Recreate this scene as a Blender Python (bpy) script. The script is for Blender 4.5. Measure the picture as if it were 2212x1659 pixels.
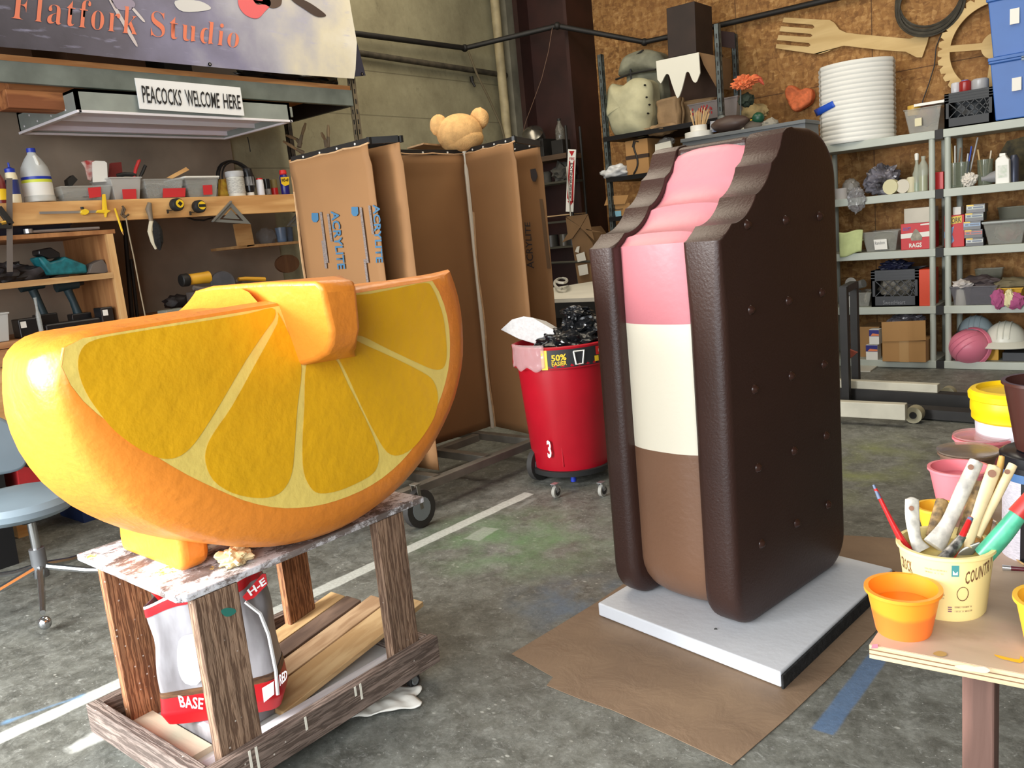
import bpy, bmesh, math, random
from mathutils import Vector, Matrix, noise
for o in list(bpy.data.objects): bpy.data.objects.remove(o)
SC = bpy.context.scene
R = math.radians
V = Vector
# ---------------------------------------------------------------- camera
CAMF = 1805.0; PIT = R(10.17); ROL = R(-5.56); YAW = R(40.3); EYE = V((0, 0, 1.41))
_c, _s = math.cos(YAW), math.sin(YAW)
_f0 = V((-_s, _c, 0)); _x0 = V((_c, _s, 0)); _z = V((0, 0, 1))
FW = _f0*math.cos(PIT) - _z*math.sin(PIT); _u = _f0*math.sin(PIT) + _z*math.cos(PIT)
CX = _x0*math.cos(ROL) + _u*math.sin(ROL); CU = -_x0*math.sin(ROL) + _u*math.cos(ROL)
cam = bpy.data.cameras.new('camera'); co = bpy.data.objects.new('camera', cam)
SC.collection.objects.link(co); SC.camera = co
co.matrix_world = Matrix(((CX.x, CU.x, -FW.x, EYE.x), (CX.y, CU.y, -FW.y, EYE.y), (CX.z, CU.z, -FW.z, EYE.z), (0, 0, 0, 1)))
cam.sensor_width = 36; cam.lens = CAMF/2212*36; cam.clip_start = .05
# ---------------------------------------------------------------- light
SC.view_settings.view_transform = 'Standard'; SC.view_settings.look = 'None'
SC.view_settings.exposure = -0.14; SC.view_settings.gamma = 1.0; SC.view_settings.use_curve_mapping = False
W = bpy.data.worlds.new('sky'); SC.world = W; W.use_nodes = True
bg = W.node_tree.nodes['Background']; bg.inputs[0].default_value = (.80, .90, 1, 1); bg.inputs[1].default_value = 3.0
def area(name, loc, tgt, sx, sy, power, col, spread=180):
    l = bpy.data.lights.new(name, 'AREA'); l.shape = 'RECTANGLE'; l.size = sx; l.size_y = sy
    l.energy = power; l.color = col; l.spread = R(spread)
    o = bpy.data.objects.new(name, l); SC.collection.objects.link(o); o.location = loc
    o.rotation_euler = (V(tgt)-V(loc)).to_track_quat('-Z', 'Y').to_euler(); return o
area('daylight_from_open_door', (-1.6, -1.35, 2.0), (-2.0, 4.0, .9), 5.6, 2.8, 185, (.95, .98, 1))
area('added_fill_right', (.9, -1.35, 2.3), (-2.0, 2.6, .8), 1.4, 1.8, 42, (1, .97, .93))  # added fill from the right, brightens the front of the slice
area('daylight_left_side', (-3.6, -1.35, 1.6), (-2.2, 1.1, .8), 1.4, 1.8, 120, (1, .98, .95), 110)
area('shop_light_glow', (-4.0, 4.2, 4.3), (-4.3, 4.6, 0), 1.6, 4.5, 118, (1, .88, .70))
area('shop_light_glow', (-1.2, 5.2, 4.3), (-1.4, 6.4, 0), 1.6, 2.5, 72, (1, .90, .74))

# ---------------------------------------------------------------- pixel of the reference image -> point on a real plane
def ray(px, py): return FW + CX*((px-1106)/CAMF) - CU*((py-829.5)/CAMF)
def P(px, py, x=None, y=None, z=None):
    r = ray(px, py)
    t = x/r.x if x is not None else (y/r.y if y is not None else (z-EYE.z)/r.z)
    return EYE + r*t
# ---------------------------------------------------------------- materials
def lin(c):
    return tuple(((v/255)/12.92 if v/255 <= .04045 else ((v/255+.055)/1.055)**2.4) for v in c) + (1,)
MATS = {}
def M(name, col=(128, 128, 128), rough=.6, metal=0, ns=0, na=.15, st=(1, 1, 1), bs=0, ba=.2, col2=None, alpha=1, spec=.5, trans=0, coat=0, det=4, emis=None):
    """procedural material: ns noise scale, na amount, st stretch, bs/ba bump scale/amount"""
    if name in MATS: return MATS[name]
    m = bpy.data.materials.new(name); MATS[name] = m; m.use_nodes = True
    N = m.node_tree.nodes; L = m.node_tree.links; b = N['Principled BSDF']
    b.inputs['Base Color'].default_value = lin(col); b.inputs['Roughness'].default_value = rough
    b.inputs['Metallic'].default_value = metal; b.inputs['Specular IOR Level'].default_value = spec
    b.inputs['Transmission Weight'].default_value = trans; b.inputs['Coat Weight'].default_value = coat
    if alpha < 1: b.inputs['Alpha'].default_value = alpha
    tc = mp = None
    if ns or bs:
        tc = N.new('ShaderNodeTexCoord'); mp = N.new('ShaderNodeMapping'); mp.inputs['Scale'].default_value = st
        L.new(tc.outputs['Object'], mp.inputs[0])
    if ns:
        n = N.new('ShaderNodeTexNoise'); n.inputs['Scale'].default_value = ns; n.inputs['Detail'].default_value = det
        L.new(mp.outputs[0], n.inputs[0]); r = N.new('ShaderNodeValToRGB'); L.new(n.outputs[0], r.inputs[0])
        c1 = lin(col); c2 = lin(col2) if col2 else tuple(max(0, v*(1-na*2)) for v in c1[:3])+(1,)
        if not col2: c1 = tuple(min(1, v*(1+na)) for v in c1[:3])+(1,)
        r.color_ramp.elements[0].position = .35; r.color_ramp.elements[1].position = .65
        r.color_ramp.elements[0].color = c2; r.color_ramp.elements[1].color = c1
        L.new(r.outputs[0], b.inputs['Base Color'])
    if bs:
        n = N.new('ShaderNodeTexNoise'); n.inputs['Scale'].default_value = bs; n.inputs['Detail'].default_value = 3
        L.new(mp.outputs[0], n.inputs[0]); bp = N.new('ShaderNodeBump'); bp.inputs['Strength'].default_value = ba
        bp.inputs['Distance'].default_value = .01; L.new(n.outputs[0], bp.inputs['Height']); L.new(bp.outputs[0], b.inputs['Normal'])
    return m
def wood(name, c1, c2, axis='y', sc=14, rough=.7):
    """streaky wood grain running along an axis"""
    if name in MATS: return MATS[name]
    st = {'x': (.12, 1, 1), 'y': (1, .12, 1), 'z': (1, 1, .12)}[axis]
    m = M(name, c1, rough, ns=sc*1.8, st=st, col2=c2, bs=sc*3, ba=.3, det=9)
    for n in m.node_tree.nodes:
        if n.type == 'VALTORGB': n.color_ramp.elements[0].position = .40; n.color_ramp.elements[1].position = .60
        if n.type == 'TEX_NOISE': n.inputs['Distortion'].default_value = .35
    return m
class G:
    """small node helper for the big surfaces"""
    def __init__(s, name, rough=.7):
        s.m = bpy.data.materials.new(name); MATS[name] = s.m; s.m.use_nodes = True; s.N = s.m.node_tree.nodes; s.L = s.m.node_tree.links
        s.b = s.N['Principled BSDF']; s.b.inputs['Roughness'].default_value = rough
        s.tc = s.N.new('ShaderNodeTexCoord').outputs['Object']
    def map(s, sc=(1, 1, 1), loc=(0, 0, 0), rot=(0, 0, 0)):
        n = s.N.new('ShaderNodeMapping'); n.inputs['Scale'].default_value = sc; n.inputs['Location'].default_value = loc; n.inputs['Rotation'].default_value = rot
        s.L.new(s.tc, n.inputs[0]); return n.outputs[0]
    def noise(s, sc, vec=None, det=5, rough=.55, dist=0):
        n = s.N.new('ShaderNodeTexNoise'); n.inputs['Scale'].default_value = sc; n.inputs['Detail'].default_value = det
        n.inputs['Roughness'].default_value = rough; n.inputs['Distortion'].default_value = dist
        s.L.new(vec if vec is not None else s.tc, n.inputs[0]); return n.outputs[0]
    def vor(s, sc, vec=None, out='Distance', feat='F1'):
        n = s.N.new('ShaderNodeTexVoronoi'); n.feature = feat; n.inputs['Scale'].default_value = sc
        s.L.new(vec if vec is not None else s.tc, n.inputs[0]); return n.outputs[out]
    def ramp(s, src, stops):
        n = s.N.new('ShaderNodeValToRGB'); cr = n.color_ramp
        while len(cr.elements) < len(stops): cr.elements.new(.5)
        for e, (p, c) in zip(cr.elements, stops):
            e.position = p; e.color = c if isinstance(c, tuple) and len(c) == 4 else ((c, c, c, 1) if not isinstance(c, tuple) else lin(c))
        s.L.new(src, n.inputs[0]); return n.outputs[0]
    def mix(s, f, a, b, mode='MIX'):
        n = s.N.new('ShaderNodeMix'); n.data_type = 'RGBA'; n.blend_type = mode
        for k, v in ((0, f), (6, a), (7, b)):
            if hasattr(v, 'is_linked'): s.L.new(v, n.inputs[k])
            elif k == 0: n.inputs[0].default_value = v
            else: n.inputs[k].default_value = lin(v)
        return n.outputs[2]
    def math(s, op, a, b=0, clamp=False):
        n = s.N.new('ShaderNodeMath'); n.operation = op; n.use_clamp = clamp
        for k, v in ((0, a), (1, b)):
            if hasattr(v, 'is_linked'): s.L.new(v, n.inputs[k])
            else: n.inputs[k].default_value = v
        return n.outputs[0]
    def xyz(s, vec=None):
        n = s.N.new('ShaderNodeSeparateXYZ'); s.L.new(vec if vec is not None else s.tc, n.inputs[0]); return n.outputs
    def box(s, cx, cy, hx, hy, rot=0, soft=.01, wob=.02):
        """mask of a rotated rectangle in the object's xy plane"""
        v = s.map()
        nz = s.N.new('ShaderNodeTexNoise'); nz.inputs['Scale'].default_value = 9; s.L.new(s.tc, nz.inputs[0])
        x, y, _ = s.xyz(); cr, sr = math.cos(rot), math.sin(rot)
        dx = s.math('SUBTRACT', x, cx); dy = s.math('SUBTRACT', y, cy)
        u = s.math('ADD', s.math('MULTIPLY', dx, cr), s.math('MULTIPLY', dy, sr)); w = s.math('SUBTRACT', s.math('MULTIPLY', dy, cr), s.math('MULTIPLY', dx, sr))
        off = s.math('MULTIPLY', s.math('SUBTRACT', nz.outputs[0], .5), wob*2)
        a = s.math('MULTIPLY', s.math('SUBTRACT', hx, s.math('ADD', s.math('ABSOLUTE', u), off)), 1/soft, True)
        b = s.math('MULTIPLY', s.math('SUBTRACT', hy, s.math('ADD', s.math('ABSOLUTE', w), off)), 1/soft, True)
        return s.math('MULTIPLY', a, b)
    def blob(s, cx, cy, rx, ry, ns=5, lo=.45, hi=.6):
        x, y, _ = s.xyz()
        a = s.math('POWER', s.math('DIVIDE', s.math('SUBTRACT', x, cx), rx), 2); b = s.math('POWER', s.math('DIVIDE', s.math('SUBTRACT', y, cy), ry), 2)
        d = s.math('SUBTRACT', 1, s.math('ADD', a, b), True)
        return s.math('MULTIPLY', d, s.ramp(s.noise(ns, det=8), [(lo, 0.), (hi, 1.)]))
    def col(s, c): s.L.new(c, s.b.inputs['Base Color']); return s
    def bump(s, h, st=.3, d=.01):
        n = s.N.new('ShaderNodeBump'); n.inputs['Strength'].default_value = st; n.inputs['Distance'].default_value = d
        s.L.new(h, n.inputs['Height']); s.L.new(n.outputs[0], s.b.inputs['Normal']); return s
    def rgh(s, v): s.L.new(v, s.b.inputs['Roughness']); return s
# ---------------------------------------------------------------- geometry helpers
def chain(o):
    t = V((0, 0, 0))
    while o is not None: t += V(o.location); o = o.parent
    return t
def perp(a):
    a = a.normalized(); t = V((0, 0, 1)) if abs(a.z) < .9 else V((1, 0, 0))
    u = a.cross(t).normalized(); return u, a.cross(u).normalized()
class MB:
    def __init__(s): s.v = []; s.f = []; s.mi = []; s.k = 0
    def mat(s, k): s.k = k; return s
    def add(s, vs, fs):
        n = len(s.v); s.v += [V(p) for p in vs]; s.f += [[i+n for i in f] for f in fs]; s.mi += [s.k]*len(fs); return s
    def box(s, x0, y0, z0, x1, y1, z1):
        return s.par((x0, y0, z0), (x1-x0, 0, 0), (0, y1-y0, 0), (0, 0, z1-z0))
    def par(s, o, u, v, w):
        o, u, v, w = V(o), V(u), V(v), V(w)
        vs = [o, o+u, o+u+v, o+v, o+w, o+u+w, o+u+v+w, o+v+w]
        return s.add(vs, [(0, 3, 2, 1), (4, 5, 6, 7), (0, 1, 5, 4), (1, 2, 6, 5), (2, 3, 7, 6), (3, 0, 4, 7)])
    def bar(s, a, b, w, h, up=(0, 0, 1)):
        a, b = V(a), V(b); d = (b-a).normalized(); sd = d.cross(V(up)).normalized(); u = sd.cross(d).normalized()
        return s.par(a-sd*w/2-u*h/2, b-a, sd*w, u*h)
    def cyl(s, a, b, r, r2=None, n=14, cap=True):
        return s.tube([a, b], [r, r if r2 is None else r2], n, cap)
    def tube(s, pts, r, n=8, cap=True, closed=False):
        pts = [V(p) for p in pts]; m = len(pts); rs = r if isinstance(r, (list, tuple)) else [r]*m
        vs = []; u = None
        for i, p in enumerate(pts):
            d = (pts[(i+1) % m] - pts[i-1]) if closed else (pts[min(i+1, m-1)] - pts[max(i-1, 0)])
            d = d.normalized() if d.length > 1e-9 else V((0, 0, 1))
            if u is None: u, _ = perp(d)
            u = (u - d*u.dot(d)); u = u.normalized() if u.length > 1e-6 else perp(d)[0]
            w = d.cross(u)
            vs += [p + (u*math.cos(2*math.pi*k/n) + w*math.sin(2*math.pi*k/n))*rs[i] for k in range(n)]
        fs = []
        for i in range(m if closed else m-1):
            j = (i+1) % m
            fs += [(i*n+k, i*n+(k+1) % n, j*n+(k+1) % n, j*n+k) for k in range(n)]
        if cap and not closed: fs += [tuple(range(n))[::-1], tuple(range((m-1)*n, m*n))]
        return s.add(vs, fs)
    def lathe(s, c, prof, n=28, ax=(0, 0, 1), sx=1, sy=1, cap=True):
        c = V(c); ax = V(ax).normalized()
        if abs(ax.z) > .999: u, w = V((1, 0, 0)), V((0, 1, 0))
        else: u, w = perp(ax)
        vs = []
        for r, z in prof: vs += [c + ax*z + (u*math.cos(2*math.pi*k/n)*sx + w*math.sin(2*math.pi*k/n)*sy)*r for k in range(n)]
        fs = [(i*n+k, i*n+(k+1) % n, (i+1)*n+(k+1) % n, (i+1)*n+k) for i in range(len(prof)-1) for k in range(n)]
        if cap: fs += [tuple(range(n))[::-1], tuple(range((len(prof)-1)*n, len(prof)*n))]
        return s.add(vs, fs)
    def pot(s, c, r0, r1, h, t=.002, lip=.003, n=28, ax=(0, 0, 1)):
        """open-topped tapered cup with a rolled lip"""
        return s.lathe(c, [(r0*.96, 0), (r0, .004), (r1, h-.006), (r1+lip, h-.005), (r1+lip, h), (r1-t, h), (r1-t, h-.006), (r0-t, t*2), (.001, t*2)], n, ax)
    def prism(s, pts, d):
        pts = [V(p) for p in pts]; d = V(d); n = len(pts)
        return s.add(pts+[p+d for p in pts], [tuple(range(n))[::-1], tuple(range(n, 2*n))]+[(i, (i+1) % n, n+(i+1) % n, n+i) for i in range(n)])
    def poly(s, pts): return s.add(pts, [tuple(range(len(pts)))])
    def tub(s, x0, y0, z0, x1, y1, z1, tp=.015, t=.003, lip=.006):
        """open rectangular bin, tapered to the bottom, with a rim"""
        def rg(o, z): return [(x0+o, y0+o, z), (x1-o, y0+o, z), (x1-o, y1-o, z), (x0+o, y1-o, z)]
        rs = [rg(tp, z0), rg(0, z1-lip*1.5), rg(-lip, z1-lip*1.5), rg(-lip, z1), rg(t, z1), rg(tp+t, z0+t)]
        vs = [p for r in rs for p in r]; fs = [(3, 2, 1, 0), (20, 21, 22, 23)]
        for i in range(5):
            for k in range(4): a = i*4; fs.append((a+k, a+(k+1) % 4, a+4+(k+1) % 4, a+4+k))
        return s.add(vs, fs)
    def blob(s, c, r, amp=.15, fr=2.0, sub=3, seed=0, ridg=False):
        c = V(c); r = V((r, r, r)) if not isinstance(r, (tuple, list)) else V(r)
        bm = bmesh.new(); bmesh.ops.create_icosphere(bm, subdivisions=sub, radius=1)
        sd = V((seed*7.3, seed*3.1, seed*1.7)); vs = []
        for v in bm.verts:
            p = v.co; k = noise.noise(p*fr+sd)
            if ridg: k = (abs(k)*1.1-.25 + .35*noise.noise(p*fr*1.9+sd))*.75
            q = p*(1+amp*k*2); vs.append(c+V((q.x*r.x, q.y*r.y, q.z*r.z)))
        fs = [tuple(v.index for v in f.verts) for f in bm.faces]; bm.free(); return s.add(vs, fs)
    def grid(s, fn, nu, nv, th=None):
        vs = [fn(i/nu, j/nv) for j in range(nv+1) for i in range(nu+1)]
        fs = [(j*(nu+1)+i, j*(nu+1)+i+1, (j+1)*(nu+1)+i+1, (j+1)*(nu+1)+i) for j in range(nv) for i in range(nu)]
        return s.add(vs, fs)
    def done(s, name, mats, par=None, smooth=True, bev=0, sub=0, seg=2, ang=38, sol=0, bang=35):
        o0 = chain(par)
        me = bpy.data.meshes.new(name); me.from_pydata([v-o0 for v in s.v], [], s.f)
        if not isinstance(mats, (list, tuple)): mats = [mats]
        for m in mats: me.materials.append(m)
        for p, k in zip(me.polygons, s.mi): p.material_index = min(k, len(mats)-1)
        bm = bmesh.new(); bm.from_mesh(me); bmesh.ops.recalc_face_normals(bm, faces=bm.faces); bm.to_mesh(me); bm.free()
        if smooth:
            for p in me.polygons: p.use_smooth = True
            me.set_sharp_from_angle(angle=R(ang))
        o = bpy.data.objects.new(name, me); SC.collection.objects.link(o)
        if par is not None: o.parent = par
        if sol: q = o.modifiers.new('solid', 'SOLIDIFY'); q.thickness = sol; q.offset = 0
        if bev: q = o.modifiers.new('bevel', 'BEVEL'); q.width = bev; q.segments = seg; q.limit_method = 'ANGLE'; q.angle_limit = R(bang); q.harden_normals = False
        if sub: q = o.modifiers.new('subsurf', 'SUBSURF'); q.levels = sub; q.render_levels = sub
        return o
def thing(name, label, cat, loc, group=None):
    o = bpy.data.objects.new(name, None); SC.collection.objects.link(o); o.location = loc; o.empty_display_size = .05
    return tag(o, label, cat, group)
def tag(o, label, cat, group=None):
    o['label'] = label; o['category'] = cat
    if group: o['group'] = group
    return o
def struct(o): o['kind'] = 'structure'; return o
def one(name, label, cat, mb, mats, group=None, **k): return tag(mb.done(name, mats, None, **k), label, cat, group)
def dup(root, d, label=None):
    c = root.copy(); SC.collection.objects.link(c); c.location = V(root.location)+V(d)
    if label: c['label'] = label
    for ch in list(root.children):
        k = ch.copy(); SC.collection.objects.link(k); k.parent = c
        for g in list(ch.children): h = g.copy(); SC.collection.objects.link(h); h.parent = k
    return c
def text(s, quad, mat, par=None, name='lettering', bold=0, lift=0, sp=1.0):
    """lettering fitted to a quad (top-left, top-right, bottom-right, bottom-left)"""
    cu = bpy.data.curves.new('t', 'FONT'); cu.body = s; cu.offset = bold; cu.resolution_u = 2; cu.space_character = sp; cu.align_x = 'LEFT'
    o = bpy.data.objects.new('t', cu); SC.collection.objects.link(o); dg = bpy.context.evaluated_depsgraph_get()
    me = bpy.data.meshes.new_from_object(o.evaluated_get(dg)); bpy.data.objects.remove(o)
    xs = [v.co.x for v in me.vertices]; ys = [v.co.y for v in me.vertices]; x0, x1, y0, y1 = min(xs), max(xs), min(ys), max(ys)
    a, b, c, d = [V(q) for q in quad]; nrm = (b-a).cross(d-a).normalized()*-1
    if nrm.dot(EYE-a) < 0: nrm = -nrm
    o0 = chain(par)
    for v in me.vertices:
        u = (v.co.x-x0)/(x1-x0); w = (v.co.y-y0)/max(y1-y0, 1e-6)
        v.co = (d*(1-u)+c*u)*(1-w)+(a*(1-u)+b*u)*w + nrm*lift - o0
    me.materials.clear(); me.materials.append(mat)
    ob = bpy.data.objects.new(name, me); SC.collection.objects.link(ob); ob.parent = par; return ob
def spline(pts, n, closed=True):
    out = []; m = len(pts)
    for i in range(m if closed else m-1):
        p = [pts[(i+k) % m] if closed else pts[max(0, min(m-1, i+k))] for k in (-1, 0, 1, 2)]
        for j in range(n):
            t = j/n; out.append(tuple(.5*((2*p[1][a])+(-p[0][a]+p[2][a])*t+(2*p[0][a]-5*p[1][a]+4*p[2][a]-p[3][a])*t*t+(-p[0][a]+3*p[1][a]-3*p[2][a]+p[3][a])*t**3) for a in range(len(pts[0]))))
    if not closed: out.append(tuple(pts[-1]))
    return out
def lerp(a, b, t): return a+(b-a)*t
def table(tb, x):
    for (a, va), (b, vb) in zip(tb, tb[1:]):
        if x <= b: return lerp(va, vb, max(0, (x-a)/(b-a)))
    return tb[-1][1]
# ================================================================ setting
g = G('painted_concrete_floor', .5)
n1 = g.noise(2.2, det=9, rough=.7); n2 = g.noise(14, det=8, rough=.75); n3 = g.noise(70, det=4)
base = g.ramp(n1, [(.30, (84, 84, 77)), (.5, (106, 107, 99)), (.68, (126, 128, 121))])
base = g.mix(g.ramp(n2, [(.42, 0.), (.66, .6)]), base, (142, 144, 137))
base = g.mix(g.ramp(g.noise(5, g.map((1, 1, 1), (3, 1, 0)), 9, .8), [(.50, 0.), (.66, .6)]), base, (62, 62, 56))
spk = g.math('MULTIPLY', g.ramp(g.vor(16, g.map((1, 1.6, 1), rot=(0, 0, .5))), [(.09, 1.), (.15, 0.)]), g.ramp(g.noise(4, det=2), [(.45, 0.), (.6, 1.)]))
base = g.mix(g.math('MULTIPLY', spk, .8), base, (190, 190, 180))
spk2 = g.ramp(g.vor(45), [(.07, 1.), (.11, 0.)])
base = g.mix(g.math('MULTIPLY', g.math('MULTIPLY', spk2, g.ramp(g.noise(7, g.map(loc=(5, 5, 0)), 3), [(.5, 0.), (.58, 1.)])), .8), base, (200, 200, 192))
base = g.mix(g.math('MULTIPLY', g.ramp(g.noise(6, g.map(loc=(9, 2, 0)), 8, .8), [(.56, 0.), (.62, 1.)]), .5), base, (150, 152, 145))
base = g.mix(g.ramp(g.noise(9, g.map((1, 1, 1), (2, 6, 0)), 10, .85, .6), [(.47, 0.), (.60, .62)]), base, (60, 60, 54))
base = g.mix(g.math('MULTIPLY', g.ramp(g.noise(22, g.map((1, 1.5, 1), (4, 4, 0), (0, 0, .6)), 8, .8, .8), [(.55, 0.), (.64, 1.)]), .6), base, (158, 160, 154))
base = g.mix(g.math('MULTIPLY', g.ramp(g.noise(60, g.map((1, 1.3, 1), (8, 3, 0)), 4, .7), [(.66, 0.), (.70, 1.)]), .85), base, (205, 206, 200))
base = g.mix(g.blob(-2.45, 2.8, .6, .5, 4, .38, .7), base, (98, 134, 88))
base = g.mix(g.blob(-1.4, 4.5, .35, .8, 4, .42, .72), base, (132, 140, 84))
base = g.mix(g.blob(-1.75, 2.4, .4, .3, 5, .4, .6), base, (96, 112, 128))
base = g.mix(g.math('MULTIPLY', g.box(-2.86, 1.9, .04, 1.5, -.02, .008, .008), .85), base, (205, 208, 200))
base = g.mix(g.math('MULTIPLY', g.box(-2.605, .92, .04, .09, -.02, .02, .03), .85), base, (214, 216, 210))
base = g.mix(g.math('MULTIPLY', g.box(-2.66, 2.80, .05, .09, .1, .01, .015), .6), base, (170, 176, 165))
base = g.mix(g.math('MULTIPLY', g.box(-2.74, 3.25, .025, .10, .1, .02, .02), .5), base, (160, 164, 158))
base = g.mix(g.math('MULTIPLY', g.box(-.755, 2.3, .033, .25, -.02, .008, .006), .85), base, (88, 116, 150))
base = g.mix(g.math('MULTIPLY', g.box(-2.945, .9, .018, .13, -.3, .02, .02), .8), base, (120, 165, 205))
base = g.mix(g.ramp(n3, [(.35, .2), (.6, 0.)]), base, (48, 48, 45))
g.col(base); g.bump(n2, .5, .006); g.rgh(g.ramp(n1, [(.3, .42), (.7, .68)]))
struct(MB().add([(-6.3, -1.6, 0), (3.2, -1.6, 0), (3.2, 8.2, 0), (-6.3, 8.2, 0)], [(0, 1, 2, 3)]).done('floor', g.m, smooth=False))
struct(MB().add([(-14, -9, -.02), (9, -9, -.02), (9, -1.6, -.02), (-14, -1.6, -.02)], [(0, 1, 2, 3)]).done('floor', M('outdoor_concrete', (176, 172, 162), .9, ns=3, na=.1), smooth=False)).name = 'floor_outside'
# left concrete wall painted pale olive
g = G('pale_block_wall', .85)
n1 = g.noise(1.6, det=8, rough=.7); c = g.ramp(n1, [(.3, (124, 118, 94)), (.55, (150, 145, 118)), (.75, (164, 158, 132))])
st_ = g.ramp(g.noise(6, g.map((1, 1, .5)), 9, .8), [(.58, 0.), (.68, .55)]); c = g.mix(st_, c, (96, 90, 70))
z = g.xyz()[2]
for zz in (3.02, 2.62, 2.14):
    ln = g.math('LESS_THAN', g.math('ABSOLUTE', g.math('SUBTRACT', z, zz)), .005); c = g.mix(g.math('MULTIPLY', ln, .6), c, (92, 86, 68))
g.col(c); g.bump(g.noise(20), .3)
struct(MB().box(-6.25, -1.6, 0, -6.1, 8.05, 4.6).done('wall_left', g.m, smooth=False))
# OSB wall
g = G('osb_board', .8)
v1 = g.map((1, 1, 1)); w_ = g.noise(5, det=3)
a = g.vor(34, g.map((1, .2, .45), rot=(0, .5, 0)), 'Color'); b2 = g.vor(42, g.map((.45, .2, 1), (3, 0, 2), (0, -.35, 0)), 'Color')
fl = g.ramp(g.mix(.5, a, b2), [(.2, (116, 78, 36)), (.45, (148, 104, 54)), (.62, (164, 120, 66)), (.85, (192, 150, 94))])
fl = g.mix(g.ramp(g.noise(9, g.map((1, .3, .6), rot=(0, .3, 0)), 7, .7, 2.5), [(.38, .65), (.5, 0.)]), fl, (122, 80, 38))
fl = g.mix(g.ramp(g.noise(13, g.map((.6, .3, 1), (4, 1, 3)), 7, .7, 2.0), [(.54, 0.), (.66, .6)]), fl, (188, 146, 92))
fl = g.mix(g.ramp(g.noise(1.4, det=6), [(.35, .5), (.6, 0.)]), fl, (130, 90, 48))
fl = g.mix(g.ramp(g.noise(30, g.map((1, 1, 2)), 4, .8), [(.3, .5), (.40, 0.)]), fl, (100, 66, 32))
x, _, z = g.xyz(); seam = g.math('LESS_THAN', g.math('ABSOLUTE', g.math('SUBTRACT', z, 2.44)), .004)
s2 = g.math('LESS_THAN', g.math('ABSOLUTE', g.math('SUBTRACT', x, -2.3)), .004); s3 = g.math('LESS_THAN', g.math('ABSOLUTE', g.math('SUBTRACT', x, -3.52)), .004)
g.col(g.mix(g.math('MULTIPLY', g.math('MAXIMUM', g.math('MAXIMUM', seam, s2), s3), .7), fl, (50, 30, 14)))
struct(MB().box(-6.25, 7.9, 0, 3.2, 8.05, 4.6).done('wall_back', g.m, smooth=False))
struct(MB().box(3.05, -1.6, 0, 3.2, 7.9, 4.6).done('wall_right', M('grey_steel_siding', (120, 116, 104), .7, ns=3), smooth=False))
struct(MB().box(-6.1, -1.6, 3.3, 3.05, -1.45, 4.6).box(1.6, -1.6, 0, 3.05, -1.45, 3.3).box(-6.1, -1.6, 0, -5.2, -1.45, 3.3).done('wall_front', M('grey_steel_siding'), smooth=False))
struct(MB().box(-6.25, -1.6, 4.6, 3.2, 8.05, 4.7).done('ceiling', M('dull_ceiling', (128, 116, 98), .9, ns=2), smooth=False))
MAR = M('maroon_steel', (50, 24, 20), .6, ns=3, na=.2)
struct(MB().box(-5.78, 7.42, 0, -5.74, 7.9, 4.6).box(-5.14, 7.42, 0, -5.10, 7.9, 4.6).box(-5.74, 7.6, 0, -5.14, 7.64, 4.6).box(-5.74, 7.42, 0, -5.72, 7.6, 4.6).done('trim_1', MAR, smooth=False))
struct(MB().box(-6.1, 7.52, 0, -5.95, 7.9, 4.6).done('trim_2', M('grey_edge_paint', (134, 130, 114), .8, ns=4), smooth=False))
struct(MB().box(-6.1, -1.2, .0, -6.07, 4.30, 1.9).box(-6.1, -1.2, 1.9, -6.07, 3.98, 3.0).done('trim_3', M('dusty_hardboard', (150, 134, 116), .85, ns=2.5, na=.12), smooth=False))
BLK = M('black_iron', (26, 24, 22), .6, ns=8, na=.2)
def pipe(pts, r, label, m=BLK):
    t = thing('conduit_pipe', label, 'pipe', pts[0])
    MB().tube(pts, r, 10).done('pipe_run', m, t)
    for p in pts[1:-1]: MB().blob(p, r*1.5, 0, sub=2).done('elbow', m, t)
    return t
pipe([P(560, 45, x=-6.0), P(1004, 104, x=-6.0), P(1204, 56, y=7.3), P(1392, 91, y=7.82), P(1480, 72, y=7.82), P(2300, -120, y=7.82)], .026, 'long black pipe bending around the maroon column below the roof')
pipe([P(600, 88, x=-6.03), P(1120, 167, x=-6.03)], .028, 'lower straight dusty black pipe on the pale left wall', M('dusty_iron', (70, 64, 52), .8, ns=12, na=.25))
one('vertical_pipe', 'cream vertical pipe beside the maroon column', 'pipe', MB().cyl((-5.98, 7.38, 0), (-5.98, 7.38, 4.6), .05, n=18), M('cream_pipe', (178, 164, 128), .6, ns=5), None)
one('hanging_wire', 'thin wire dangling from the black pipe elbow', 'wire', MB().tube([P(x, y, y=7.25) for x, y in [(1193, 60), (1185, 110), (1170, 170), (1150, 225), (1136, 262), (1130, 285)]], .003, 5), M('pale_wire', (120, 90, 70), .6))
one('hanging_strap', 'dusty strap hanging from the lower pipe on left wall', 'strap', MB().tube([P(x, y, x=-5.98) for x, y in [(1012, 112), (1030, 160), (1055, 210), (1082, 270), (1090, 300)]], .012, 6), M('dusty_strap', (110, 100, 78), .9))
one('wall_bracket', 'small rusty bracket on wall below the lower pipe', 'bracket', MB().cyl(P(1018, 165, x=-6.05), P(1020, 176, x=-6.05), .02).cyl(P(1020, 176, x=-6.02), P(1026, 187, x=-6.0), .012), BLK)

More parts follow.
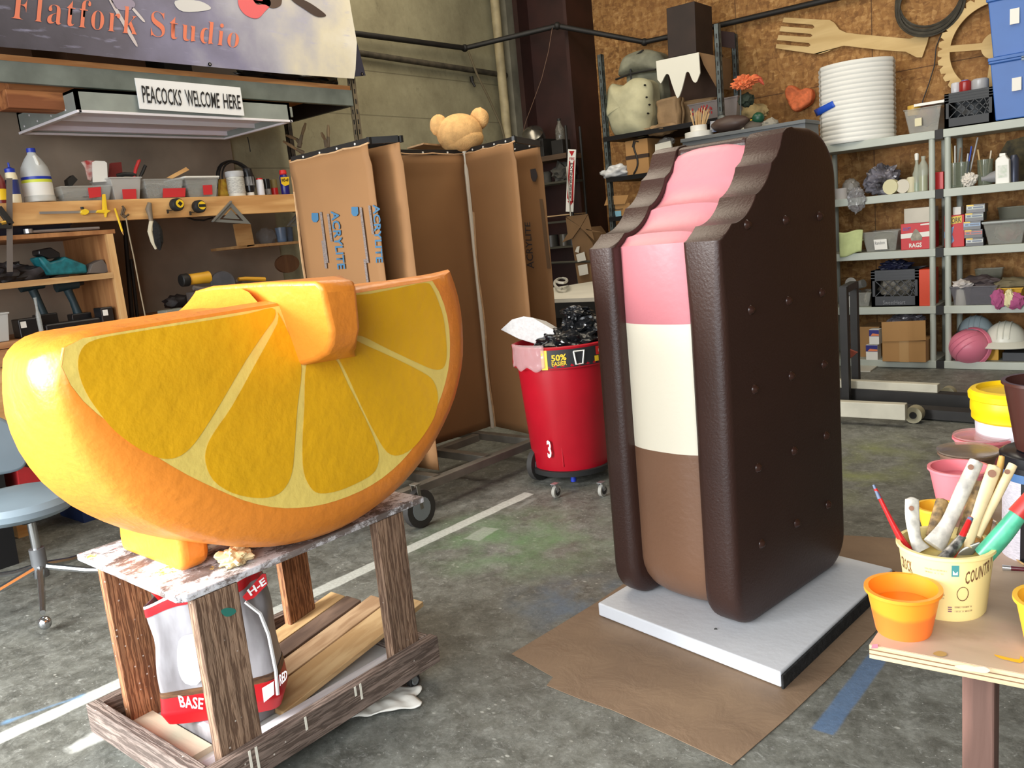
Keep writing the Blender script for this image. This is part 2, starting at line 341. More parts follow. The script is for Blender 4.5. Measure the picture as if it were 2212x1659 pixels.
# ================================================================ left storage rack
GAL = M('galvanised_grey', (112, 120, 114), .55, .2, ns=6, na=.12); STEEL_D = M('dark_slotted_steel', (58, 50, 42), .6, .2, ns=18, na=.3)
PLY = wood('plywood_orange', (190, 140, 88), (160, 108, 62), 'y', 9); LUM = wood('pine_board', (214, 168, 108), (188, 138, 82), 'y', 8)
XF, XR = -5.12, -6.0
rk = thing('storage_rack', 'tall metal storage rack along the left wall carrying the banner', 'rack', (XR, 4.49, 0))
def post(px, y, z1, par, m, w=.045, holes=True, z0=0):
    b = MB().box(px-w/2, y-w/2, z0, px+w/2, y-w/2+.004, z1).box(px-w/2, y-w/2, z0, px-w/2+.004, y+w/2, z1).box(px+w/2-.004, y-w/2, z0, px+w/2, y+w/2, z1)
    b.mat(1); zz = z0+.1
    while zz < z1-.05: b.box(px+w/2, y-.006, zz, px+w/2+.0015, y+.006, zz+.035).box(px-.006, y-w/2-.0015, zz, px+.006, y-w/2, zz+.035); zz += .075
    return b.done('post', [m, BLK], par, smooth=False)
post(XF, 4.49, 3.3, rk, M('tan_slotted_steel', (118, 106, 84), .6, .2, ns=14)); post(XR+.02, 4.49, 3.3, rk, STEEL_D); post(XR+.02, .5, 3.3, rk, STEEL_D)
MB().box(XF-.02, -1.0, 2.485, XF+.015, 4.49, 2.60).done('beam', GAL, rk, smooth=False, bev=.003)
MB().box(XR, -1.0, 2.485, XR+.03, 4.49, 2.60).done('beam', BLK, rk, smooth=False)
MB().box(XR, 4.45, 2.485, XF, 4.48, 2.60).done('end_beam', BLK, rk, smooth=False)
MB().box(XR+.02, -1.0, 2.60, XF+.01, 4.46, 2.632).done('deck', PLY, rk, smooth=False)
MB().box(XR, -1.0, 1.80, XF-.04, 4.45, 1.835).done('shelf_deck', LUM, rk, smooth=False)
MB().box(XF-.04, -1.0, 1.715, XF, 4.40, 1.84).done('front_board', LUM, rk, smooth=False, bev=.003)
MB().box(XR, 4.43, 1.76, XR+.8, 4.47, 1.80).done('end_beam', BLK, rk, smooth=False)
one('wood_beam', 'rough orange timber end under the rack shelf beside the light fixture', 'timber', MB().par(P(20, 200, x=-5.2), V((0, .42, 0)), V((-.5, 0, 0)), V((0, 0, .14))).box(-5.3, 2.02, 2.36, -5.16, 2.44, 2.46), wood('fir_timber', (172, 112, 66), (128, 74, 40), 'y', 12), smooth=False, bev=.004)
# light fixture
fx = thing('light_fixture', 'grey metal fluorescent light fixture hanging below the rack shelf', 'light fixture', (-5.4, 3.0, 2.33))
fa, fb, fc, fd = P(165, 240, z=2.33), P(615, 265, z=2.33), P(490, 300, z=2.33), P(47, 288, z=2.33)
x0f, x1f, y0f, y1f = fa.x, fd.x, (fa.y+fd.y)/2, (fb.y+fc.y)/2
GALL = M('galvanised_light', (148, 156, 150), .5, .3, ns=5, na=.08)
MB().box(x1f, y0f, 2.335, x0f, y0f+.02, 2.455).box(x1f, y1f-.02, 2.335, x0f, y1f, 2.455).box(x1f, y0f, 2.335, x1f+.02, y1f, 2.455).box(x0f-.02, y0f, 2.335, x0f, y1f, 2.455).box(x1f, y0f, 2.44, x0f, y1f, 2.455).done('housing', GALL, fx, smooth=False)
WH = M('white_enamel', (226, 222, 226), .4)
MB().box(x1f-.005, y0f-.008, 2.322, x0f+.008, y0f+.02, 2.338).box(x1f-.005, y1f-.02, 2.322, x0f+.008, y1f+.005, 2.338).box(x0f-.02, y0f, 2.322, x0f+.008, y1f, 2.338).box(x1f-.005, y0f, 2.322, x1f+.02, y1f, 2.338).done('rim', WH, fx, smooth=False, bev=.003)
MB().box(x1f+.02, y0f+.02, 2.375, x0f-.02, y1f-.02, 2.38).box(x1f+.02, y0f+.02, 2.345, x1f+.06, y1f-.02, 2.38).done('diffuser', M('lilac_diffuser', (240, 234, 244), .5), fx, smooth=False)
MB().box((x0f+x1f)/2-.006, y0f+.02, 2.345, (x0f+x1f)/2+.006, y1f-.02, 2.375).done('divider', WH, fx, smooth=False)
MB().box(x0f-.05, y1f, 2.36, x0f-.01, y1f+.03, 2.43).done('latch', GALL, fx, smooth=False, bev=.004)
for k in range(7): MB().cyl((lerp(x1f, x0f, .1+.12*k), y0f-.003, 2.36+.05*((k*3) % 2)), (lerp(x1f, x0f, .1+.12*k), y0f+.002, 2.36+.05*((k*3) % 2)), .006, n=8).done('rivet', WH, fx)
# peacock sign
sg = thing('sign', 'white sign reading PEACOCKS WELCOME HERE on the rack beam', 'sign', P(410, 210, x=-4.985))
q = [P(*p, x=-4.985) for p in [(291, 168), (519, 189), (528, 250), (302, 235)]]
MB().prism([q[0], q[1], q[2], q[3]], (-.006, 0, 0)).done('panel', M('white_sign', (232, 234, 234), .4), sg, smooth=False)
INK = M('black_ink', (18, 18, 20), .5)
text('PEACOCKS', [P(*p, x=-4.98) for p in [(305, 184), (391, 194), (393, 229), (310, 222)]], INK, sg, bold=.01)
text('WELCOME', [P(*p, x=-4.98) for p in [(398, 193), (473, 201), (475, 234), (405, 229)]], INK, sg, bold=.01)
text('HERE', [P(*p, x=-4.98) for p in [(481, 202), (518, 206), (521, 236), (484, 234)]], INK, sg, bold=.01)
# banner
bn = thing('banner', 'large vinyl banner with orange serif lettering hung across the rack', 'banner', P(400, 60, x=-5.04))
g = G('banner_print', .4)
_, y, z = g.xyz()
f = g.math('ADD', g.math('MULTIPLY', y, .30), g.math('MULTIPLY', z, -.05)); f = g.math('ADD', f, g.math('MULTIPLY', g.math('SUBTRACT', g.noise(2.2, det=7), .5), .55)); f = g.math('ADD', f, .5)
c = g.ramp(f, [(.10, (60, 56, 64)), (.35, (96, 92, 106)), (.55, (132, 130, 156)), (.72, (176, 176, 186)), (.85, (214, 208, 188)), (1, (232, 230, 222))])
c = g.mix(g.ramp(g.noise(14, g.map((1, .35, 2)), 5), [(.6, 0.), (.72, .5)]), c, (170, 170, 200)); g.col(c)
bp = [(-700, -120), (-700, -60), (-300, 10), (0, 101), (130, 112), (300, 130), (450, 144), (600, 158), (765, 170), (768, 150), (771, 92), (760, 30), (752, -20), (740, -90)]
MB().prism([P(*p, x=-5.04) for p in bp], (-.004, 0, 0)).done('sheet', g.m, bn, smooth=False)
MB().prism([P(*p, x=-5.045) for p in [(771, 90), (790, 163), (764, 166)]], (-.004, 0, 0)).done('folded_corner', M('navy_back', (40, 40, 56), .6), bn, smooth=False)
ORA = M('banner_orange', (226, 124, 92), .5)
def serif(s): return ''.join(chr(0x1D400+ord(c)-65) if c.isupper() else chr(0x1D41A+ord(c)-97) for c in s)
def bt(s, pts, bold=-.012): text(serif(s), [P(*p, x=-5.035) for p in pts], ORA, bn, bold=bold, sp=1.12)
bt('Flatfork', [(30, -22), (300, 16), (296, 76), (24, 40)]); bt('Studio', [(326, 22), (520, 58), (514, 104), (326, 78)])
for pts, cc in [([(235, 0), (242, 0), (293, 88), (288, 92)], (200, 190, 190)), ([(285, 20), (290, 18), (312, 44), (308, 46)], (208, 200, 200)), ([(378, 2), (395, 25), (455, 20), (430, 2)], (206, 206, 206)),
                ([(515, 10), (530, 32), (555, 40), (572, 25), (585, 5), (560, -20), (520, -15)], (222, 100, 104)), ([(545, -20), (600, -20), (608, 8), (590, 18), (572, 10), (552, 8)], (84, 66, 56)),
                ([(620, -15), (645, -5), (672, 8), (702, 30), (700, 36), (682, 35), (655, 18), (632, 2)], (66, 52, 46)), ([(240, 0), (250, 18), (280, 22), (292, 8), (270, -8)], (150, 140, 160))]:
    MB().prism([P(*p, x=-5.037) for p in spline(pts, 4)], (.001, 0, 0)).done('printed_shape', M('print_%d_%d_%d' % cc, cc, .5), bn, smooth=False)
for p in [(453, 139), (782, 160)]: MB().lathe(P(*p, x=-5.03), [(.012, 0), (.006, 0), (.006, .003), (.012, .003)], 12, (1, 0, 0)).done('grommet', M('grommet_steel', (190, 190, 190), .3, .8), bn)
# on the top deck
BPL = M('black_plastic_film', (22, 22, 24), .25, ns=8, na=.3, bs=9, ba=.8)
one('plastic_roll', 'rolled black plastic sheeting lying on the rack top under the banner', 'roll', MB().blob((-5.3, 4.05, 2.70), (.12, .45, .085), .2, 2.2, 4, 3, True), BPL)
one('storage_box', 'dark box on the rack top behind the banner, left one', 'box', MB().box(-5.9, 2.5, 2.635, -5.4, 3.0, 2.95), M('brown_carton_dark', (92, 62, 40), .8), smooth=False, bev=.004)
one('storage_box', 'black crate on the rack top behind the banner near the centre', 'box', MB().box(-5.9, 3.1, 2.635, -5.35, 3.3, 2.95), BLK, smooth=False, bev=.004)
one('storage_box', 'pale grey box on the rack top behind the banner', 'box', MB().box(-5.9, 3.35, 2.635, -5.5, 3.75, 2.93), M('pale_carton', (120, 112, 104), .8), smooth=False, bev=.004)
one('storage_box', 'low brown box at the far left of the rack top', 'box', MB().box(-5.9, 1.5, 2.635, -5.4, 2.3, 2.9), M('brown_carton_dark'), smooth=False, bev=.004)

# ---- things on the middle shelf board; bx(px) gives y on the front plane
ZB = 1.842; XB = -5.20
def by(px, py=430): return P(px, py, x=XB).y
def bz(px, py): return P(px, py, x=XB).z
CLR = M('clear_plastic', (196, 198, 192), .18, alpha=.3); MILK = M('milky_plastic', (205, 208, 206), .3, alpha=.72); LBL_R = M('red_label', (190, 40, 44), .6); WHT = M('white_plastic', (225, 224, 216), .4)
BLU = M('blue_plastic', (28, 52, 160), .4); LAB = M('paper_label', (226, 224, 216), .6); REDP = M('red_plastic', (196, 36, 34), .4); YEL = M('yellow_plastic', (230, 190, 40), .4); GREY = M('grey_plastic', (120, 122, 122), .5)
def jug():
    c = V((-5.25, P(88, 437, x=-5.25).y, ZB)); t = thing('glue_jug', 'large translucent gallon jug with blue cap on the rack board', 'jug', c)
    MB().lathe(c, [(.06, 0), (.083, .008), (.085, .03), (.078, .045), (.078, .17), (.07, .205), (.045, .25), (.024, .278), (.02, .295)], 28, sx=.95).done('body', MILK, t)
    MB().lathe(c, [(.05, .004), (.078, .008), (.078, .055), (.001, .055)], 24, sx=.94).done('liquid', M('cream_glue', (236, 220, 176), .5), t)
    MB().lathe(c+V((0, 0, .288)), [(.024, 0), (.024, .022), (.02, .024)], 20).done('cap', BLU, t)
    MB().tube([c+V((.05, 0, .19)), c+V((.058, 0, .22)), c+V((.03, 0, .262))], .011, 8).done('handle', WHT, t)
    b = MB()
    for k, (z0, z1) in enumerate([(.04, .115), (.115, .132), (.132, .148)]):
        b.mat(k).lathe(c, [(.0795, z0), (.0795, z1)], 28, sx=.95, cap=False)
    o = b.done('label', [LAB, M('lime_band', (206, 214, 60), .5), BLU], t)
jug()
def bottle(px, label, prof, mat, capmat, cap, base=ZB, x=XB, name='bottle', band=None, group=None, t_=None, y=None, n=20):
    yy = P(px, 430, x=x).y if y is None else y; c = V((x, yy, base)); t = thing(name, label, 'bottle' if name == 'bottle' else name.split('_')[-1], c, group)
    MB().lathe(c, prof, n).done('body', mat, t)
    if cap: MB().lathe(c, cap, n).done('cap', capmat, t)
    if band: MB().lathe(c, [(band[0], band[1]), (band[0], band[2])], n, cap=False).done('label', band[3], t)
    return t
bottle(33, 'white squeeze bottle of glue with blue cap beside the big jug', [(.03, 0), (.032, .01), (.031, .15), (.026, .17)], M('cream_plastic', (226, 214, 180), .4), BLU, [(.026, .168), (.027, .19), (.006, .2), (.005, .225)], band=(.0325, .05, .13, M('navy_label', (40, 50, 110), .5)))
bottle(2, 'red and yellow labelled bottle at the far left of the rack board', [(.035, 0), (.036, .13), (.015, .17), (.012, .2)], M('dark_red_plastic', (110, 28, 24), .4), YEL, [(.014, .2), (.014, .22)], band=(.0365, .02, .08, YEL))
def fbin(px0, px1, pyt, label, tp=.02, depth=.26, lbl=None, lid=False, x=-5.16, stuffm=None, mat=None, name='plastic_bin', g_='clear bins on the rack board'):
    y0, y1 = P(px0, 430, x=x).y, P(px1, 430, x=x).y; z1 = P((px0+px1)/2, pyt, x=x).z
    t = thing(name, label, 'bin', (x-depth/2, (y0+y1)/2, ZB), g_)
    MB().tub(x-depth, y0, ZB, x, y1, z1, tp).done('tub', mat or CLR, t, smooth=False, bev=.004)
    if stuffm: MB().blob((x-depth/2, (y0+y1)/2, ZB+(z1-ZB)*.4), ((depth-.06)/2, (y1-y0)/2-.035, (z1-ZB)*.38), .2, 3, 3, px0).done('contents', stuffm, t)
    if lbl:
        a = [P(*p, x=x+.003) for p in lbl]; MB().prism(a, (-.002, 0, 0)).done('label', LBL_R, t, smooth=False)
    if lid: MB().box(x-depth-.008, y0-.008, z1, x+.008, y1+.008, z1+.012).done('lid', WHT, t, smooth=False, bev=.004)
    return t
SM = M('dark_hardware', (66, 60, 56), .7, ns=30, na=.4)
fbin(136, 246, 401, 'wide low clear bin with red label, next to the jug', lbl=[(190, 406), (218, 403), (219, 425), (193, 428)], stuffm=SM)
fbin(246, 312, 382, 'milky tall clear bin with red label holding pliers', lbl=[(264, 409), (294, 408), (295, 430), (266, 430)], stuffm=SM, mat=M('milky_bin', (196, 194, 188), .3, alpha=.6))
fbin(318, 402, 386, 'clear bin with wide red label and a wood stick above', lbl=[(352, 407), (401, 406), (400, 425), (352, 427)], stuffm=SM)
fbin(408, 478, 384, 'clear bin with white lid and small red label', lbl=[(438, 400), (458, 399), (459, 420), (440, 421)], stuffm=M('grey_hardware', (96, 98, 96), .7, ns=30), lid=True)
def flat(name, label, cat, pts, x=None, y=None, z=None, th=.02, mat=None, bev=0, group=None, smooth=False, plane='x', axis=None):
    q = [P(*p, x=x, y=y, z=z) for p in pts]; d = V(axis)*th if axis else (V((-th, 0, 0)) if x is not None else V((0, th, 0)) if y is not None else V((0, 0, -th)))
    return one(name, label, cat, MB().prism(q, d), mat, group, smooth=smooth, bev=bev)
flat('blister_card', 'white blister card standing in the wide clear bin', 'card', [(200, 350), (206, 347), (226, 348), (231, 352), (233, 392), (201, 394)], x=-5.22, th=.006, mat=LAB)
flat('blister_card', 'red and white card leaning left in the wide clear bin', 'card', [(176, 350), (188, 346), (207, 348), (204, 372), (196, 390), (190, 388), (184, 362)], x=-5.25, th=.006, mat=M('red_card', (170, 56, 54), .6, ns=20, col2=(210, 200, 190)))
flat('tool_pouch', 'dark small boxes poking out of the wide clear bin', 'box', [(146, 388), (158, 378), (168, 388), (156, 402), (148, 400)], x=-5.27, th=.05, mat=BLK)
flat('red_case', 'flat red case behind the milky bin', 'case', [(241, 352), (262, 350), (266, 385), (238, 385)], x=-5.36, th=.03, mat=M('dull_red', (130, 44, 38), .6))
def pliers():
    t = thing('pliers', 'red handled pliers sticking out of the milky bin', 'pliers', P(300, 380, x=-5.25))
    for pts in ([(289, 388), (293, 366), (300, 348), (303, 346)], [(300, 388), (308, 372), (314, 358), (316, 360)]):
        MB().tube([P(*p, x=-5.25) for p in pts], [.008, .011, .011, .007], 8).done('handle', M('red_grip', (186, 44, 44), .4) if pts[0][0] == 289 else BLK, t)
    MB().tube([P(252, 380, x=-5.28), P(270, 376, x=-5.26), P(294, 378, x=-5.25)], .013, 8).done('jaw', BLK, t)
pliers()
one('wood_stick', 'pale wooden paint stick lying across the clear bins', 'stick', MB().prism([P(*p, x=-5.2) for p in [(360, 384), (402, 361), (409, 367), (372, 386)]], (-.006, 0, 0)), LUM, smooth=False)
bottle(514, 'round white plastic tub with grey lid on the rack board', [(.056, 0), (.058, .15)], M('ribbed_white', (206, 204, 192), .45), M('grey_lid', (168, 168, 168), .4), [(.062, .13), (.062, .165), (.06, .168)], name='plastic_tub', band=(.0592, .02, .12, M('fine_print', (196, 194, 184), .6, ns=60, st=(1, 1, 4), col2=(150, 148, 142))))
bottle(543, 'black upside-down bottle with white base cap on rack board', [(.022, 0), (.024, .03), (.032, .035), (.036, .15), (.03, .185), (.012, .195)], M('black_plastic', (24, 24, 26), .3), LAB, [(.025, 0), (.025, .024)], band=(.0375, .07, .13, M('barcode', (150, 150, 150), .6, ns=40, st=(1, 6, .2), col2=(30, 30, 30))))
bottle(566, 'white spray can with red collar on the rack board', [(.026, 0), (.026, .105), (.02, .115)], M('white_can', (206, 206, 210), .4), REDP, [(.0225, .105), (.0225, .12)])
bottle(580, 'short black can with barcode behind the white spray can', [(.026, 0), (.026, .12)], M('black_plastic'), BLK, None, x=-5.26, band=(.0265, .01, .05, M('barcode')))
bottle(596, 'olive and red carton can behind the black can', [(.024, 0), (.024, .12)], M('olive_can', (130, 116, 70), .6), REDP, [(.025, 0), (.025, .06)], x=-5.3)
t = bottle(619, 'blue and yellow spray lubricant can with red cap at board end', [(.0285, 0), (.03, .004), (.03, .125), (.02, .145)], M('navy_can', (30, 28, 104), .35), REDP, [(.022, .143), (.027, .15), (.024, .175), (.01, .178)], name='spray_can')
cc = V(t.location)
MB().prism([P(*p, x=-5.168) for p in [(606, 383), (624, 382), (625, 398), (616, 402), (608, 397)]], (-.001, 0, 0)).done('emblem', YEL, t, smooth=False)
text('WD-40', [P(*p, x=-5.166) for p in [(608, 386), (623, 385), (623, 392), (608, 393)]], BLK, t, bold=.03)
flat('small_pack', 'red and yellow small pack beside the white tub', 'pack', [(477, 387), (493, 386), (498, 424), (476, 425)], x=-5.24, th=.03, mat=M('red_yellow_pack', (190, 160, 50), .5, ns=14, col2=(120, 40, 24)))
coil = MB()
for k, r in enumerate((.155, .15, .158, .145)):
    coil.tube([V((-5.72+.02*k+.02*math.cos(a*2), 3.72+r*math.cos(a)*.95, 1.99+r*math.sin(a))) for a in [i*math.pi/12 for i in range(24)]], .007, 6, closed=True)
one('cable_coil', 'black cable coil hanging behind the bottles on the rack', 'cable', coil, BLK)
one('cord', 'black cord running up from the cable coil', 'cord', MB().tube([P(x, y, x=-5.7) for x, y in [(541, 328), (538, 310), (535, 296)]], .004, 5), BLK)

# ---- tools hanging on the front board
XH = XF+.004
t = thing('bar_clamp', 'yellow and silver bar clamp hung sideways on the board', 'clamp', P(160, 460, x=XH))
MB().bar(P(85, 460, x=XH+.012), P(222, 457, x=XH+.012), .014, .012, (1, 0, 0)).done('bar', M('bright_steel', (190, 190, 190), .3, .8), t, smooth=False)
MB().prism([P(*p, x=XH+.002) for p in spline([(172, 456), (180, 452), (188, 457), (185, 463), (178, 465), (172, 461)], 2)], (.03, 0, 0)).done('sliding_jaw', YEL, t, smooth=False, bev=.002)
MB().prism([P(*p, x=XH+.002) for p in [(204, 460), (207, 455), (220, 453), (220, 420), (224, 420), (228, 454), (236, 456), (228, 461), (226, 470), (223, 461)]], (.025, 0, 0)).done('fixed_jaw', YEL, t, smooth=False, bev=.002)
MB().cyl(P(178, 452, x=XH+.014), P(177, 447, x=XH+.014), .009).done('knob', BLK, t)
t = thing('pencil', 'yellow pencil hanging from the board', 'pencil', P(258, 475, x=XH))
MB().cyl(P(248, 450, x=XH+.008), P(264, 500, x=XH+.008), .0065, n=6).done('shaft', YEL, t); MB().cyl(P(264, 500, x=XH+.008), P(267, 508, x=XH+.008), .006, .001, 6).done('tip', LUM, t)
one('key_bunch', 'rusty bunch of keys hanging beside the pencil', 'keys', MB().tube([P(x, y, x=XH+.012) for x, y in [(264, 445), (270, 452), (266, 462), (272, 468), (278, 463), (268, 470), (262, 464), (266, 450)]], .006, 6), M('rusty_steel', (92, 76, 58), .7, .3, ns=20))
one('string', 'long pale string hanging down to the workbench', 'string', MB().tube([P(x, y, x=XH+.01) for x, y in [(272, 470), (277, 500), (290, 560), (303, 630), (314, 684)]], .004, 5), M('pale_string', (150, 136, 112), .9))
t = thing('bench_brush', 'bench brush with black bristles hanging from the board', 'brush', P(330, 480, x=XH))
MB().tube([P(x, y, x=XH+.018) for x, y in [(323, 438), (321, 452), (325, 468), (327, 480)]], [.012, .02, .014, .013], 10).done('handle', M('grey_brown_wood', (120, 106, 88), .6, ns=10), t)
MB().tube([P(x, y, x=XH+.018) for x, y in [(327, 478), (324, 500), (330, 522), (337, 538)]], [.014, .016, .014, .008], 8).done('spine', M('cream_wood', (196, 186, 160), .6), t)
MB().blob(P(339, 508, x=XH+.022), (.035, .032, .088), .12, 6, 3, 4).done('bristles', M('black_bristle', (20, 19, 18), .95, bs=60, ba=.9), t)
def tape_measure(px, py, label, k):
    c = P(px, py, x=XH+.03); t = thing('tape_measure', label, 'tape measure', c, 'tape measures hanging on the board')
    MB().lathe(c-V((.028, 0, 0)), [(.034, 0), (.04, .006), (.041, .045), (.035, .055)], 24, (1, 0, 0)).done('case', M('black_rubber', (30, 30, 30), .6), t)
    MB().lathe(c+V((.027, .006, .004)), [(.026, 0), (.026, .003)], 20, (1, 0, 0)).done('badge', YEL, t)
    if k:
        MB().box(c.x+.03, c.y-.018, c.z-.006, c.x+.032, c.y+.03, c.z+.012).done('badge_stripe', BLK, t, smooth=False)
    else: MB().prism([c+V((.031, .006+.016*a, .004+.016*b)) for a, b in ((0, 1), (1, 0), (0, -1), (-1, 0))], (.001, 0, 0)).done('badge_diamond', BLK, t, smooth=False)
    MB().bar(c+V((-.005, -.036, -.034)), c+V((-.005, -.065, -.036)), .02, .004).box(c.x-.015, c.y-.068, c.z-.052, c.x+.005, c.y-.064, c.z-.028).done('hook', BLK, t, smooth=False)
    return t
tape_measure(382, 442, 'black and yellow tape measure with diamond badge, left of the pair', 0)
tape_measure(430, 446, 'black tape measure with striped round badge, right of the pair', 1)
def square(pts, hole, label, x=XH+.004, slot=None):
    t = thing('speed_square', label, 'square', P(*pts[0], x=x))
    q = [P(*p, x=x) for p in pts]; c = sum(q, V())/3
    i1 = [c+(p-c)*.62 for p in q]
    b = MB(); n = 3
    vs = q+i1+[p+V((.005, 0, 0)) for p in q+i1]; fs = []
    for i in range(3):
        j = (i+1) % 3; fs += [(i, j, 3+j, 3+i), (6+i, 6+j, 9+j, 9+i), (i, j, 6+j, 6+i), (3+i, 3+j, 9+j, 9+i)]
    b.add(vs, fs).done('plate', M('dull_aluminium', (128, 128, 122), .5, .4), t, smooth=False)
    i2 = [c+(p-c)*.42 for p in q]; MB().prism(i2, (.005, 0, 0)).done('inner_web', M('dull_aluminium'), t, smooth=False)
    MB().bar(q[1]+V((.01, 0, 0)), q[0]+V((.01, 0, 0)), .02, .008, (0, 0, 1)).done('fence', M('dull_aluminium'), t, smooth=False)
square([(497, 435), (457, 479), (541, 484)], None, 'grey triangular speed square hanging on the board')
square([(644, 458), (620, 488), (650, 490)], None, 'second grey square partly hidden behind the wrapped panel', x=-5.3)
one('hose', 'thin black hose sagging under the board', 'hose', MB().tube([P(x, y, x=-5.3) for x, y in [(400, 468), (420, 475), (440, 476), (460, 470)]], .006, 6), BLK)
one('steel_strip', 'grey flat steel strip hanging at far left over the board', 'strip', MB().prism([P(*p, x=XH+.03) for p in [(14, 385), (27, 385), (28, 587), (15, 588)]], (-.004, 0, 0)), M('grey_strip', (112, 104, 98), .5, .3), smooth=False)
t = thing('spring_clamp', 'black spring clamp with brass tip hanging at far left', 'clamp', P(10, 470, x=XH))
MB().bar(P(-4, 448, x=XH+.05), P(24, 485, x=XH+.05), .035, .02, (1, 0, 0)).done('arm', BLK, t, smooth=False, bev=.003); MB().bar(P(-4, 488, x=XH+.05), P(24, 488, x=XH+.05), .03, .02, (1, 0, 0)).done('arm', BLK, t, smooth=False, bev=.003)
MB().cyl(P(2, 482, x=XH+.055), P(12, 480, x=XH+.055), .012).done('brass_tip', M('brass', (200, 160, 70), .35, .7), t)

# ================================================================ workbench and wooden cabinet
ZW = 1.09
wb = thing('workbench', 'long plywood workbench along the left wall under the rack', 'workbench', (-5.5, 2, 0))
MB().box(-6.05, -1.0, ZW-.04, -5.05, 4.3, ZW).box(-5.09, -1, ZW-.13, -5.05, 4.3, ZW-.03).done('worktop', wood('bench_ply', (176, 128, 84), (150, 100, 60), 'y', 8), wb, smooth=False, bev=.003)
for yy in (.2, 1.6, 2.9, 4.2): MB().box(-5.16, yy, 0, -5.07, yy+.09, ZW-.04).done('leg', LUM, wb, smooth=False)
MB().box(-6.0, -1, .45, -5.15, 4.25, .48).done('lower_shelf', PLY, wb, smooth=False)
one('storage_tote', 'dark blue tote on the lower shelf of the workbench', 'tote', MB().tub(-5.6, 1.75, .482, -5.2, 2.4, .8), M('dark_blue_tote', (24, 44, 84), .5), smooth=False)
one('storage_tote', 'dark blue plastic bin on the floor under the workbench', 'tote', MB().tub(-5.3, 1.9, .0, -4.95, 2.35, .38), M('dark_blue_tote'), smooth=False)
one('cardboard_box', 'red box with white marks on lower bench shelf behind the stool', 'box', MB().box(-5.5, 1.35, .482, -5.2, 1.72, .72), M('red_box', (160, 32, 36), .6, ns=8, na=.1), smooth=False, bev=.003)
flat('red_carton', 'red carton with white print seen between the stool back and seat', 'box', [(38, 1012), (62, 1010), (100, 1050), (44, 1062)], x=-4.6, th=.25, mat=M('red_box'))
one('black_bin', 'black bin in the shade behind the stool', 'bin', MB().tub(-5.0, 1.0, .0, -4.6, 1.45, .62), M('black_plastic'), smooth=False)
CW = wood('cabinet_ply', (176, 124, 76), (146, 96, 54), 'z', 7); XC = -5.13; XCB = -5.75; yR = 2.455
ct = thing('wooden_cabinet', 'open plywood cubby cabinet standing on the workbench', 'cabinet', (-5.4, 1.5, ZW))
MB().box(XCB, yR-.035, ZW, XC, yR, 1.64).done('side_panel', CW, ct, smooth=False, bev=.002)
MB().box(XCB, -.6, 1.64, XC, yR+.02, 1.665).done('top', CW, ct, smooth=False, bev=.002)
MB().box(XCB, -.6, 1.375, XC, yR-.036, 1.41).done('shelf', wood('shelf_edge', (196, 160, 112), (170, 130, 84), 'y', 10), ct, smooth=False, bev=.002)
MB().box(XCB-.02, -.6, ZW, XCB, yR, 1.64).done('back_panel', M('dusty_hardboard'), ct, smooth=False)
MB().box(XC-.03, yR-.036, ZW, XC+.003, yR+.002, 1.64).done('face_strip', wood('face_strip', (206, 164, 110), (186, 140, 88), 'z', 9), ct, smooth=False)
one('tool_tray', 'dark tool tray on top of the wooden cabinet', 'tray', MB().tub(-5.5, 1.85, 1.667, -5.2, 2.25, 1.72, .01), M('navy_tray', (26, 28, 40), .4), smooth=False)
one('wrench', 'long steel wrench lying on the wooden cabinet', 'wrench', MB().cyl((-5.17, 2.0, 1.68), (-5.17, 2.4, 1.68), .01, n=8).cyl((-5.17, 2.0, 1.672), (-5.17, 2.0, 1.696), .025, n=12), M('bright_steel'))
TEAL = M('teal_plastic', (22, 104, 112), .45, ns=25, na=.2)
t = thing('cordless_sander', 'teal and black cordless power tool on the cabinet shelf', 'power tool', P(135, 600, x=-5.3))
MB().prism([P(*p, x=-5.22) for p in [(82, 556), (95, 553), (110, 566), (132, 560), (140, 553), (188, 572), (190, 590), (112, 594), (95, 574)]], (-.14, 0, 0)).done('body', TEAL, t, bev=.012, seg=3)
MB().prism([P(*p, x=-5.23) for p in [(83, 540), (110, 534), (130, 546), (131, 556), (108, 559), (84, 550)]], (-.1, 0, 0)).done('battery', M('black_plastic'), t, bev=.006)
MB().prism([P(*p, x=-5.2) for p in [(192, 590), (200, 570), (222, 560), (240, 585), (225, 590)]], (-.1, 0, 0)).done('base_plate', M('dusty_grey', (96, 88, 82), .7), t, smooth=False, bev=.003)
one('power_tool', 'dark dusty power tool lying left of the teal one on the shelf', 'power tool', MB().blob(P(60, 592, x=-5.35), (.07, .15, .055), .3, 2.2, 3, 5).blob(P(20, 590, x=-5.35), (.07, .1, .06), .3, 3, 3, 8), M('dark_tool', (40, 34, 34), .6, ns=20, na=.3))
def drill(px, label, x=-5.35):
    t = thing('cordless_drill', label, 'drill', P(px, 630, x=x), 'drills in the cabinet')
    c = P(px, 624, x=x); MB().cyl(c+V((0, -.055, .02)), c+V((0, .075, .025)), .036, .03).done('motor', M('dark_teal', (30, 52, 58), .5), t)
    MB().tube([c+V((0, .01, -.005)), c+V((0, .03, -.08)), c+V((0, .045, -.16))], [.026, .022, .026], 10).done('grip', M('dark_teal'), t)
    MB().box(c.x-.035, c.y-.01, 1.092, c.x+.035, c.y+.11, c.z-.155).done('battery', M('black_plastic'), t, smooth=False, bev=.006)
    MB().cyl(c+V((0, .075, .025)), c+V((0, .11, .025)), .018, .012).done('chuck', BLK, t); return t
drill(66, 'dark cordless drill standing left in the cabinet cubby'); drill(142, 'dark teal cordless drill standing right in the cabinet cubby')
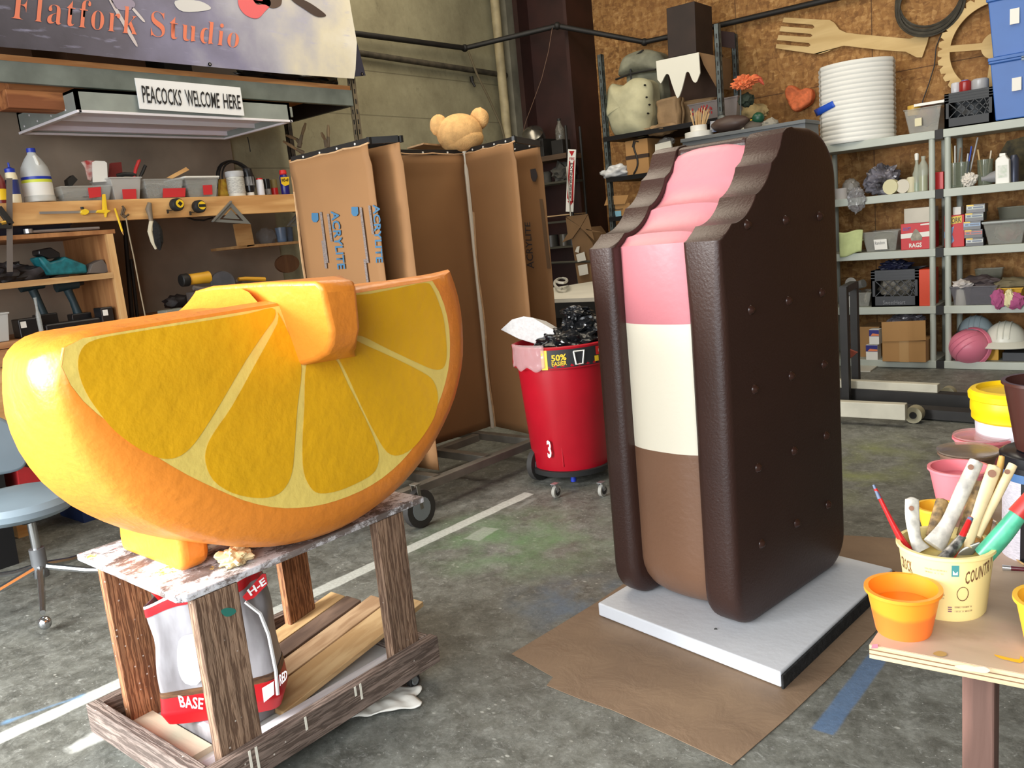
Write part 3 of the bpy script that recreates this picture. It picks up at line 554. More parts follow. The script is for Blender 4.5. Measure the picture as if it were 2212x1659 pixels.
for px0, px1, pt, lab in [(42, 88, 690, 'black battery pack with white label at left of the cubby'), (225, 250, 664, 'black battery pack with white label beside the cabinet side panel')]:
    y0, y1 = P(px0, 712, x=-5.17).y, P(px1, 700, x=-5.17).y; z1 = P(px0, pt, x=-5.17).z
    t = thing('battery_pack', lab, 'battery', (-5.2, y0, ZW), 'battery packs in the cubby')
    MB().box(-5.27, y0, ZW+.002, -5.17, y1, z1).done('case', M('black_plastic'), t, smooth=False, bev=.006); MB().box(-5.169, y0+.01, z1-.05, -5.167, y0+.04, z1-.015).done('label', LAB, t, smooth=False)
one('battery_charger', 'black charger lying in the cubby beneath the drills', 'charger', MB().box(-5.3, P(95, 700, x=-5.2).y, ZW+.002, -5.19, P(220, 700, x=-5.2).y, 1.15), M('black_plastic'), smooth=False, bev=.01)
one('plastic_container', 'milky plastic container at the far left on the workbench', 'container', MB().tub(-5.3, P(-40, 700, x=-5.1).y, ZW+.002, -5.1, P(22, 700, x=-5.1).y, 1.25), M('milky_bin'), smooth=False, bev=.004)
bottle(33, 'clear bottle with clear pump on workbench beside the milky container', [(.012, 0), (.013, .12), (.007, .15), (.006, .18)], CLR, CLR, [(.008, .18), (.007, .21), (.01, .22)], base=ZW+.002, x=-5.09)
for k, (a, b) in enumerate([((268, 470), (285, 685)), ((283, 560), (297, 685))]):
    one('steel_rod', ['dark rod leaning between the cabinet and the string', 'second thinner dark rod leaning by the string'][k], 'rod', MB().cyl(P(*a, x=-5.6), P(b[0], b[1], x=-5.6), .014-.003*k), BLK)
# grinder / chop saw motor
t = thing('angle_grinder', 'yellow and black power grinder behind the orange slice', 'power tool', P(450, 610, x=-5.2))
c = P(440, 600, x=-5.25); e = P(392, 606, x=-5.25)
MB().lathe(e, [(.03, 0), (.038, .01), (.04, .05), (.032, .055), (.036, .06), (.038, .15), (.042, .2)], 20, c-e).done('motor', [M('tool_yellow', (206, 152, 36), .5)], t)
MB().lathe(e, [(.037, -.005), (.042, .0), (.044, .04), (.04, .048)], 20, c-e).done('end_cap', BLK, t)
MB().cyl(P(482, 612, x=-5.28), P(482, 612, x=-5.18), .085, n=24).done('blade_guard', M('dark_tool'), t, bev=.006)
MB().tube([P(x, y, x=-5.2) for x, y in [(515, 603), (530, 602), (572, 603)]], [.012, .014, .015], 8).done('handle', M('tool_yellow'), t)
MB().tube([P(x, y, x=-5.22) for x, y in [(418, 622), (440, 625), (470, 622), (520, 606)]], .016, 8).done('frame', M('dusty_grey'), t)
MB().box(-5.35, P(425, 680, x=-5.25).y, ZW, -5.1, P(520, 670, x=-5.25).y, P(440, 628, x=-5.25).z).done('base', M('dusty_grey'), t, smooth=False, bev=.01)
flat('drill_box', 'grey flat case with yellow label at workbench edge', 'case', [(360, 671), (405, 664), (408, 690), (362, 690)], x=-5.07, th=.12, mat=M('dusty_grey2', (120, 122, 112), .6), bev=.003)
flat('warning_label', 'small yellow sticker on the grey case', 'label', [(369, 677), (397, 673), (399, 690), (370, 690)], x=-5.068, th=.001, mat=YEL)
one('metal_part', 'dusty metal clutter behind the orange slice on workbench', 'parts', MB().blob(P(385, 652, x=-5.5), (.06, .1, .05), .3, 3, 3, 9, True), M('dark_tool'))
# small hanging shelf right
hs = thing('hanging_shelf', 'small plywood shelf hanging under the board near the wrapped panel', 'shelf', P(580, 520, x=-5.6))
MB().prism([P(*p, x=-5.55) for p in [(506, 484), (541, 482), (550, 530), (516, 537)]], (-.02, 0, 0)).done('bracket_board', LUM, hs, smooth=False)
y0, y1 = P(510, 530, x=-5.55).y, P(652, 520, x=-5.55).y; zs = P(600, 524, x=-5.55).z
MB().box(-5.9, y0, zs-.02, -5.55, y1, zs).done('board', wood('face_strip', (206, 164, 110), (186, 140, 88)), hs, smooth=False)
for k, px in enumerate((597, 611)):
    bottle(px, ['clear measuring cup with blue print on the hanging shelf', 'second clear cup nested by the first on hanging shelf'][k], [(.036, 0), (.038, .01), (.045, .115), (.042, .115), (.036, .01)], M('bluish_clear', (120, 140, 165), .2, alpha=.55), None, None, base=zs, x=-5.62-.07*k, name='measuring_cup')
one('plastic_bag', 'crumpled clear bag on the hanging shelf', 'bag', MB().blob(P(575, 512, x=-5.65), (.06, .07, .07), .4, 3, 3, 2, True), M('clear_film', (150, 150, 148), .15, alpha=.35))
one('wood_disc', 'oval brown wooden form leaning below the hanging shelf', 'wooden form', MB().lathe(P(617, 570, x=-5.75), [(.001, 0), (.12, .005), (.12, .03), (.001, .035)], 28, (1, .1, 0), sx=1, sy=.6), wood('brown_form', (120, 84, 54), (96, 64, 40), 'z', 8))
def brushes(pts, label, x):
    t = thing('old_paintbrush', label, 'brush', P(*pts[0], x=x), 'old brushes above the cable coil')
    q = [P(*p, x=x) for p in pts]
    MB().tube([q[0], lerp(q[0], q[1], .5), q[1]], [.008, .014, .010], 8).done('handle', wood('old_handle', (150, 128, 96), (110, 86, 60), 'z', 12), t)
    MB().tube([q[1], q[2]], [.012, .018], 8).done('bristles', M('stiff_bristle', (110, 96, 78), .9, bs=60), t)
brushes([(612, 305), (640, 322), (655, 330)], 'dark old paintbrush lying lowest left above the panels', -5.5)
brushes([(660, 266), (652, 292), (646, 318)], 'tallest old paintbrush standing above the wrapped panels', -5.5)
brushes([(618, 292), (640, 300), (650, 312)], 'thin slanted old brush behind the other brushes', -5.55)
brushes([(694, 286), (702, 302), (706, 318)], 'small old brush leaning left over the panel top', -5.5)
brushes([(709, 270), (709, 296), (708, 318)], 'thin upright old brush at right over the panel top', -5.5)
# ================================================================ citrus slice sculpture
OR1 = M('orange_paint', (240, 144, 50), .38, ns=3, na=.04, bs=28, ba=.35, spec=.45)
XS = -1.874; CY, CZ = 1.385, 1.367
outer = [(0.792, 1.274), (0.763, 1.266), (0.742, 1.25), (0.739, 1.215), (0.755, 1.165), (0.785, 1.115), (0.836, 1.056), (0.899, 0.985), (0.969, 0.917), (1.056, 0.846), (1.135, 0.79), (1.232, 0.745), (1.352, 0.718), (1.487, 0.716), (1.6, 0.738), (1.705, 0.785), (1.797, 0.855), (1.861, 0.929), (1.906, 1.015), (1.924, 1.114), (1.917, 1.19), (1.895, 1.252), (1.872, 1.286)]
def resamp(p, n):
    L_ = [0]
    for a, b in zip(p, p[1:]): L_.append(L_[-1]+math.dist(a, b))
    out = []
    for i in range(n):
        s_ = L_[-1]*i/(n-1); k = max(j for j in range(len(p)-1) if L_[j] <= s_+1e-9)
        t_ = (s_-L_[k])/max(L_[k+1]-L_[k], 1e-9); out.append(tuple(lerp(a, b, t_) for a, b in zip(p[k], p[k+1])))
    return out
NA, NT = 44, 20
arc0 = resamp(spline(outer, 4, False), NA)
def arcR(tb, a0, a1):
    return [(CY-table(tb, a)*math.cos(R(a)), CZ-table(tb, a)*math.sin(R(a))) for a in [lerp(a0, a1, i/(NA-1)) for i in range(NA)]]
ridge = [(8, .70), (11.4, .700), (20, .712), (32, .722), (44, .735), (56, .746), (67, .752), (84, .764), (97, .775), (112, .782), (128, .781), (141, .775), (151, .757), (166, .70), (175, .655)]
back = [(9.5, .633), (15, .677), (23, .722), (30, .748), (36, .762), (43, .770), (53, .771), (69, .774), (111, .774), (127, .771), (137, .77), (150, .748), (157, .722), (165, .677), (171, .633)]
def loop(arc, x, ztop, inset=0):
    (ya, za), (yb, zb) = arc[0], arc[-1]
    top = []
    ts = [.03, .06, .10]+[.15+.05*k for k in range(14)]+[.85, .89, .925, .95, .97, .984, .994]
    for t_ in ts:
        q_ = 1-t_; er = min(1, t_*7); er = er*er*(3-2*er); tau = min(1, q_/.085); el = math.sqrt(max(0, 1-(1-tau)**2)); e = el if q_ < .5 else er
        top.append((lerp(yb, ya, t_), lerp(lerp(zb, za, t_) if q_ > .5 else za, lerp(ztop[1], ztop[0], t_), e)))
    pts = arc+top
    if inset:
        cy = CY; cz = 1.05; pts = [(cy+(y-cy)*(1-inset), cz+(z-cz)*(1-inset*1.3)) for y, z in pts]
    return [V((x, y, z)) for y, z in pts]
def mixarc(a, b, t_, bulge=0): return [(lerp(p[0], q[0], t_), lerp(p[1], q[1], t_)) for p, q in zip(a, b)]
ar = arcR(ridge, 13, 175); ab = arcR(back, 14.5, 171)
loops = [loop(arc0, XS-.012, (1.272, 1.285)), loop(arc0, XS, (1.274, 1.286)), loop(mixarc(arc0, ar, .35), XS-.004, (1.281, 1.294)),
         loop(mixarc(arc0, ar, .8), XS-.045, (1.287, 1.305)), loop(ar, XS-.085, (1.283, 1.306)), loop(mixarc(ar, ab, .12), XS-.115, (1.28, 1.303)), loop(mixarc(ar, ab, .45), XS-.18, (1.278, 1.3)),
         loop(mixarc(ar, ab, .85), XS-.27, (1.28, 1.297)), loop(ab, XS-.33, (1.282, 1.29)), loop(ab, XS-.365, (1.26, 1.268), .03), loop(ab, XS-.38, (1.2, 1.21), .10)]
b = MB(); m_ = len(loops[0])
vs = [p for l in loops for p in l]; fs = []
for i in range(len(loops)-1):
    for k in range(m_): j = (k+1) % m_; fs.append((i*m_+k, i*m_+j, (i+1)*m_+j, (i+1)*m_+k))
fs += [tuple(range(m_)), tuple(range((len(loops)-1)*m_, len(loops)*m_))[::-1]]
b.add(vs, fs)
sl = thing('citrus_slice_sculpture', 'giant orange citrus slice sculpture resting on the wooden cart', 'sculpture', (-2.06, 1.385, .585))
b.done('rind', OR1, sl, ang=50)
segs = [[(1.276, 1.277), (1.2, 1.272), (1.06, 1.2705), (0.92, 1.270), (0.82, 1.267), (0.784, 1.25), (0.77, 1.21), (0.777, 1.157), (0.798, 1.105), (0.825, 1.056), (0.87, 1.005), (0.914, 0.971), (0.953, 0.962), (0.991, 0.975), (1.034, 1.01), (1.096, 1.072), (1.177, 1.157), (1.243, 1.218), (1.28, 1.252)],
        [(1.293, 1.262), (1.331, 1.16), (1.340, 1.103), (1.310, 1.007), (1.285, 0.91), (1.264, 0.838), (1.235, 0.802), (1.197, 0.790), (1.143, 0.802), (1.081, 0.835), (1.037, 0.88), (1.024, 0.931), (1.035, 0.969), (1.065, 1.003), (1.118, 1.05), (1.201, 1.141), (1.285, 1.235)],
        [(1.358, 1.115), (1.332, 1.002), (1.309, 0.904), (1.3, 0.828), (1.315, 0.778), (1.342, 0.753), (1.406, 0.741), (1.492, 0.745), (1.547, 0.760), (1.567, 0.801), (1.556, 0.861), (1.525, 0.945), (1.488, 1.034), (1.454, 1.115), (1.40, 1.13)],
        [(1.474, 1.097), (1.46, 1.13), (1.471, 1.157), (1.503, 1.168), (1.573, 1.13), (1.674, 1.075), (1.781, 1.012), (1.826, 0.974), (1.838, 0.919), (1.814, 0.864), (1.759, 0.817), (1.704, 0.787), (1.645, 0.78), (1.601, 0.802), (1.565, 0.866), (1.527, 0.958), (1.492, 1.054)],
        [(1.47, 1.19), (1.50, 1.272), (1.615, 1.275), (1.726, 1.279), (1.84, 1.283), (1.868, 1.262), (1.888, 1.215), (1.902, 1.162), (1.903, 1.088), (1.894, 1.032), (1.873, 1.007), (1.832, 1.011), (1.766, 1.044), (1.642, 1.113), (1.561, 1.159)]]
b = MB(); b.mat(0).poly([V((XS+.0015, y, z)) for y, z in arc0])
for s_ in segs: b.mat(1).poly([V((XS+.003, y, z)) for y, z in spline(s_, 3)])
PITH = M('pith_cream_paint', (242, 214, 112), .42, ns=4, na=.03, bs=30, ba=.3)
FLE = M('citrus_yellow_paint', (234, 176, 22), .42, ns=3, na=.06, bs=30, ba=.35)
b.done('painted_face', [PITH, FLE], sl, smooth=False)
OR2 = OR1
# stem block saddled over the slice
prof = [(-2.29, 1.262), (-2.285, 1.31), (-2.25, 1.334), (-2.17, 1.343), (-1.9, 1.345), (-1.69, 1.34), (-1.672, 1.322), (-1.69, 1.21), (-1.712, 1.175), (-1.745, 1.148), (-1.80, 1.128), (-1.875, 1.112), (-1.90, 1.11), (-1.90, 1.262)]
def slant(z, x): return (1.343-z)/.235*.055
b = MB()
L1 = [V((x, 1.285+slant(z, x), z)) for x, z in prof]; L2 = [V((x, (1.40 if x > -1.75 else lerp(1.40, 1.52, min(1, (-1.75-x)/.12)))+slant(z, x)*.4, z-.008)) for x, z in prof]
n_ = len(prof); b.add(L1+L2, [tuple(range(n_))[::-1], tuple(range(n_, 2*n_))]+[(i, (i+1) % n_, n_+(i+1) % n_, n_+i) for i in range(n_)])
b.done('stem_block', OR2, sl, bev=.014, seg=3, bang=30)
b = MB()
b.grid(lambda u, v: V((lerp(-1.885, -2.262, u), 1.296-.03*(1-u)-.13*v*min(1, .15+u*2.5), 1.266+.066*min(1, u*4+.05)*(1-v)**2.2)), 10, 12)
b.done('fillet', OR2, sl)
# foot
fa_ = [(-2.46, .640), (-2.46, .592), (-2.13, .588), (-2.105, .60), (-2.095, .63), (-2.09, .70), (-2.12, .74), (-2.44, .74)]
b = MB(); b.prism([V((x, 1.035, z)) for x, z in fa_], (0, .085, 0)); b.done('foot', OR2, sl, bev=.02, seg=3)

# whole sculpture scaled about the camera so it sits on the cart top
sl.scale = (.978, .978, .978); sl.location = (-2.06*.978, 1.385*.978, .6055)

# ================================================================ wooden cart
def grain(name, c1, c2, ax):
    g = G(name, .8); sc = {'x': (.10, 1, 1), 'y': (1, .10, 1), 'z': (1, 1, .10)}[ax]; v = g.map(sc, (.13, .07, .05))
    w = g.N.new('ShaderNodeTexWave'); w.wave_type = 'RINGS'; w.rings_direction = ax.upper(); w.inputs['Scale'].default_value = 26; w.inputs['Distortion'].default_value = 7; w.inputs['Detail'].default_value = 3; w.inputs['Detail Scale'].default_value = 5
    g.L.new(v, w.inputs[0]); n = g.noise(30, v, 8, .7)
    c = g.ramp(w.outputs[0], [(.1, c2), (.55, c1), (.9, tuple(min(255, q+14) for q in c1))]); c = g.mix(g.ramp(n, [(.42, .55), (.6, 0.)]), c, tuple(int(q*.75) for q in c2))
    c = g.mix(g.math('MULTIPLY', g.ramp(g.vor(38), [(.08, 1.), (.12, 0.)]), g.ramp(g.noise(5), [(.5, 0.), (.56, .8)])), c, (214, 206, 194))
    g.col(c); g.bump(w.outputs[0], .35, .004); return g.m
WD = grain('weathered_wood', (146, 116, 92), (104, 78, 60), 'z'); WDH = grain('weathered_wood_long', (134, 114, 102), (94, 78, 68), 'y'); WDX = grain('weathered_wood_cross', (138, 122, 112), (100, 86, 78), 'x'); WBR = grain('warm_leg', (166, 112, 72), (116, 72, 42), 'z')
ca = thing('wooden_cart', 'rough wooden rolling cart carrying the orange slice', 'cart', (-2.15, 1.3, 0))
g = G('paint_splattered_top', .7)
c = g.ramp(g.noise(12, g.map((1, .3, 1)), 6), [(.3, (84, 74, 70)), (.7, (140, 128, 122))])
c = g.mix(g.ramp(g.noise(6, g.map((1, .6, 1), (2, 2, 0)), 8, .8), [(.46, 0.), (.53, .95)]), c, (226, 226, 230))
c = g.mix(g.ramp(g.noise(8, g.map(loc=(4, 7, 0)), 8, .8), [(.60, 0.), (.63, .9)]), c, (226, 190, 60))
c = g.mix(g.ramp(g.noise(8, g.map(loc=(1, 4, 0)), 8, .8), [(.63, 0.), (.65, .9)]), c, (170, 40, 60))
g.col(c); g.bump(g.noise(30), .4)
tl, tn, tr = P(165, 1197, z=.605), P(387, 1292, z=.605), P(915, 1072, z=.605)
tf = V((tl.x, tr.y, .605))
MB().prism([tl, tn+V((-.02, 0, 0)), tn+V((0, .02, 0)), tr, tf], (0, 0, -.02)).done('tabletop', g.m, ca, smooth=False, bev=.003)
for (x0, y0), mm in (((-1.968, .965), WD), ((-1.968, 1.575), WD), ((-2.475, .965), WBR), ((-2.475, 1.55), WBR)):
    MB().box(x0, y0, .05, x0+.038, y0+(.125 if y0 < 1.5 else .11), .583).done('leg', mm, ca, smooth=False, bev=.003)
MB().box(-1.93, .885, .055, -1.893, 1.735, .145).done('frame_rail', WDH, ca, smooth=False, bev=.003); MB().box(-2.55, .925, .055, -2.513, 1.70, .145).done('frame_rail', WDH, ca, smooth=False, bev=.003)
MB().box(-2.55, .888, .055, -1.931, .925, .145).done('frame_rail', WDX, ca, smooth=False, bev=.003); MB().box(-2.51, 1.69, .055, -1.932, 1.727, .145).done('frame_rail', WDX, ca, smooth=False, bev=.003)
MB().box(-2.512, .926, .05, -1.932, 1.689, .066).done('deck', M('white_board', (214, 210, 204), .7, ns=5, na=.1), ca, smooth=False)
for x, y, h in [(-1.893, 1.02, .05), (-1.893, 1.04, .07), (-1.893, 1.2, .04), (-1.893, 1.38, .03), (-1.893, 1.40, .05)]: MB().box(x, y, .143-h, x+.0015, y+.007, .143).done('paint_drip', M('cream_drips', (236, 230, 214), .5), ca, smooth=False)
MB().add([P(*p, x=-1.929) for p in spline([(478, 1318), (490, 1313), (506, 1315), (510, 1322), (500, 1330), (488, 1332), (480, 1326)], 3)], [tuple(range(21))]).done('paint_spot', M('teal_paint', (44, 120, 106), .6), ca, smooth=False)
def caster(c, par, r=.028, w=.018, name='caster', fork=M('zinc', (170, 172, 174), .35, .8), tyre=None, hub=None):
    c = V(c); o = MB().cyl(c-V((w/2, 0, 0)), c+V((w/2, 0, 0)), r, n=20).done(name, tyre or M('black_rubber'), par, bev=.002)
    MB().cyl(c-V((w/2+.002, 0, 0)), c+V((w/2+.002, 0, 0)), r*.62, n=18).done('hub', hub or GREY, o)
    MB().bar(c+V((w/2+.003, 0, 0)), c+V((w/2+.003, -.012, r*1.35)), .02, .003, (1, 0, 0)).bar(c+V((-w/2-.003, 0, 0)), c+V((-w/2-.003, -.012, r*1.35)), .02, .003, (1, 0, 0)).box(c.x-w/2-.005, c.y-.03, c.z+r*1.3, c.x+w/2+.005, c.y+.01, c.z+r*1.3+.004).done('fork', fork, o, smooth=False)
    return o
for x, y in ((-1.93, 1.64), (-1.95, .98), (-2.5, .98), (-2.5, 1.64)): caster((x, y, .024), ca, .022)
# loose boards on the cart
for k, (xa, xb, y0, y1, cc, dark, lab) in enumerate([(-2.47, -2.39, 1.26, 1.76, (206, 170, 120), (176, 138, 92), 'pale pine board lying farthest back on the lower cart deck'),
      (-2.38, -2.30, 1.24, 1.76, (120, 96, 80), (92, 72, 60), 'brown weathered board between pale boards on the cart'),
      (-2.29, -2.20, 1.25, 1.80, (196, 164, 128), (164, 130, 96), 'third board, brownish pine next to the dark weathered one'),
      (-2.19, -2.06, 1.24, 1.84, (202, 170, 124), (178, 142, 96), 'wide pale pine board sticking out past the cart leg')]):
    one('wood_board', lab, 'board', MB().par((xa, y0, .067), (xb-xa, 0, 0), (0, y1-y0, .165*(y1-y0)), (0, 0, .018)), wood('loose_%d' % k, cc, dark, 'y', 14), 'boards on the lower deck of the cart', smooth=False, bev=.002)
one('wood_board', 'white painted board nearest the front rail of the cart', 'board', MB().box(-2.05, .94, .066, -1.975, 1.66, .088), wood('loose_4', (224, 220, 222), (190, 186, 190), 'y', 14), 'boards on the lower deck of the cart', smooth=False, bev=.002)
one('wood_board', 'short whitish plank laid crosswise at the left end of the cart', 'board', MB().box(-2.46, .93, .066, -2.1, 1.03, .084), wood('loose_w', (220, 206, 180), (190, 170, 140), 'x', 10), smooth=False)
# crumpled paper and rag
one('crumpled_paper', 'crumpled cream paper wad wedged under the orange slice', 'paper', MB().blob(P(508, 1203, z=.626), (.036, .045, .026), .5, 1.9, 4, 11, True), M('cream_paper', (226, 206, 160), .8), smooth=True, ang=25)
one('white_rag', 'flat white rag on the floor under the right end of the cart', 'rag', MB().grid(lambda u, v: P(lerp(745, 905, u)+8*math.sin(v*9), lerp(1498, 1560, v)-10*u+26*abs(u-.5)*v*0-18*(u)*v, z=0)+V((0, 0, .012+.012*noise.noise(V((u*5, v*4, 0))))), 24, 14), M('white_cloth', (228, 224, 214), .9, bs=25), smooth=True, sol=.004)
# charcoal bag
bg_ = thing('charcoal_bag', 'open bag of charcoal with red bands standing on the cart', 'bag', (-2.18, 1.135, .105))
BP = [P(390, 1310, x=-2.16), P(600, 1250, x=-2.0)]
BC = V((-2.18, 1.135, 0)); BD = V((.70, .714, 0)).normalized(); BN = V((BD.y, -BD.x, 0))
def bag(u, v, off=0):
    a = u*2*math.pi; w_ = lerp(1, .86, v) if v > .1 else lerp(.9, 1, v/.1)
    nx = noise.noise(V((math.cos(a)*1.5, math.sin(a)*1.5, v*3)))*.016*(v*.8+.35); sg_ = lambda c: math.copysign(abs(c)**.4, c)
    return BC+BN*(.078*w_+nx)*(1+off)*sg_(math.cos(a))+BD*(.175*w_+nx)*(1+off)*sg_(math.sin(a))+V((0, 0, .125+.44*v*(1-.09*(1-math.sin(a)))))
def bagpart(nm, v0, v1, mat, off=0): MB().grid(lambda u, v: bag(u, lerp(v0, v1, v), off), 48, 14).done(nm, mat, bg_, ang=70)
BPR = M('bag_print', (176, 174, 178), .4, ns=7, st=(2, 2, .6), col2=(128, 124, 126)); BRD = M('bag_red', (200, 30, 38), .35)
bagpart('bag_body', 0, .99, BPR); bagpart('lower_band', .0, .22, BRD, .012); bagpart('top_band', .90, .97, BRD, .012); bagpart('wood_print', .22, .27, M('bark_print', (120, 84, 54), .5, ns=20, st=(1, 1, 4), col2=(60, 40, 26)), .010)
bagpart('white_edge', .97, .992, M('bag_white', (240, 240, 240), .3), .016)
def onbag(px, py, d=.086):
    r = ray(px, py); t_ = (BC+BN*d-EYE).dot(BN)/r.dot(BN); return EYE+r*t_
MB().box(-2.33, 1.04, .066, -2.10, 1.245, .124).done('bag_base', BPR, bg_, smooth=False, bev=.01)
MB().tube([onbag(*p) for p in [(600, 1500), (596, 1450), (580, 1370), (562, 1325), (530, 1300)]], .0055, 6).done('seam', M('bag_white'), bg_)
MB().prism([onbag(*p, .085) for p in [(524, 1290), (566, 1240), (574, 1240), (578, 1262), (548, 1292), (532, 1298)]], BN*-.004).done('logo_patch', BRD, bg_, smooth=False)
text('H-E', [onbag(*p, .087) for p in [(533, 1275), (570, 1247), (576, 1260), (542, 1288)]], M('bag_white'), bg_, bold=.03)
text('RED', [onbag(*p, .089) for p in [(603, 1458), (620, 1446), (620, 1466), (605, 1482)]], M('bag_white'), bg_, bold=.02)
MB().prism([onbag(*p, .086) for p in [(566, 1488), (591, 1473), (592, 1500), (570, 1518)]], BN*-.004).done('barcode_label', M('bag_label', (226, 226, 228), .5), bg_, smooth=False)
text('BASE', [onbag(*p, .087) for p in [(384, 1502), (440, 1508), (438, 1533), (390, 1528)]], M('bag_white'), bg_, bold=.02)
MB().prism([onbag(*p, .0855) for p in spline([(386, 1385), (410, 1372), (430, 1380), (434, 1470), (400, 1476), (384, 1440)], 3)], BN*-.003).done('washed_out_patch', M('bag_white'), bg_, smooth=False)  # overexposed left end of the bag, painted as a white patch
tg = thing('scoop_handle', 'red and black handle poking out of the open charcoal bag', 'scoop', BC+V((0, 0, .45)))
MB().tube([BC+BD*-.10+V((0, 0, .44)), BC+BD*-.15+V((0, 0, .515)), BC+BD*-.09+V((0, 0, .53)), BC+BD*-.02+V((0, 0, .47))], .012, 8).done('handle', M('bright_red', (206, 28, 30), .3), tg)
MB().bar(BC+BD*-.08+V((0, 0, .46)), BC+BD*-.03+V((0, 0, .50)), .02, .004).done('steel_tip', M('bright_steel'), tg, smooth=False)
MB().blob(BC+V((0, 0, .43)), (.05, .06, .03), .2, 3, 3, 4).done('charcoal', BLK, bg_)

# ================================================================ ice cream sandwich sculpture
th = R(8.0); D_ = V((math.sin(th), math.cos(th), 0)); N_ = V((math.cos(th), -math.sin(th), 0)); Q0 = V((-1.119, 2.407, 0)); ZP = .058
def SW(s, t, z): return Q0 + D_*s - N_*t + V((0, 0, z))
g = G('chocolate_wafer_paint', .42); g.b.inputs['Specular IOR Level'].default_value = .5
g.col(g.ramp(g.noise(3), [(.3, (50, 29, 23)), (.7, (56, 34, 27))])); g.bump(g.noise(110, det=3), .4, .003)
WAF = g.m
sw = thing('ice_cream_sandwich_sculpture', 'tall ice cream sandwich sculpture with pink, cream and brown filling', 'sculpture', SW(.3, .27, ZP))
def arcp(c, r, a0, a1, n): return [(c[0]+r*math.cos(R(lerp(a0, a1, i/n))), c[1]+r*math.sin(R(lerp(a0, a1, i/n)))) for i in range(n+1)]
def scal(a, b, dep, n=8):
    out = []; dx, dz = b[0]-a[0], b[1]-a[1]; L_ = math.hypot(dx, dz); nx, nz = dz/L_, -dx/L_
    for i in range(n): t_ = i/n; k = dep*math.sin(math.pi*t_)**.8*(1 if i else 0); out.append((a[0]+dx*t_-nx*k, a[1]+dz*t_-nz*k))
    return out
z0 = ZP
body = arcp((.565, z0+.125), .125, -90, 0, 8) + arcp((.51, 1.485), .18, 0, 90, 10)+[(.40, 1.664)]
bite = scal((.385, 1.665), (.345, 1.655), 0, 3) + [(.318, 1.632), (.30, 1.60)] + scal((.255, 1.55), (.152, 1.456), .022) + scal((.152, 1.456), (.012, 1.372), .022)+scal((.012, 1.372), (-.066, 1.331), .006, 4)+[(-.066, 1.331)]
bite = [(.385, 1.665), (.35, 1.66), (.328, 1.645), (.317, 1.625), (.306, 1.60), (.285, 1.572)]+scal((.252, 1.553), (.152, 1.458), .016)+scal((.152, 1.458), (.010, 1.376), .022)+scal((.010, 1.376), (-.066, 1.331), .006, 4)+[(-.066, 1.331)]
frnt = arcp((.05, z0+.115), .115, 180, 270, 8)
frnt[0] = (-.066, z0+.13)
outl = body+bite+[(-.066, 1.1), (-.066, .9), (-.066, .7), (-.066, .45), (-.066, .3)]+frnt
nbite0 = len(body); nbite1 = nbite0+len(bite)
def wafer(t0, t1, nm):
    n = len(outl); nr_ = []
    for i in range(n):
        a_, b_ = outl[i-1], outl[(i+1) % n]; dx, dz = b_[0]-a_[0], b_[1]-a_[1]; l_ = math.hypot(dx, dz) or 1; nr_.append((dz/l_, -dx/l_))
    cs, cz_ = .3, .8; wts = [(.10 if nbite0-1 <= i < nbite1-1 else 1.0) for i in range(n)]; wts = [(wts[i-1]+2*wts[i]+wts[(i+1) % n])/4 for i in range(n)]
    wts[nbite1-1] = .5
    def ring(t, ins): return [SW(s+(-nr_[i][0] if (nr_[i][0]*(s-cs)+nr_[i][1]*(z-cz_)) > 0 else nr_[i][0])*ins*wts[i], t(wts[i]) if callable(t) else t, z+(-nr_[i][1] if (nr_[i][0]*(s-cs)+nr_[i][1]*(z-cz_)) > 0 else nr_[i][1])*ins*wts[i]) for i, (s, z) in enumerate(outl)]
    RB = .034; rings = []
    for ph in (0, 22, 45, 68, 90): f = R(ph); rings.append(ring(lambda w, f=f: t0+RB*w*(1-math.sin(f)), RB*(1-math.cos(f))) if 0 else ring(lambda w, f=f: t0+RB*w*(1-math.cos(R(90)-f)) if 0 else t0+RB*w*(1-math.sqrt(max(0, 1-math.sin(f)**2))), RB*(1-math.sin(f))))
    rings2 = []
    for ph in (90, 68, 45, 22, 0): f = R(ph); rings2.append(ring(lambda w, f=f: t1-RB*w*(1-math.cos(f)), RB*(1-math.sin(f))))
    allr = rings+rings2; vs = [p for r in allr for p in r]
    fs = [tuple(range(n))[::-1], tuple(range((len(allr)-1)*n, len(allr)*n))]+[(r*n+i, r*n+(i+1) % n, (r+1)*n+(i+1) % n, (r+1)*n+i) for r in range(len(allr)-1) for i in range(n)]
    return MB().add(vs, fs).done(nm, WAF, sw, ang=24)
w1 = wafer(0, .135, 'right_wafer'); w2 = wafer(.42, .53, 'left_wafer')
# filling: profile swept across, front bulged
prf = [(-.066, 1.331)]+[(-.05, z) for z in ()]
fz = [1.331, 1.25, 1.16, 1.071, .96, .85, .74, .635, .52, .4, .3, .22]
front = [(-.045, z) for z in fz]+[(-.045+.17*(1-math.cos(R(a)))*.9, .22-.155*math.sin(R(a))) for a in (15, 30, 45, 60, 75, 90)]
biteI = [(.62, 1.60), (.42, 1.655), (.36, 1.652), (.33, 1.64), (.305, 1.615), (.29, 1.58)]+scal((.25, 1.54), (.15, 1.452), .018)+scal((.15, 1.452), (.01, 1.368), .02)+scal((.01, 1.368), (-.045, 1.331), .004, 3)
full = biteI+front+[(.55, z0+.01), (.62, .2)]
NTt = 14
cols = []
for j in range(NTt+1):
    u = j/NTt; k = (2*u-1)**2; k = k*k*.6+k*.4; t_ = lerp(.13, .43, u)
    cols.append([SW(s + (.034*k if i >= len(biteI) else .012*k), t_, z - (.012*k if i < len(biteI) else 0) + (.01*k if z < .2 else 0)) for i, (s, z) in enumerate(full)])
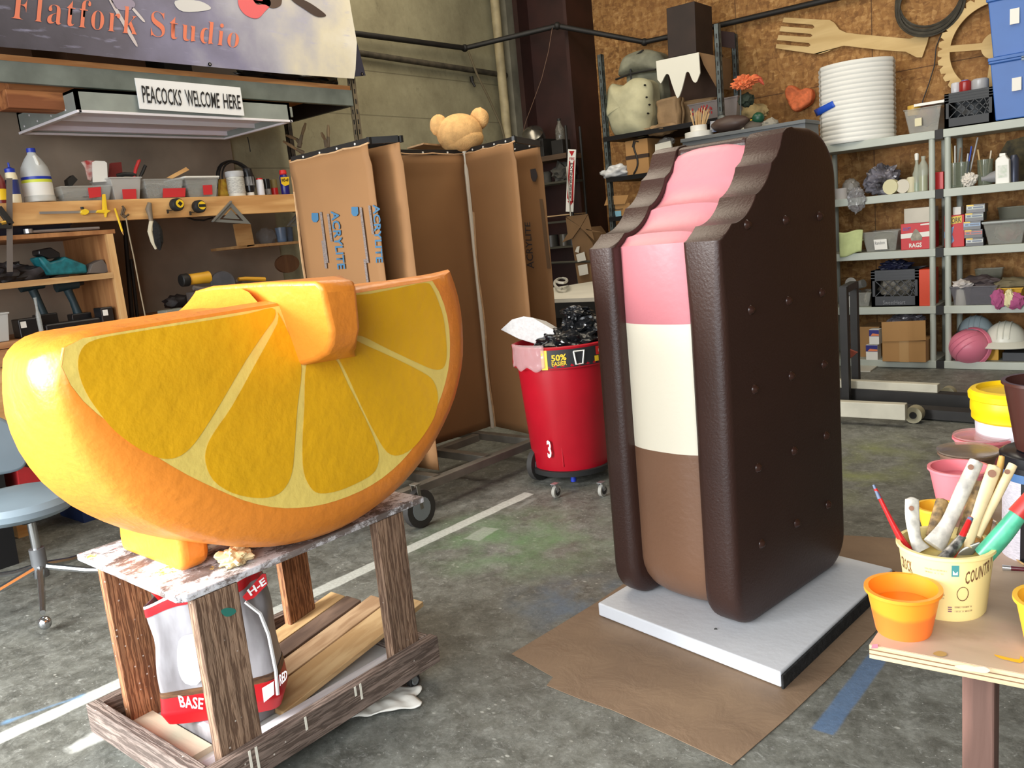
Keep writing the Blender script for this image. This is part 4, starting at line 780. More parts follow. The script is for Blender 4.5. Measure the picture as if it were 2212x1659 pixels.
b = MB(); n = len(full); vs = [p for c_ in cols for p in c_]; 
for j in range(NTt):
    for i in range(n):
        i2 = (i+1) % n; zm = (full[i][1]+full[i2][1])/2; b.k = 0 if (zm > 1.071 and i < len(biteI)+3) else (1 if .635 < zm <= 1.1 and full[i][0] < .3 else 2)
        b.f.append([j*n+i, j*n+i2, (j+1)*n+i2, (j+1)*n+i]); b.mi.append(b.k)
b.v = vs
PK = M('strawberry_paint', (204, 124, 131), .42, ns=2, na=.03, bs=40, ba=.12); VN = M('vanilla_paint', (232, 224, 202), .45, bs=40, ba=.1); CH = M('milk_chocolate_paint', (126, 92, 70), .38, ns=2, na=.04, bs=50, ba=.15)
b.done('filling', [PK, VN, CH], sw, ang=24)
MB().par(SW(.33, .135, 1.5), D_*.3, -N_*.29, (0, 0, .155)).done('back_strip', WAF, sw, smooth=False, bev=.02, seg=3)
for z in (1.367, 1.102, .846, .584, .322):
    for s in (.093, .323, .55):
        c = SW(s, -.001, z); MB().lathe(c, [(.017, -.002), (.016, .001), (.012, .004), (.009, .009), (.004, .011), (.001, .0112)], 16, N_).done('dimple', M('glossy_choc', (58, 34, 26), .25), sw)
# foam pad + paper
pad = [P(*p, z=.055) for p in [(1291, 1302), (1686, 1453), (1929, 1228)]]; far = pad[0]+(pad[2]-pad[1])*1.0
b = MB(); b.mat(0).prism([pad[0], pad[1], pad[2], far], (0, 0, -.05))
PADM = M('white_batting', (206, 208, 212), .95, ns=3, na=.02, bs=30, ba=.12)
pd = thing('foam_pad', 'thick white batting pad under the ice cream sandwich', 'pad', (pad[0]+pad[2])/2-V((0, 0, .05)))
b.done('batting', PADM, pd, smooth=False, bev=.006, seg=3)
e_ = (pad[2]-pad[1]); nn = V((e_.y, -e_.x, 0)).normalized()
MB().par(pad[1]+nn*.001-V((0, 0, .052)), e_, nn*.007, (0, 0, .044)).done('shade_strip', M('painted_shade', (34, 34, 34), 1, ns=50, na=.3, bs=80, ba=.8), pd, smooth=False)  # shadow on the pad's right side, painted as a dark strip
MB().cyl(P(1546, 1360, z=.0545), P(1546, 1360, z=.0552), .006, n=8).done('ink_speck', BLK, pd)
pp = [P(*p, z=.003) for p in [(1105, 1412), (1195, 1462), (1181, 1480), (1250, 1508), (1320, 1532), (1440, 1585), (1582, 1652), (1700, 1550), (1800, 1455), (1890, 1365), (1990, 1245), (1997, 1170), (1900, 1160), (1800, 1155), (1500, 1150), (1400, 1225), (1290, 1300), (1200, 1355)]]
g = G('kraft_paper', .6); g.col(g.ramp(g.noise(4, det=7), [(.3, (118, 96, 76)), (.7, (140, 116, 92))]))
g.bump(g.noise(9, det=6, dist=.6), .5, .01)
one('kraft_paper', 'brown kraft paper sheet spread on the floor beneath the pad', 'paper', MB().prism(pp, (0, 0, -.002)), g.m, smooth=False)

# ================================================================ wrapped display on steel dolly
CB = M('cardboard_wrap', (146, 106, 66), .8, ns=1.6, na=.05); CBD = M('cardboard_edge', (186, 150, 110), .85, ns=20, na=.1)
ZT = 1.945; ZBm = .165
def pz(px, py, z=ZT): return P(px, py, z=z)
dp = thing('wrapped_display', 'tall zigzag sculpture panels wrapped in printed brown cardboard', 'display', (-3.5, 3.4, .25))
p1, p2 = P(628, 345, z=ZT), P(797, 303, z=ZT); rod = P(1003, 327, z=ZT); p3 = P(872, 327, z=ZT); p4 = P(1111, 300, z=ZT); p5 = P(1168, 310, z=ZT)
dx_ = (p2-p1); dd = V((0, .19, 0))
def panel(a, b, zb, zt, nm, th=.012):
    a, b = V(a), V(b); d = (b-a); d.z = 0; nrm = V((d.y, -d.x, 0)).normalized()
    if nrm.dot(EYE-a) < 0: nrm = -nrm
    o = MB().grid(lambda u, v: V((lerp(a.x, b.x, u), lerp(a.y, b.y, u), lerp(zb, zt, v)))+nrm*(.004*noise.noise(V((u*2, v*4, a.x)))+.012*(v > .97)), 12, 34).done(nm, CB, dp, sol=.005)
    MB().bar(V((a.x, a.y, zt+.018))-nrm*.01, V((b.x, b.y, zt+.018))-nrm*.01, .016, .034).done('black_top_frame', M('black_frame', (28, 27, 26), .45), dp, smooth=False)
    bb = MB()
    for k in range(4): q_ = lerp(a, b, .18+.22*k); bb.cyl(V((q_.x, q_.y, zt+.018)), V((q_.x, q_.y, zt+.018))+nrm*.004, .006, n=8)
    bb.done('screw_heads', WHT, dp)
    return nrm
panel(p1, p2, ZBm, ZT-.02, 'cardboard_panel')
b1, b2 = p2+V((-.72, .17, 0)), P(866, 303, z=ZT-.01)
panel(V((b1.x, b2.y+.02, 0)), b2, ZBm, ZT-.02, 'cardboard_panel')
MB().bar(p2+V((-.02, 0, 0)), V((b2.x-.02, b2.y, p2.z)), .016, .034).done('black_top_frame', M('black_frame'), dp, smooth=False)
panel(V((p3.x-.02, b2.y+.02, 0)), rod, ZBm, ZT-.025, 'cardboard_panel'); panel(rod, p4, ZBm, ZT-.02, 'cardboard_panel')
q5 = V((p5.x-.62, p5.y+.09, 0)); panel(q5, p5, ZBm, ZT-.02, 'cardboard_panel')
MB().bar(p4+V((-.01, 0, 0)), p5+V((-.01, 0, 0)), .016, .034).done('black_top_frame', M('black_frame'), dp, smooth=False)
MB().box(p1.x-.02, p1.y, ZBm, p1.x+.0, p1.y+.25, ZT).done('side_panel', CB, dp, smooth=False)
MB().tube([V((rod.x+.012, rod.y-.012, z)) for z in (ZBm-.01, .9, 1.4, ZT+.03)], .014, 8).done('corner_rod', M('cream_pvc', (206, 196, 176), .5), dp)
MB().tube([V((rod.x+.03+.008*math.sin(z*9), rod.y-.015, z)) for z in [ZBm+.1*k for k in range(15)]], .006, 5).done('torn_edge', CBD, dp)
MB().tube([V((p1.x-.004, p1.y-.008+.006*math.sin(z*8), z)) for z in [ZBm+.1*k for k in range(17)]], .007, 5).done('torn_edge', CBD, dp)
for a_, b_ in ((p1, p2), (V((p3.x, b2.y+.02, 0)), rod), (rod, p4)):
    MB().tube([V((lerp(a_.x, b_.x, k/10), lerp(a_.y, b_.y, k/10), ZT-.018+.004*math.sin(k*2)))+V((.01, -.012, 0)) for k in range(11)], .005, 5).done('torn_edge', CBD, dp)
PRB = M('print_blue', (62, 108, 140), .6); PRG = M('print_grey', (128, 116, 110), .7, ns=50, st=(1, 1, 6), na=.2)
Y1 = min(p1.y, p2.y)-.014
def onp1(px, py):   # point on the plane of the first cardboard panel
    n = V(((p2-p1).y, -(p2-p1).x, 0)).normalized(); r = ray(px, py); t_ = (p1-EYE).dot(n)/r.dot(n); q_ = EYE+r*t_; return q_+(EYE-q_).normalized()*.02
def vt(s_, top, bot, w, fn=onp1, mat=PRB, bold=.015):
    (x0, y0), (x1, y1) = top, bot   # text runs downwards, letter tops to the right
    text(s_, [fn(x0+w, y0-w*.05), fn(x1+w, y1-w*.05), fn(x1, y1), fn(x0, y0)], mat, dp, bold=bold)
vt('ACRYLITE', (714, 456), (729, 582), 17, bold=.02)
vt('ACRYLITE', (805, 442), (812, 568), 15, bold=.02)
for px, py in ((680, 470), (766, 457)):
    MB().poly([onp1(px+a, py+c_) for a, c_ in [(-7, -10), (7, -10), (8, 4), (4, 10), (-3, 10), (-7, 4)]]).done('shield_mark', PRB, dp, smooth=False)
for k, (px, py, L_) in enumerate([(690, 458, 110), (706, 462, 60), (776, 448, 120), (795, 444, 62), (694, 520, 60), (785, 560, 50)]):
    MB().poly([onp1(px, py), onp1(px+5, py), onp1(px+5+L_*.13, py+L_), onp1(px+L_*.13, py+L_)]).done('fine_print', PRG, dp, smooth=False)
def onp5(px, py):
    n = V(((p5-q5).y, -(p5-q5).x, 0)).normalized(); r = ray(px, py); t_ = (p5-EYE).dot(n)/r.dot(n); q_ = EYE+r*t_; return q_+(EYE-q_).normalized()*.02
DB = M('print_dark', (58, 54, 56), .6)
text('ACRYLITE', [onp5(1138, 580), onp5(1133, 480), onp5(1145, 480), onp5(1154, 580)][0:4], DB, dp, bold=.01)
MB().poly([onp5(1147+a, 380+c_) for a, c_ in [(-2, -14), (10, -16), (14, 0), (10, 12), (4, 12), (0, 4)]]).done('shield_mark', DB, dp, smooth=False)
MB().poly([onp5(1165, 430), onp5(1172, 430), onp5(1190, 580), onp5(1182, 580)]).done('fine_print', M('print_grey2', (108, 84, 60), .7), dp, smooth=False)
# dolly
dl = thing('steel_dolly', 'grey steel tube dolly with big casters under the wrapped display', 'dolly', (-3.4, 3.4, 0))
DG = M('dolly_grey', (120, 116, 106), .5, .3, ns=6, na=.15)
ra, rb_ = P(885, 1062, z=.14), P(1146, 958, z=.14)
rd = (rb_-ra).normalized(); back_ = V((-rd.y, rd.x, 0))
def tubebar(a_, b_, w=.055): MB().bar(a_, b_, w, .045).done('tube', DG, dl, smooth=False, bev=.003)
tubebar(ra-rd*.5, rb_+rd*.05); tubebar(ra-rd*.5+back_*.95, rb_+rd*.05+back_*.95)
for k in (0, .42, .84, 1.26): q_ = ra-rd*.2+rd*k; tubebar(q_, q_+back_*.95)
tubebar(ra-rd*.5+back_*.45, rb_+back_*.45)
for k, (px, py) in enumerate(((903, 1090), (1165, 1000))):
    c = P(906, 1098, z=.1) if k == 0 else P(1165, 1000, z=.1)
    caster(c, dl, .098, .035, tyre=M('dark_tyre', (48, 46, 44), .7), hub=M('hub_grey', (126, 134, 138), .5), fork=DG)
caster(ra-rd*.3+back_*.9-V((0, 0, .12)), dl, .098, .035, tyre=M('dark_tyre'), hub=M('hub_grey'), fork=DG)
one('cardboard_box', 'brown cardboard flap on the dolly behind the orange slice', 'box', MB().par(ra+V((-.06, 0, .03)), -rd*.35, back_*.2, (0, 0, .12)), CB, smooth=False)
# teddy bear seen from behind, sitting on the display
bc = P(996, 322, z=ZT); bc = bc+(bc-EYE).normalized()*.18
td = thing('teddy_bear', 'tan plush bear head seen from behind atop the wrapped display', 'plush bear', bc)
FUR = M('tan_fur', (214, 168, 108), 1, ns=24, na=.08, bs=120, ba=.5)
u_ = (bc-EYE); u_.z = 0; u_ = u_.normalized(); r_ = V((u_.y, -u_.x, 0))
def bb_(a, c_, d=0): return bc+r_*a+V((0, 0, c_))+u_*d
b = MB(); b.blob(bb_(0, .10), (.150, .14, .115), .01, 3, 4, 2); b.blob(bb_(.01, .055), (.152, .12, .08), .01, 3, 4, 3); b.done('head', FUR, td)
MB().blob(bb_(-.125, .155), (.062, .05, .068), .04, 5, 3, 4).done('ear', FUR, td); MB().blob(bb_(.135, .175), (.066, .05, .066), .04, 5, 3, 5).done('ear', FUR, td)
one('sheet_cardboard', 'flat pale cardboard sheet lying behind the bear on the display top', 'cardboard', MB().prism([P(*p, z=ZT+.05) for p in [(880, 322), (915, 312), (960, 316), (990, 326)]], (0, 0, .01)), CBD, smooth=False)

# ================================================================ trash can
tc_ = P(1240, 1048, z=0); u_ = V((tc_.x, tc_.y, 0)).normalized(); tc_ = tc_+u_*.19
RED = M('can_red', (172, 16, 34), .35, ns=4, na=.05)
cn = thing('trash_can', 'big red round trash can on a black wheeled dolly', 'trash can', tc_)
ZC = .078
MB().lathe(tc_, [(.215, ZC), (.222, ZC+.01), (.262, .675), (.262, .675)], 40).done('body', RED, cn)
MB().lathe(tc_, [(.262, .675), (.285, .675), (.288, .69), (.282, .775), (.286, .79), (.27, .795), (.262, .775), (.25, .6), (.22, .14), (.001, .14)], 40, cap=False).done('rim', RED, cn)
MB().lathe(tc_, [(.2, .055), (.235, .06), (.24, .09), (.2, .094)], 40).done('dolly', M('black_rubber'), cn)
r_ = V((u_.y, -u_.x, 0))
for px, py in ((1203, 1075), (1303, 1072)):
    q_ = P(px, py, z=0); caster((q_.x, q_.y, .034), cn, .034, .02, tyre=M('grey_wheel', (150, 148, 140), .6), hub=M('dark_tyre'))
caster(tc_+u_*.16+V((0, 0, .034)), cn, .034, .02)
MB().cyl(tc_-u_*.18+V((0, 0, .02)), tc_-u_*.18+V((0, 0, .07)), .016).done('blue_pedal', BLU, cn)
MB().tube([tc_-u_*.22+r_*-.05+V((0, 0, z)) for z in (.12, .4, .69)], .006, 6).done('body_rib', RED, cn)
# label band
def band(a0, a1, z0_, z1_, mat, nm, rr=.2875, n=16, cols=None):
    MB().grid(lambda u, v: tc_+(-u_*math.cos(lerp(a0, a1, u))+r_*math.sin(lerp(a0, a1, u)))*rr+V((0, 0, lerp(z0_, z1_, v))), n, 1).done(nm, mat, cn)
band(-.42, 1.3, .683, .78, M('label_black', (36, 36, 38), .5), 'label')
band(-.42, -.3, .675, .781, YEL, 'label_stripe', .289); band(.62, .72, .695, .725, YEL, 'label_stripe', .289); band(.66, 1.2, .73, .775, REDP, 'label_logo', .289)
def onc(a, z, rr=.291): return tc_+(-u_*math.cos(a)+r_*math.sin(a))*rr+V((0, 0, z-.025))
text('50%', [onc(-.22, .78), onc(.06, .783), onc(.06, .748), onc(-.22, .745)], YEL, cn, bold=.03); text('EASIER', [onc(-.22, .742), onc(.06, .745), onc(.06, .722), onc(-.22, .719)], YEL, cn, bold=.02)
text('BRUTE', [onc(.76, .752), onc(1.1, .752), onc(1.1, .728), onc(.76, .728)], LAB, cn, bold=.02); text('Rubbermaid', [onc(.72, .785), onc(1.15, .785), onc(1.15, .768), onc(.72, .768)], LAB, cn)
MB().tube([onc(a, z) for a, z in [(.2, .79), (.23, .72), (.36, .72), (.40, .79), (.2, .79)]], .005, 5).done('can_icon', LAB, cn)
text('3', [onc(-.55, .30, .25), onc(-.45, .30, .25), onc(-.45, .2, .25), onc(-.55, .2, .25)], LAB, cn, bold=.03)
MB().grid(lambda u, v: tc_+(-u_*math.cos(lerp(-1.25, -.35, u))+r_*math.sin(lerp(-1.25, -.35, u)))*(.292+.008*noise.noise(V((u*9, v*5, 3))))+V((0, 0, lerp(.675, .81, v)+.012*math.sin(u*14)*(1-v))), 30, 8).done('clear_liner', M('clear_film2', (220, 190, 190), .15, alpha=.3), cn, sol=.001)
BGM = M('black_bag_plastic', (22, 23, 25), .22, bs=10, ba=.8)
one('trash_bag', 'tied black trash bag bulging out of the red can', 'bag', MB().blob(tc_+r_*.06+V((0, 0, .775)), (.20, .20, .09), .3, 2.0, 5, 7, True).blob(tc_+r_*.06+V((0, 0, .87)), (.055, .055, .06), .35, 2.4, 4, 2, True).blob(tc_+r_*.09+V((0, 0, .95)), (.09, .06, .03), .4, 2.0, 4, 4, True).blob(tc_+r_*.16+V((0, 0, .87)), (.1, .09, .06), .35, 2.4, 4, 9, True), BGM, ang=30)
fo = [P(*p, y=tc_.y-.06) for p in [(1081, 712), (1105, 690), (1130, 683), (1150, 686), (1212, 722), (1180, 750), (1120, 732)]]
one('foam_offcut', 'broken white foam slab sticking out of the red can', 'foam', MB().prism(fo, (.02, .10, -.035)), M('white_foam', (206, 204, 202), .9, ns=40, na=.05, bs=60, ba=.5), smooth=False, bev=.004)

# ================================================================ blue grey stool
st = thing('office_chair', 'blue grey shop chair with chrome star base at left edge', 'chair', (-3.93, 1.3, 0))
BG = M('blue_grey_vinyl', (124, 140, 150), .45, ns=3, na=.05); CHR = M('chrome', (190, 192, 194), .15, .95)
sc_ = V((-3.93, 1.26, .47))
MB().lathe(sc_+V((0, 0, -.04)), [(.10, .0), (.22, .0), (.245, .02), (.25, .045), (.235, .07), (.15, .085), (.001, .088)], 36, sx=1.05, sy=.95).done('seat', BG, st)
bk = [P(*p, x=-4.12) for p in spline([(-60, 900), (-20, 898), (10, 905), (42, 930), (58, 970), (60, 1000), (40, 1018), (-10, 1028), (-60, 1030)], 3)]
MB().prism(bk, (-.06, 0, 0)).done('backrest', BG, st, bev=.02, seg=3)
MB().bar(V((-4.1, 1.2, .50)), V((-4.17, 1.05, .75)), .04, .01, (1, 0, 0)).done('back_bracket', BLK, st, smooth=False)
MB().cyl((-3.93, 1.3, .2), (-3.93, 1.3, .44), .018, n=16).done('gas_lift', CHR, st); MB().cyl((-3.93, 1.3, .12), (-3.93, 1.3, .25), .032, n=16).done('column', M('grey_metal', (120, 122, 124), .4, .5), st)
MB().box(-3.98, 1.24, .385, -3.85, 1.38, .44).done('mechanism', BLK, st, smooth=False, bev=.01)
for k in range(5):
    a = R(-22+72*k); e = V((-3.93+.37*math.cos(a), 1.3+.37*math.sin(a), .085)); o = MB().tube([V((-3.93, 1.3, .17)), lerp(V((-3.93, 1.3, .15)), e, .5), e], [.016, .014, .011], 8).done('base_arm', CHR, st)
    MB().blob(e-V((0, 0, .045)), (.026, .026, .028), 0, 1, 3).done('ball_caster', CHR, o)
# ================================================================ back corner: wire shelf, sign, white table
ws = thing('wire_shelf', 'black wire shelving in the dark corner beside the column', 'shelf', (-5.0, 7.2, 0))
WX0, WX1 = P(1120, 400, y=7.15).x, P(1232, 400, y=7.15).x
for x in (WX0, WX1):
    for y in (7.15, 7.40): MB().cyl((x, y, 0), (x, y, 2.42), .014).done('post', BLK, ws)
for px, py in ((1200, 392), (1200, 478), (1200, 533)):
    z = P(px, py, y=7.15).z; b = MB().box(WX0, 7.15, z-.02, WX1, 7.16, z).box(WX0, 7.39, z-.02, WX1, 7.40, z)
    for k in range(12): y = 7.16+.02*k; b.box(WX0, y, z-.004, WX1, y+.004, z)
    b.done('wire_deck', M('zinc_dark', (90, 88, 80), .4, .6), ws, smooth=False)
z0 = P(1200, 334, y=7.15).z; MB().box(WX0, 7.12, z0-.05, WX1, 7.40, z0).done('wood_deck', wood('dark_ply', (96, 74, 52), (70, 52, 36), 'x', 8), ws, smooth=False)
z1 = P(1200, 465, y=7.15).z; MB().box(WX0, 7.12, z1-.012, WX1, 7.40, z1).done('wood_deck', wood('pale_ply', (170, 140, 104), (140, 110, 76), 'x', 8), ws, smooth=False)
zc = P(1150, 300, y=7.25); one('steel_bowl', 'upturned steel bowl on the corner shelf top', 'bowl', MB().lathe((zc.x+.06, 7.2, z0+.2), [(.001, .13), (.06, .12), (.11, .08), (.125, 0), (.118, 0), (.10, .07), (.001, .12)], 28, (.3, -.6, .6), cap=False), M('steel_dull', (130, 128, 122), .25, .9))
one('black_box', 'black box on the corner shelf under the steel bowl', 'box', MB().box(WX0+.0, 7.14, z0, WX0+.38, 7.38, z0+.18), BLK, smooth=False, bev=.004)
bottle(1213, 'dark clear bottle standing on a small black box in the corner', [(.04, 0), (.042, .10), (.016, .14), (.014, .17)], M('smoky_clear', (90, 88, 84), .15, alpha=.5), None, None, base=z0+.12, x=None, y=7.2, name='bottle') if False else None
bx_ = P(1213, 330, y=7.2).x
t = thing('bottle', 'clear bottle standing on a black box in the dark corner', 'bottle', (bx_, 7.2, z0+.14))
MB().lathe((bx_, 7.2, z0+.14), [(.045, 0), (.048, .01), (.046, .11), (.018, .16), (.017, .19)], 18).done('body', M('smoky_clear', (120, 118, 110), .12, alpha=.5), t); MB().cyl((bx_, 7.2, z0+.33), (bx_, 7.2, z0+.35), .02).done('cap', BLK, t)
one('black_box', 'small black box under the clear bottle on the corner shelf', 'box', MB().box(bx_-.07, 7.13, z0, bx_+.07, 7.27, z0+.138), BLK, smooth=False, bev=.003)
z2 = P(1200, 392, y=7.15).z
one('rubber_scrap', 'lumpy grey scrap on the upper wire deck', 'scrap', MB().blob((WX1-.16, 7.27, z2+.09), (.12, .1, .1), .3, 3, 3, 4), M('grey_scrap', (74, 72, 66), .8, ns=14))
one('jar', 'dark jar on the upper wire deck left of the lumpy scrap', 'jar', MB().lathe((WX1-.38, 7.27, z2), [(.05, 0), (.055, .1), (.04, .12)], 20), M('grey_scrap'))
for k, (dx, c_, r) in enumerate([(-.38, (60, 58, 54), .07), (-.22, (80, 76, 68), .05), (-.1, (50, 50, 50), .06)]):
    z3 = P(1200, 533, y=7.15).z; one('can', ['dark paint can at left of the lower wire deck', 'grey can in the middle of the lower wire deck', 'small black can at right of the lower wire deck'][k], 'can', MB().lathe((WX1+dx, 7.27, z3), [(r, 0), (r, .12), (r*.9, .125)], 20), M('can_%d' % k, c_, .4, .3))
# extinguisher sign
sgn = thing('extinguisher_sign', 'tall narrow red and white fire extinguisher arrow sign in the corner', 'sign', P(1236, 385, y=7.1))
def os_(px, py, d=0): return P(px, py, y=7.1-d)
MB().prism([os_(*p) for p in [(1227, 322), (1244, 323), (1238, 458), (1222, 457)]], (0, .008, 0)).done('panel', LAB, sgn, smooth=False)
REDS = M('sign_red', (170, 30, 34), .5)
MB().poly([os_(*p, .002) for p in [(1229, 326), (1241, 326), (1235, 338)]]).done('arrow_head', REDS, sgn, smooth=False)
MB().poly([os_(*p, .002) for p in [(1229, 346), (1232, 349), (1228, 432), (1225, 428)]]).poly([os_(*p, .002) for p in [(1241, 346), (1238, 349), (1234, 432), (1238, 440)]]).poly([os_(*p, .002) for p in [(1226, 434), (1239, 434), (1232, 445)]]).done('arrow_shaft', REDS, sgn, smooth=False)
text('FIRE', [os_(*p, .002) for p in [(1230, 340), (1241, 340), (1241, 346), (1230, 346)]], REDS, sgn, bold=.02)
text('EXTINGUISHER', [os_(*p, .002) for p in [(1238, 352), (1233, 430), (1229, 430), (1232, 352)]], M('sign_dark', (60, 44, 40), .5), sgn, bold=.02)
one('steel_rod', 'thin pale rod leaning in front of the extinguisher sign', 'rod', MB().cyl(P(1224, 360, y=7.05), P(1233, 470, y=7.0), .008), M('pale_rod', (160, 156, 146), .4, .4))
bx = thing('cardboard_box', 'open dark cardboard box with flaps spread on the corner shelf', 'box', P(1265, 560, y=6.9))
CDK = M('cardboard_dark', (112, 84, 54), .85, ns=3)
def q(px, py, y=6.9): return P(px, py, y=y)
MB().prism([q(1234, 512), q(1256, 492), q(1280, 525), q(1296, 620), q(1250, 620)], (0, .35, 0)).done('body', CDK, bx, smooth=False)
for pts in ([(1222, 470), (1254, 490), (1236, 515), (1214, 524), (1226, 505)], [(1254, 490), (1270, 462), (1222, 468)], [(1254, 492), (1302, 502), (1276, 500)], [(1254, 492), (1270, 464), (1284, 520)]): MB().prism([q(*p, y=6.88) for p in pts], (0, .006, 0)).done('flap', CDK, bx, smooth=False)
for pts in ([(1244, 550), (1262, 544), (1266, 562), (1248, 566)], [(1248, 574), (1268, 570), (1271, 592), (1252, 596)], [(1246, 533), (1252, 532), (1250, 546), (1242, 544)]): MB().prism([q(*p, y=6.86) for p in pts], (0, .002, 0)).done('shipping_label', M('label_dim', (190, 186, 176), .6), bx, smooth=False)
one('steel_bar', 'dark steel bar lying across in front of the flapped box', 'bar', MB().cyl(P(1185, 568, y=6.89), P(1286, 564, y=6.89), .012), M('zinc_dark'))
wt = thing('white_table', 'white topped table with black apron beyond the trash can', 'table', (-4.0, 5.6, 0))
a, b_, c_, d_ = P(1150, 648, z=.87), P(1330, 641, z=.87), P(1330, 600, z=.87), P(1190, 622, z=.87)
MB().prism([a, b_, c_, d_], (0, 0, -.03)).done('top', M('white_laminate', (226, 224, 212), .5, ns=3, na=.04), wt, smooth=False)
MB().par(a-V((0, 0, .15)), b_-a, V((.0, .03, 0)), (0, 0, .118)).done('apron', M('black_apron', (34, 36, 36), .5), wt, smooth=False)
for k, q_ in enumerate((lerp(a, b_, .25), lerp(a, b_, .85), d_+V((.1, -.1, 0)))): MB().box(q_.x-.03, q_.y+.04, 0, q_.x+.03, q_.y+.1, .75).done('leg', BLK, wt, smooth=False)
one('hose_reel', 'white coiled hose bundle on the white table', 'hose', MB().tube([P(1212+14*math.cos(a_), 618+9*math.sin(a_), z=.895)+V((0, 0, .004*k)) for k, a_ in enumerate([i*.5 for i in range(18)])], .012, 6), M('white_hose', (200, 198, 190), .5))
one('cardboard_box', 'brown box stored beneath the white table', 'box', MB().box(-4.05, 5.5, 0, -3.7, 5.85, .45), CDK, smooth=False)
one('pink_rag', 'small red rag hanging at the right end of the white table', 'rag', MB().prism([P(*p, y=P(1300, 645, z=.86).y-.02) for p in [(1290, 642), (1310, 640), (1312, 684), (1294, 682)]], (0, .01, 0)), M('red_cloth', (196, 44, 66), .8), smooth=False)
# long dark band that blocks light under wire shelf
# ================================================================ steel angle rack with moulds
ar_ = thing('angle_steel_rack', 'bolted angle steel rack behind the ice cream sandwich', 'rack', (-3.9, 7.3, 0))
YR0, YR1 = 7.05, 7.75
AX0, AX1 = P(1316, 380, y=YR0).x-.0, P(1556, 200, y=YR0).x
ANG = M('blue_grey_angle', (84, 92, 92), .5, .4, ns=14, na=.25)
for x, y, zt in ((AX0, YR0, 2.98), (AX1, YR0, 2.99), (AX0, YR1, 2.95), (P(1588, 120, y=YR1).x, YR1, 3.02)): post(x, y, zt, ar_, ANG, .045)
ZR = []
for py, nm in ((296, 0), (385, 1), (470, 2)):
    z = P(1316, py, y=YR0).z; ZR.append(z)
    MB().box(AX0-.02, YR0-.02, z-.035, AX1+.02, YR1, z-.0).done('shelf_deck', BLK, ar_, smooth=False)
    MB().box(AX0-.02, YR0-.03, z-.04, AX1+.02, YR0-.02, z+.002).done('shelf_edge', M('black_plastic'), ar_, smooth=False)
MB().prism([P(*p, y=YR1-.03) for p in [(1552, 66), (1586, 70), (1588, 105), (1554, 100)]], (0, .02, 0)).done('back_plate', M('maroon_steel'), ar_, smooth=False)
zt = ZR[0]
PL = M('plaster_mould', (186, 182, 148), .8, ns=5, na=.12, bs=12, ba=.5); PLD = M('plaster_grey', (140, 140, 120), .85, ns=5, na=.2, bs=12, ba=.6)
def yb(px, py, y): return P(px, py, y=y)
def headmould(pts, y, dep, label, mat, rivets):
    t = thing('plaster_mould', label, 'mould', yb(pts[0][0], 296, y))
    ring = [yb(*p, y) for p in spline(pts, 4)]; c = sum(ring, V())/len(ring); n = len(ring)
    prof = [(1.0, .0), (1.02, -.03), (.93, -.075), (.75, -.12), (.45, -.16), (.0, -.17)]
    vs = []
    for k_, d_ in prof:
        for i, p in enumerate(ring):
            q_ = c+(p-c)*max(k_, .001); vs.append(V((q_.x, y+d_*dep+.03*noise.noise(q_*6), q_.z)))
    fs = [(r*n+i, r*n+(i+1) % n, (r+1)*n+(i+1) % n, (r+1)*n+i) for r in range(len(prof)-1) for i in range(n)]
    back_ = [p+V((0, .12, 0)) for p in ring]; m0 = len(vs); vs += back_; fs += [(i, (i+1) % n, m0+(i+1) % n, m0+i) for i in range(n)]+[tuple(range(m0, m0+n))]
    MB().add(vs, fs).done('shell', mat, t, ang=70)
    b = MB()
    for p in rivets: b.blob(yb(*p, y-.02-.06*dep), (.009, .02, .009), 0, 1, 2)
    if rivets: b.done('pins', BLK, t)
    return t
headmould([(1330, 292), (1322, 262), (1312, 262), (1308, 245), (1318, 200), (1328, 182), (1346, 188), (1370, 172), (1398, 172), (1410, 190), (1412, 240), (1406, 262), (1400, 292), (1365, 296)], 7.2, 1.0, 'cream plaster face mould with pins, lower front one', PL, [(1335, 196), (1352, 198), (1374, 192), (1393, 184), (1397, 210), (1322, 226), (1403, 226), (1400, 245), (1330, 212)])
headmould([(1342, 165), (1343, 145), (1352, 128), (1372, 115), (1395, 108), (1420, 112), (1434, 124), (1436, 150), (1416, 156), (1380, 158)], 7.45, .9, 'grey domed plaster mould above and behind the face mould', PLD, [(1372, 128), (1412, 120)])
one('plaster_mould', 'grey blocky mould standing between the two plaster moulds', 'mould', MB().prism([yb(*p, 7.45) for p in [(1352, 160), (1425, 152), (1432, 200), (1428, 270), (1405, 296), (1352, 296)]], (0, .18, 0)), PLD, smooth=False, bev=.02)
one('mould_straps', 'dark straps wrapped over the grey domed mould', 'straps', MB().tube([yb(*p, 7.33) for p in [(1365, 188), (1362, 150), (1370, 122), (1390, 108)]], .008, 6).tube([yb(*p, 7.33) for p in [(1330, 172), (1360, 160), (1400, 152), (1416, 150)]], .010, 6), BLK)
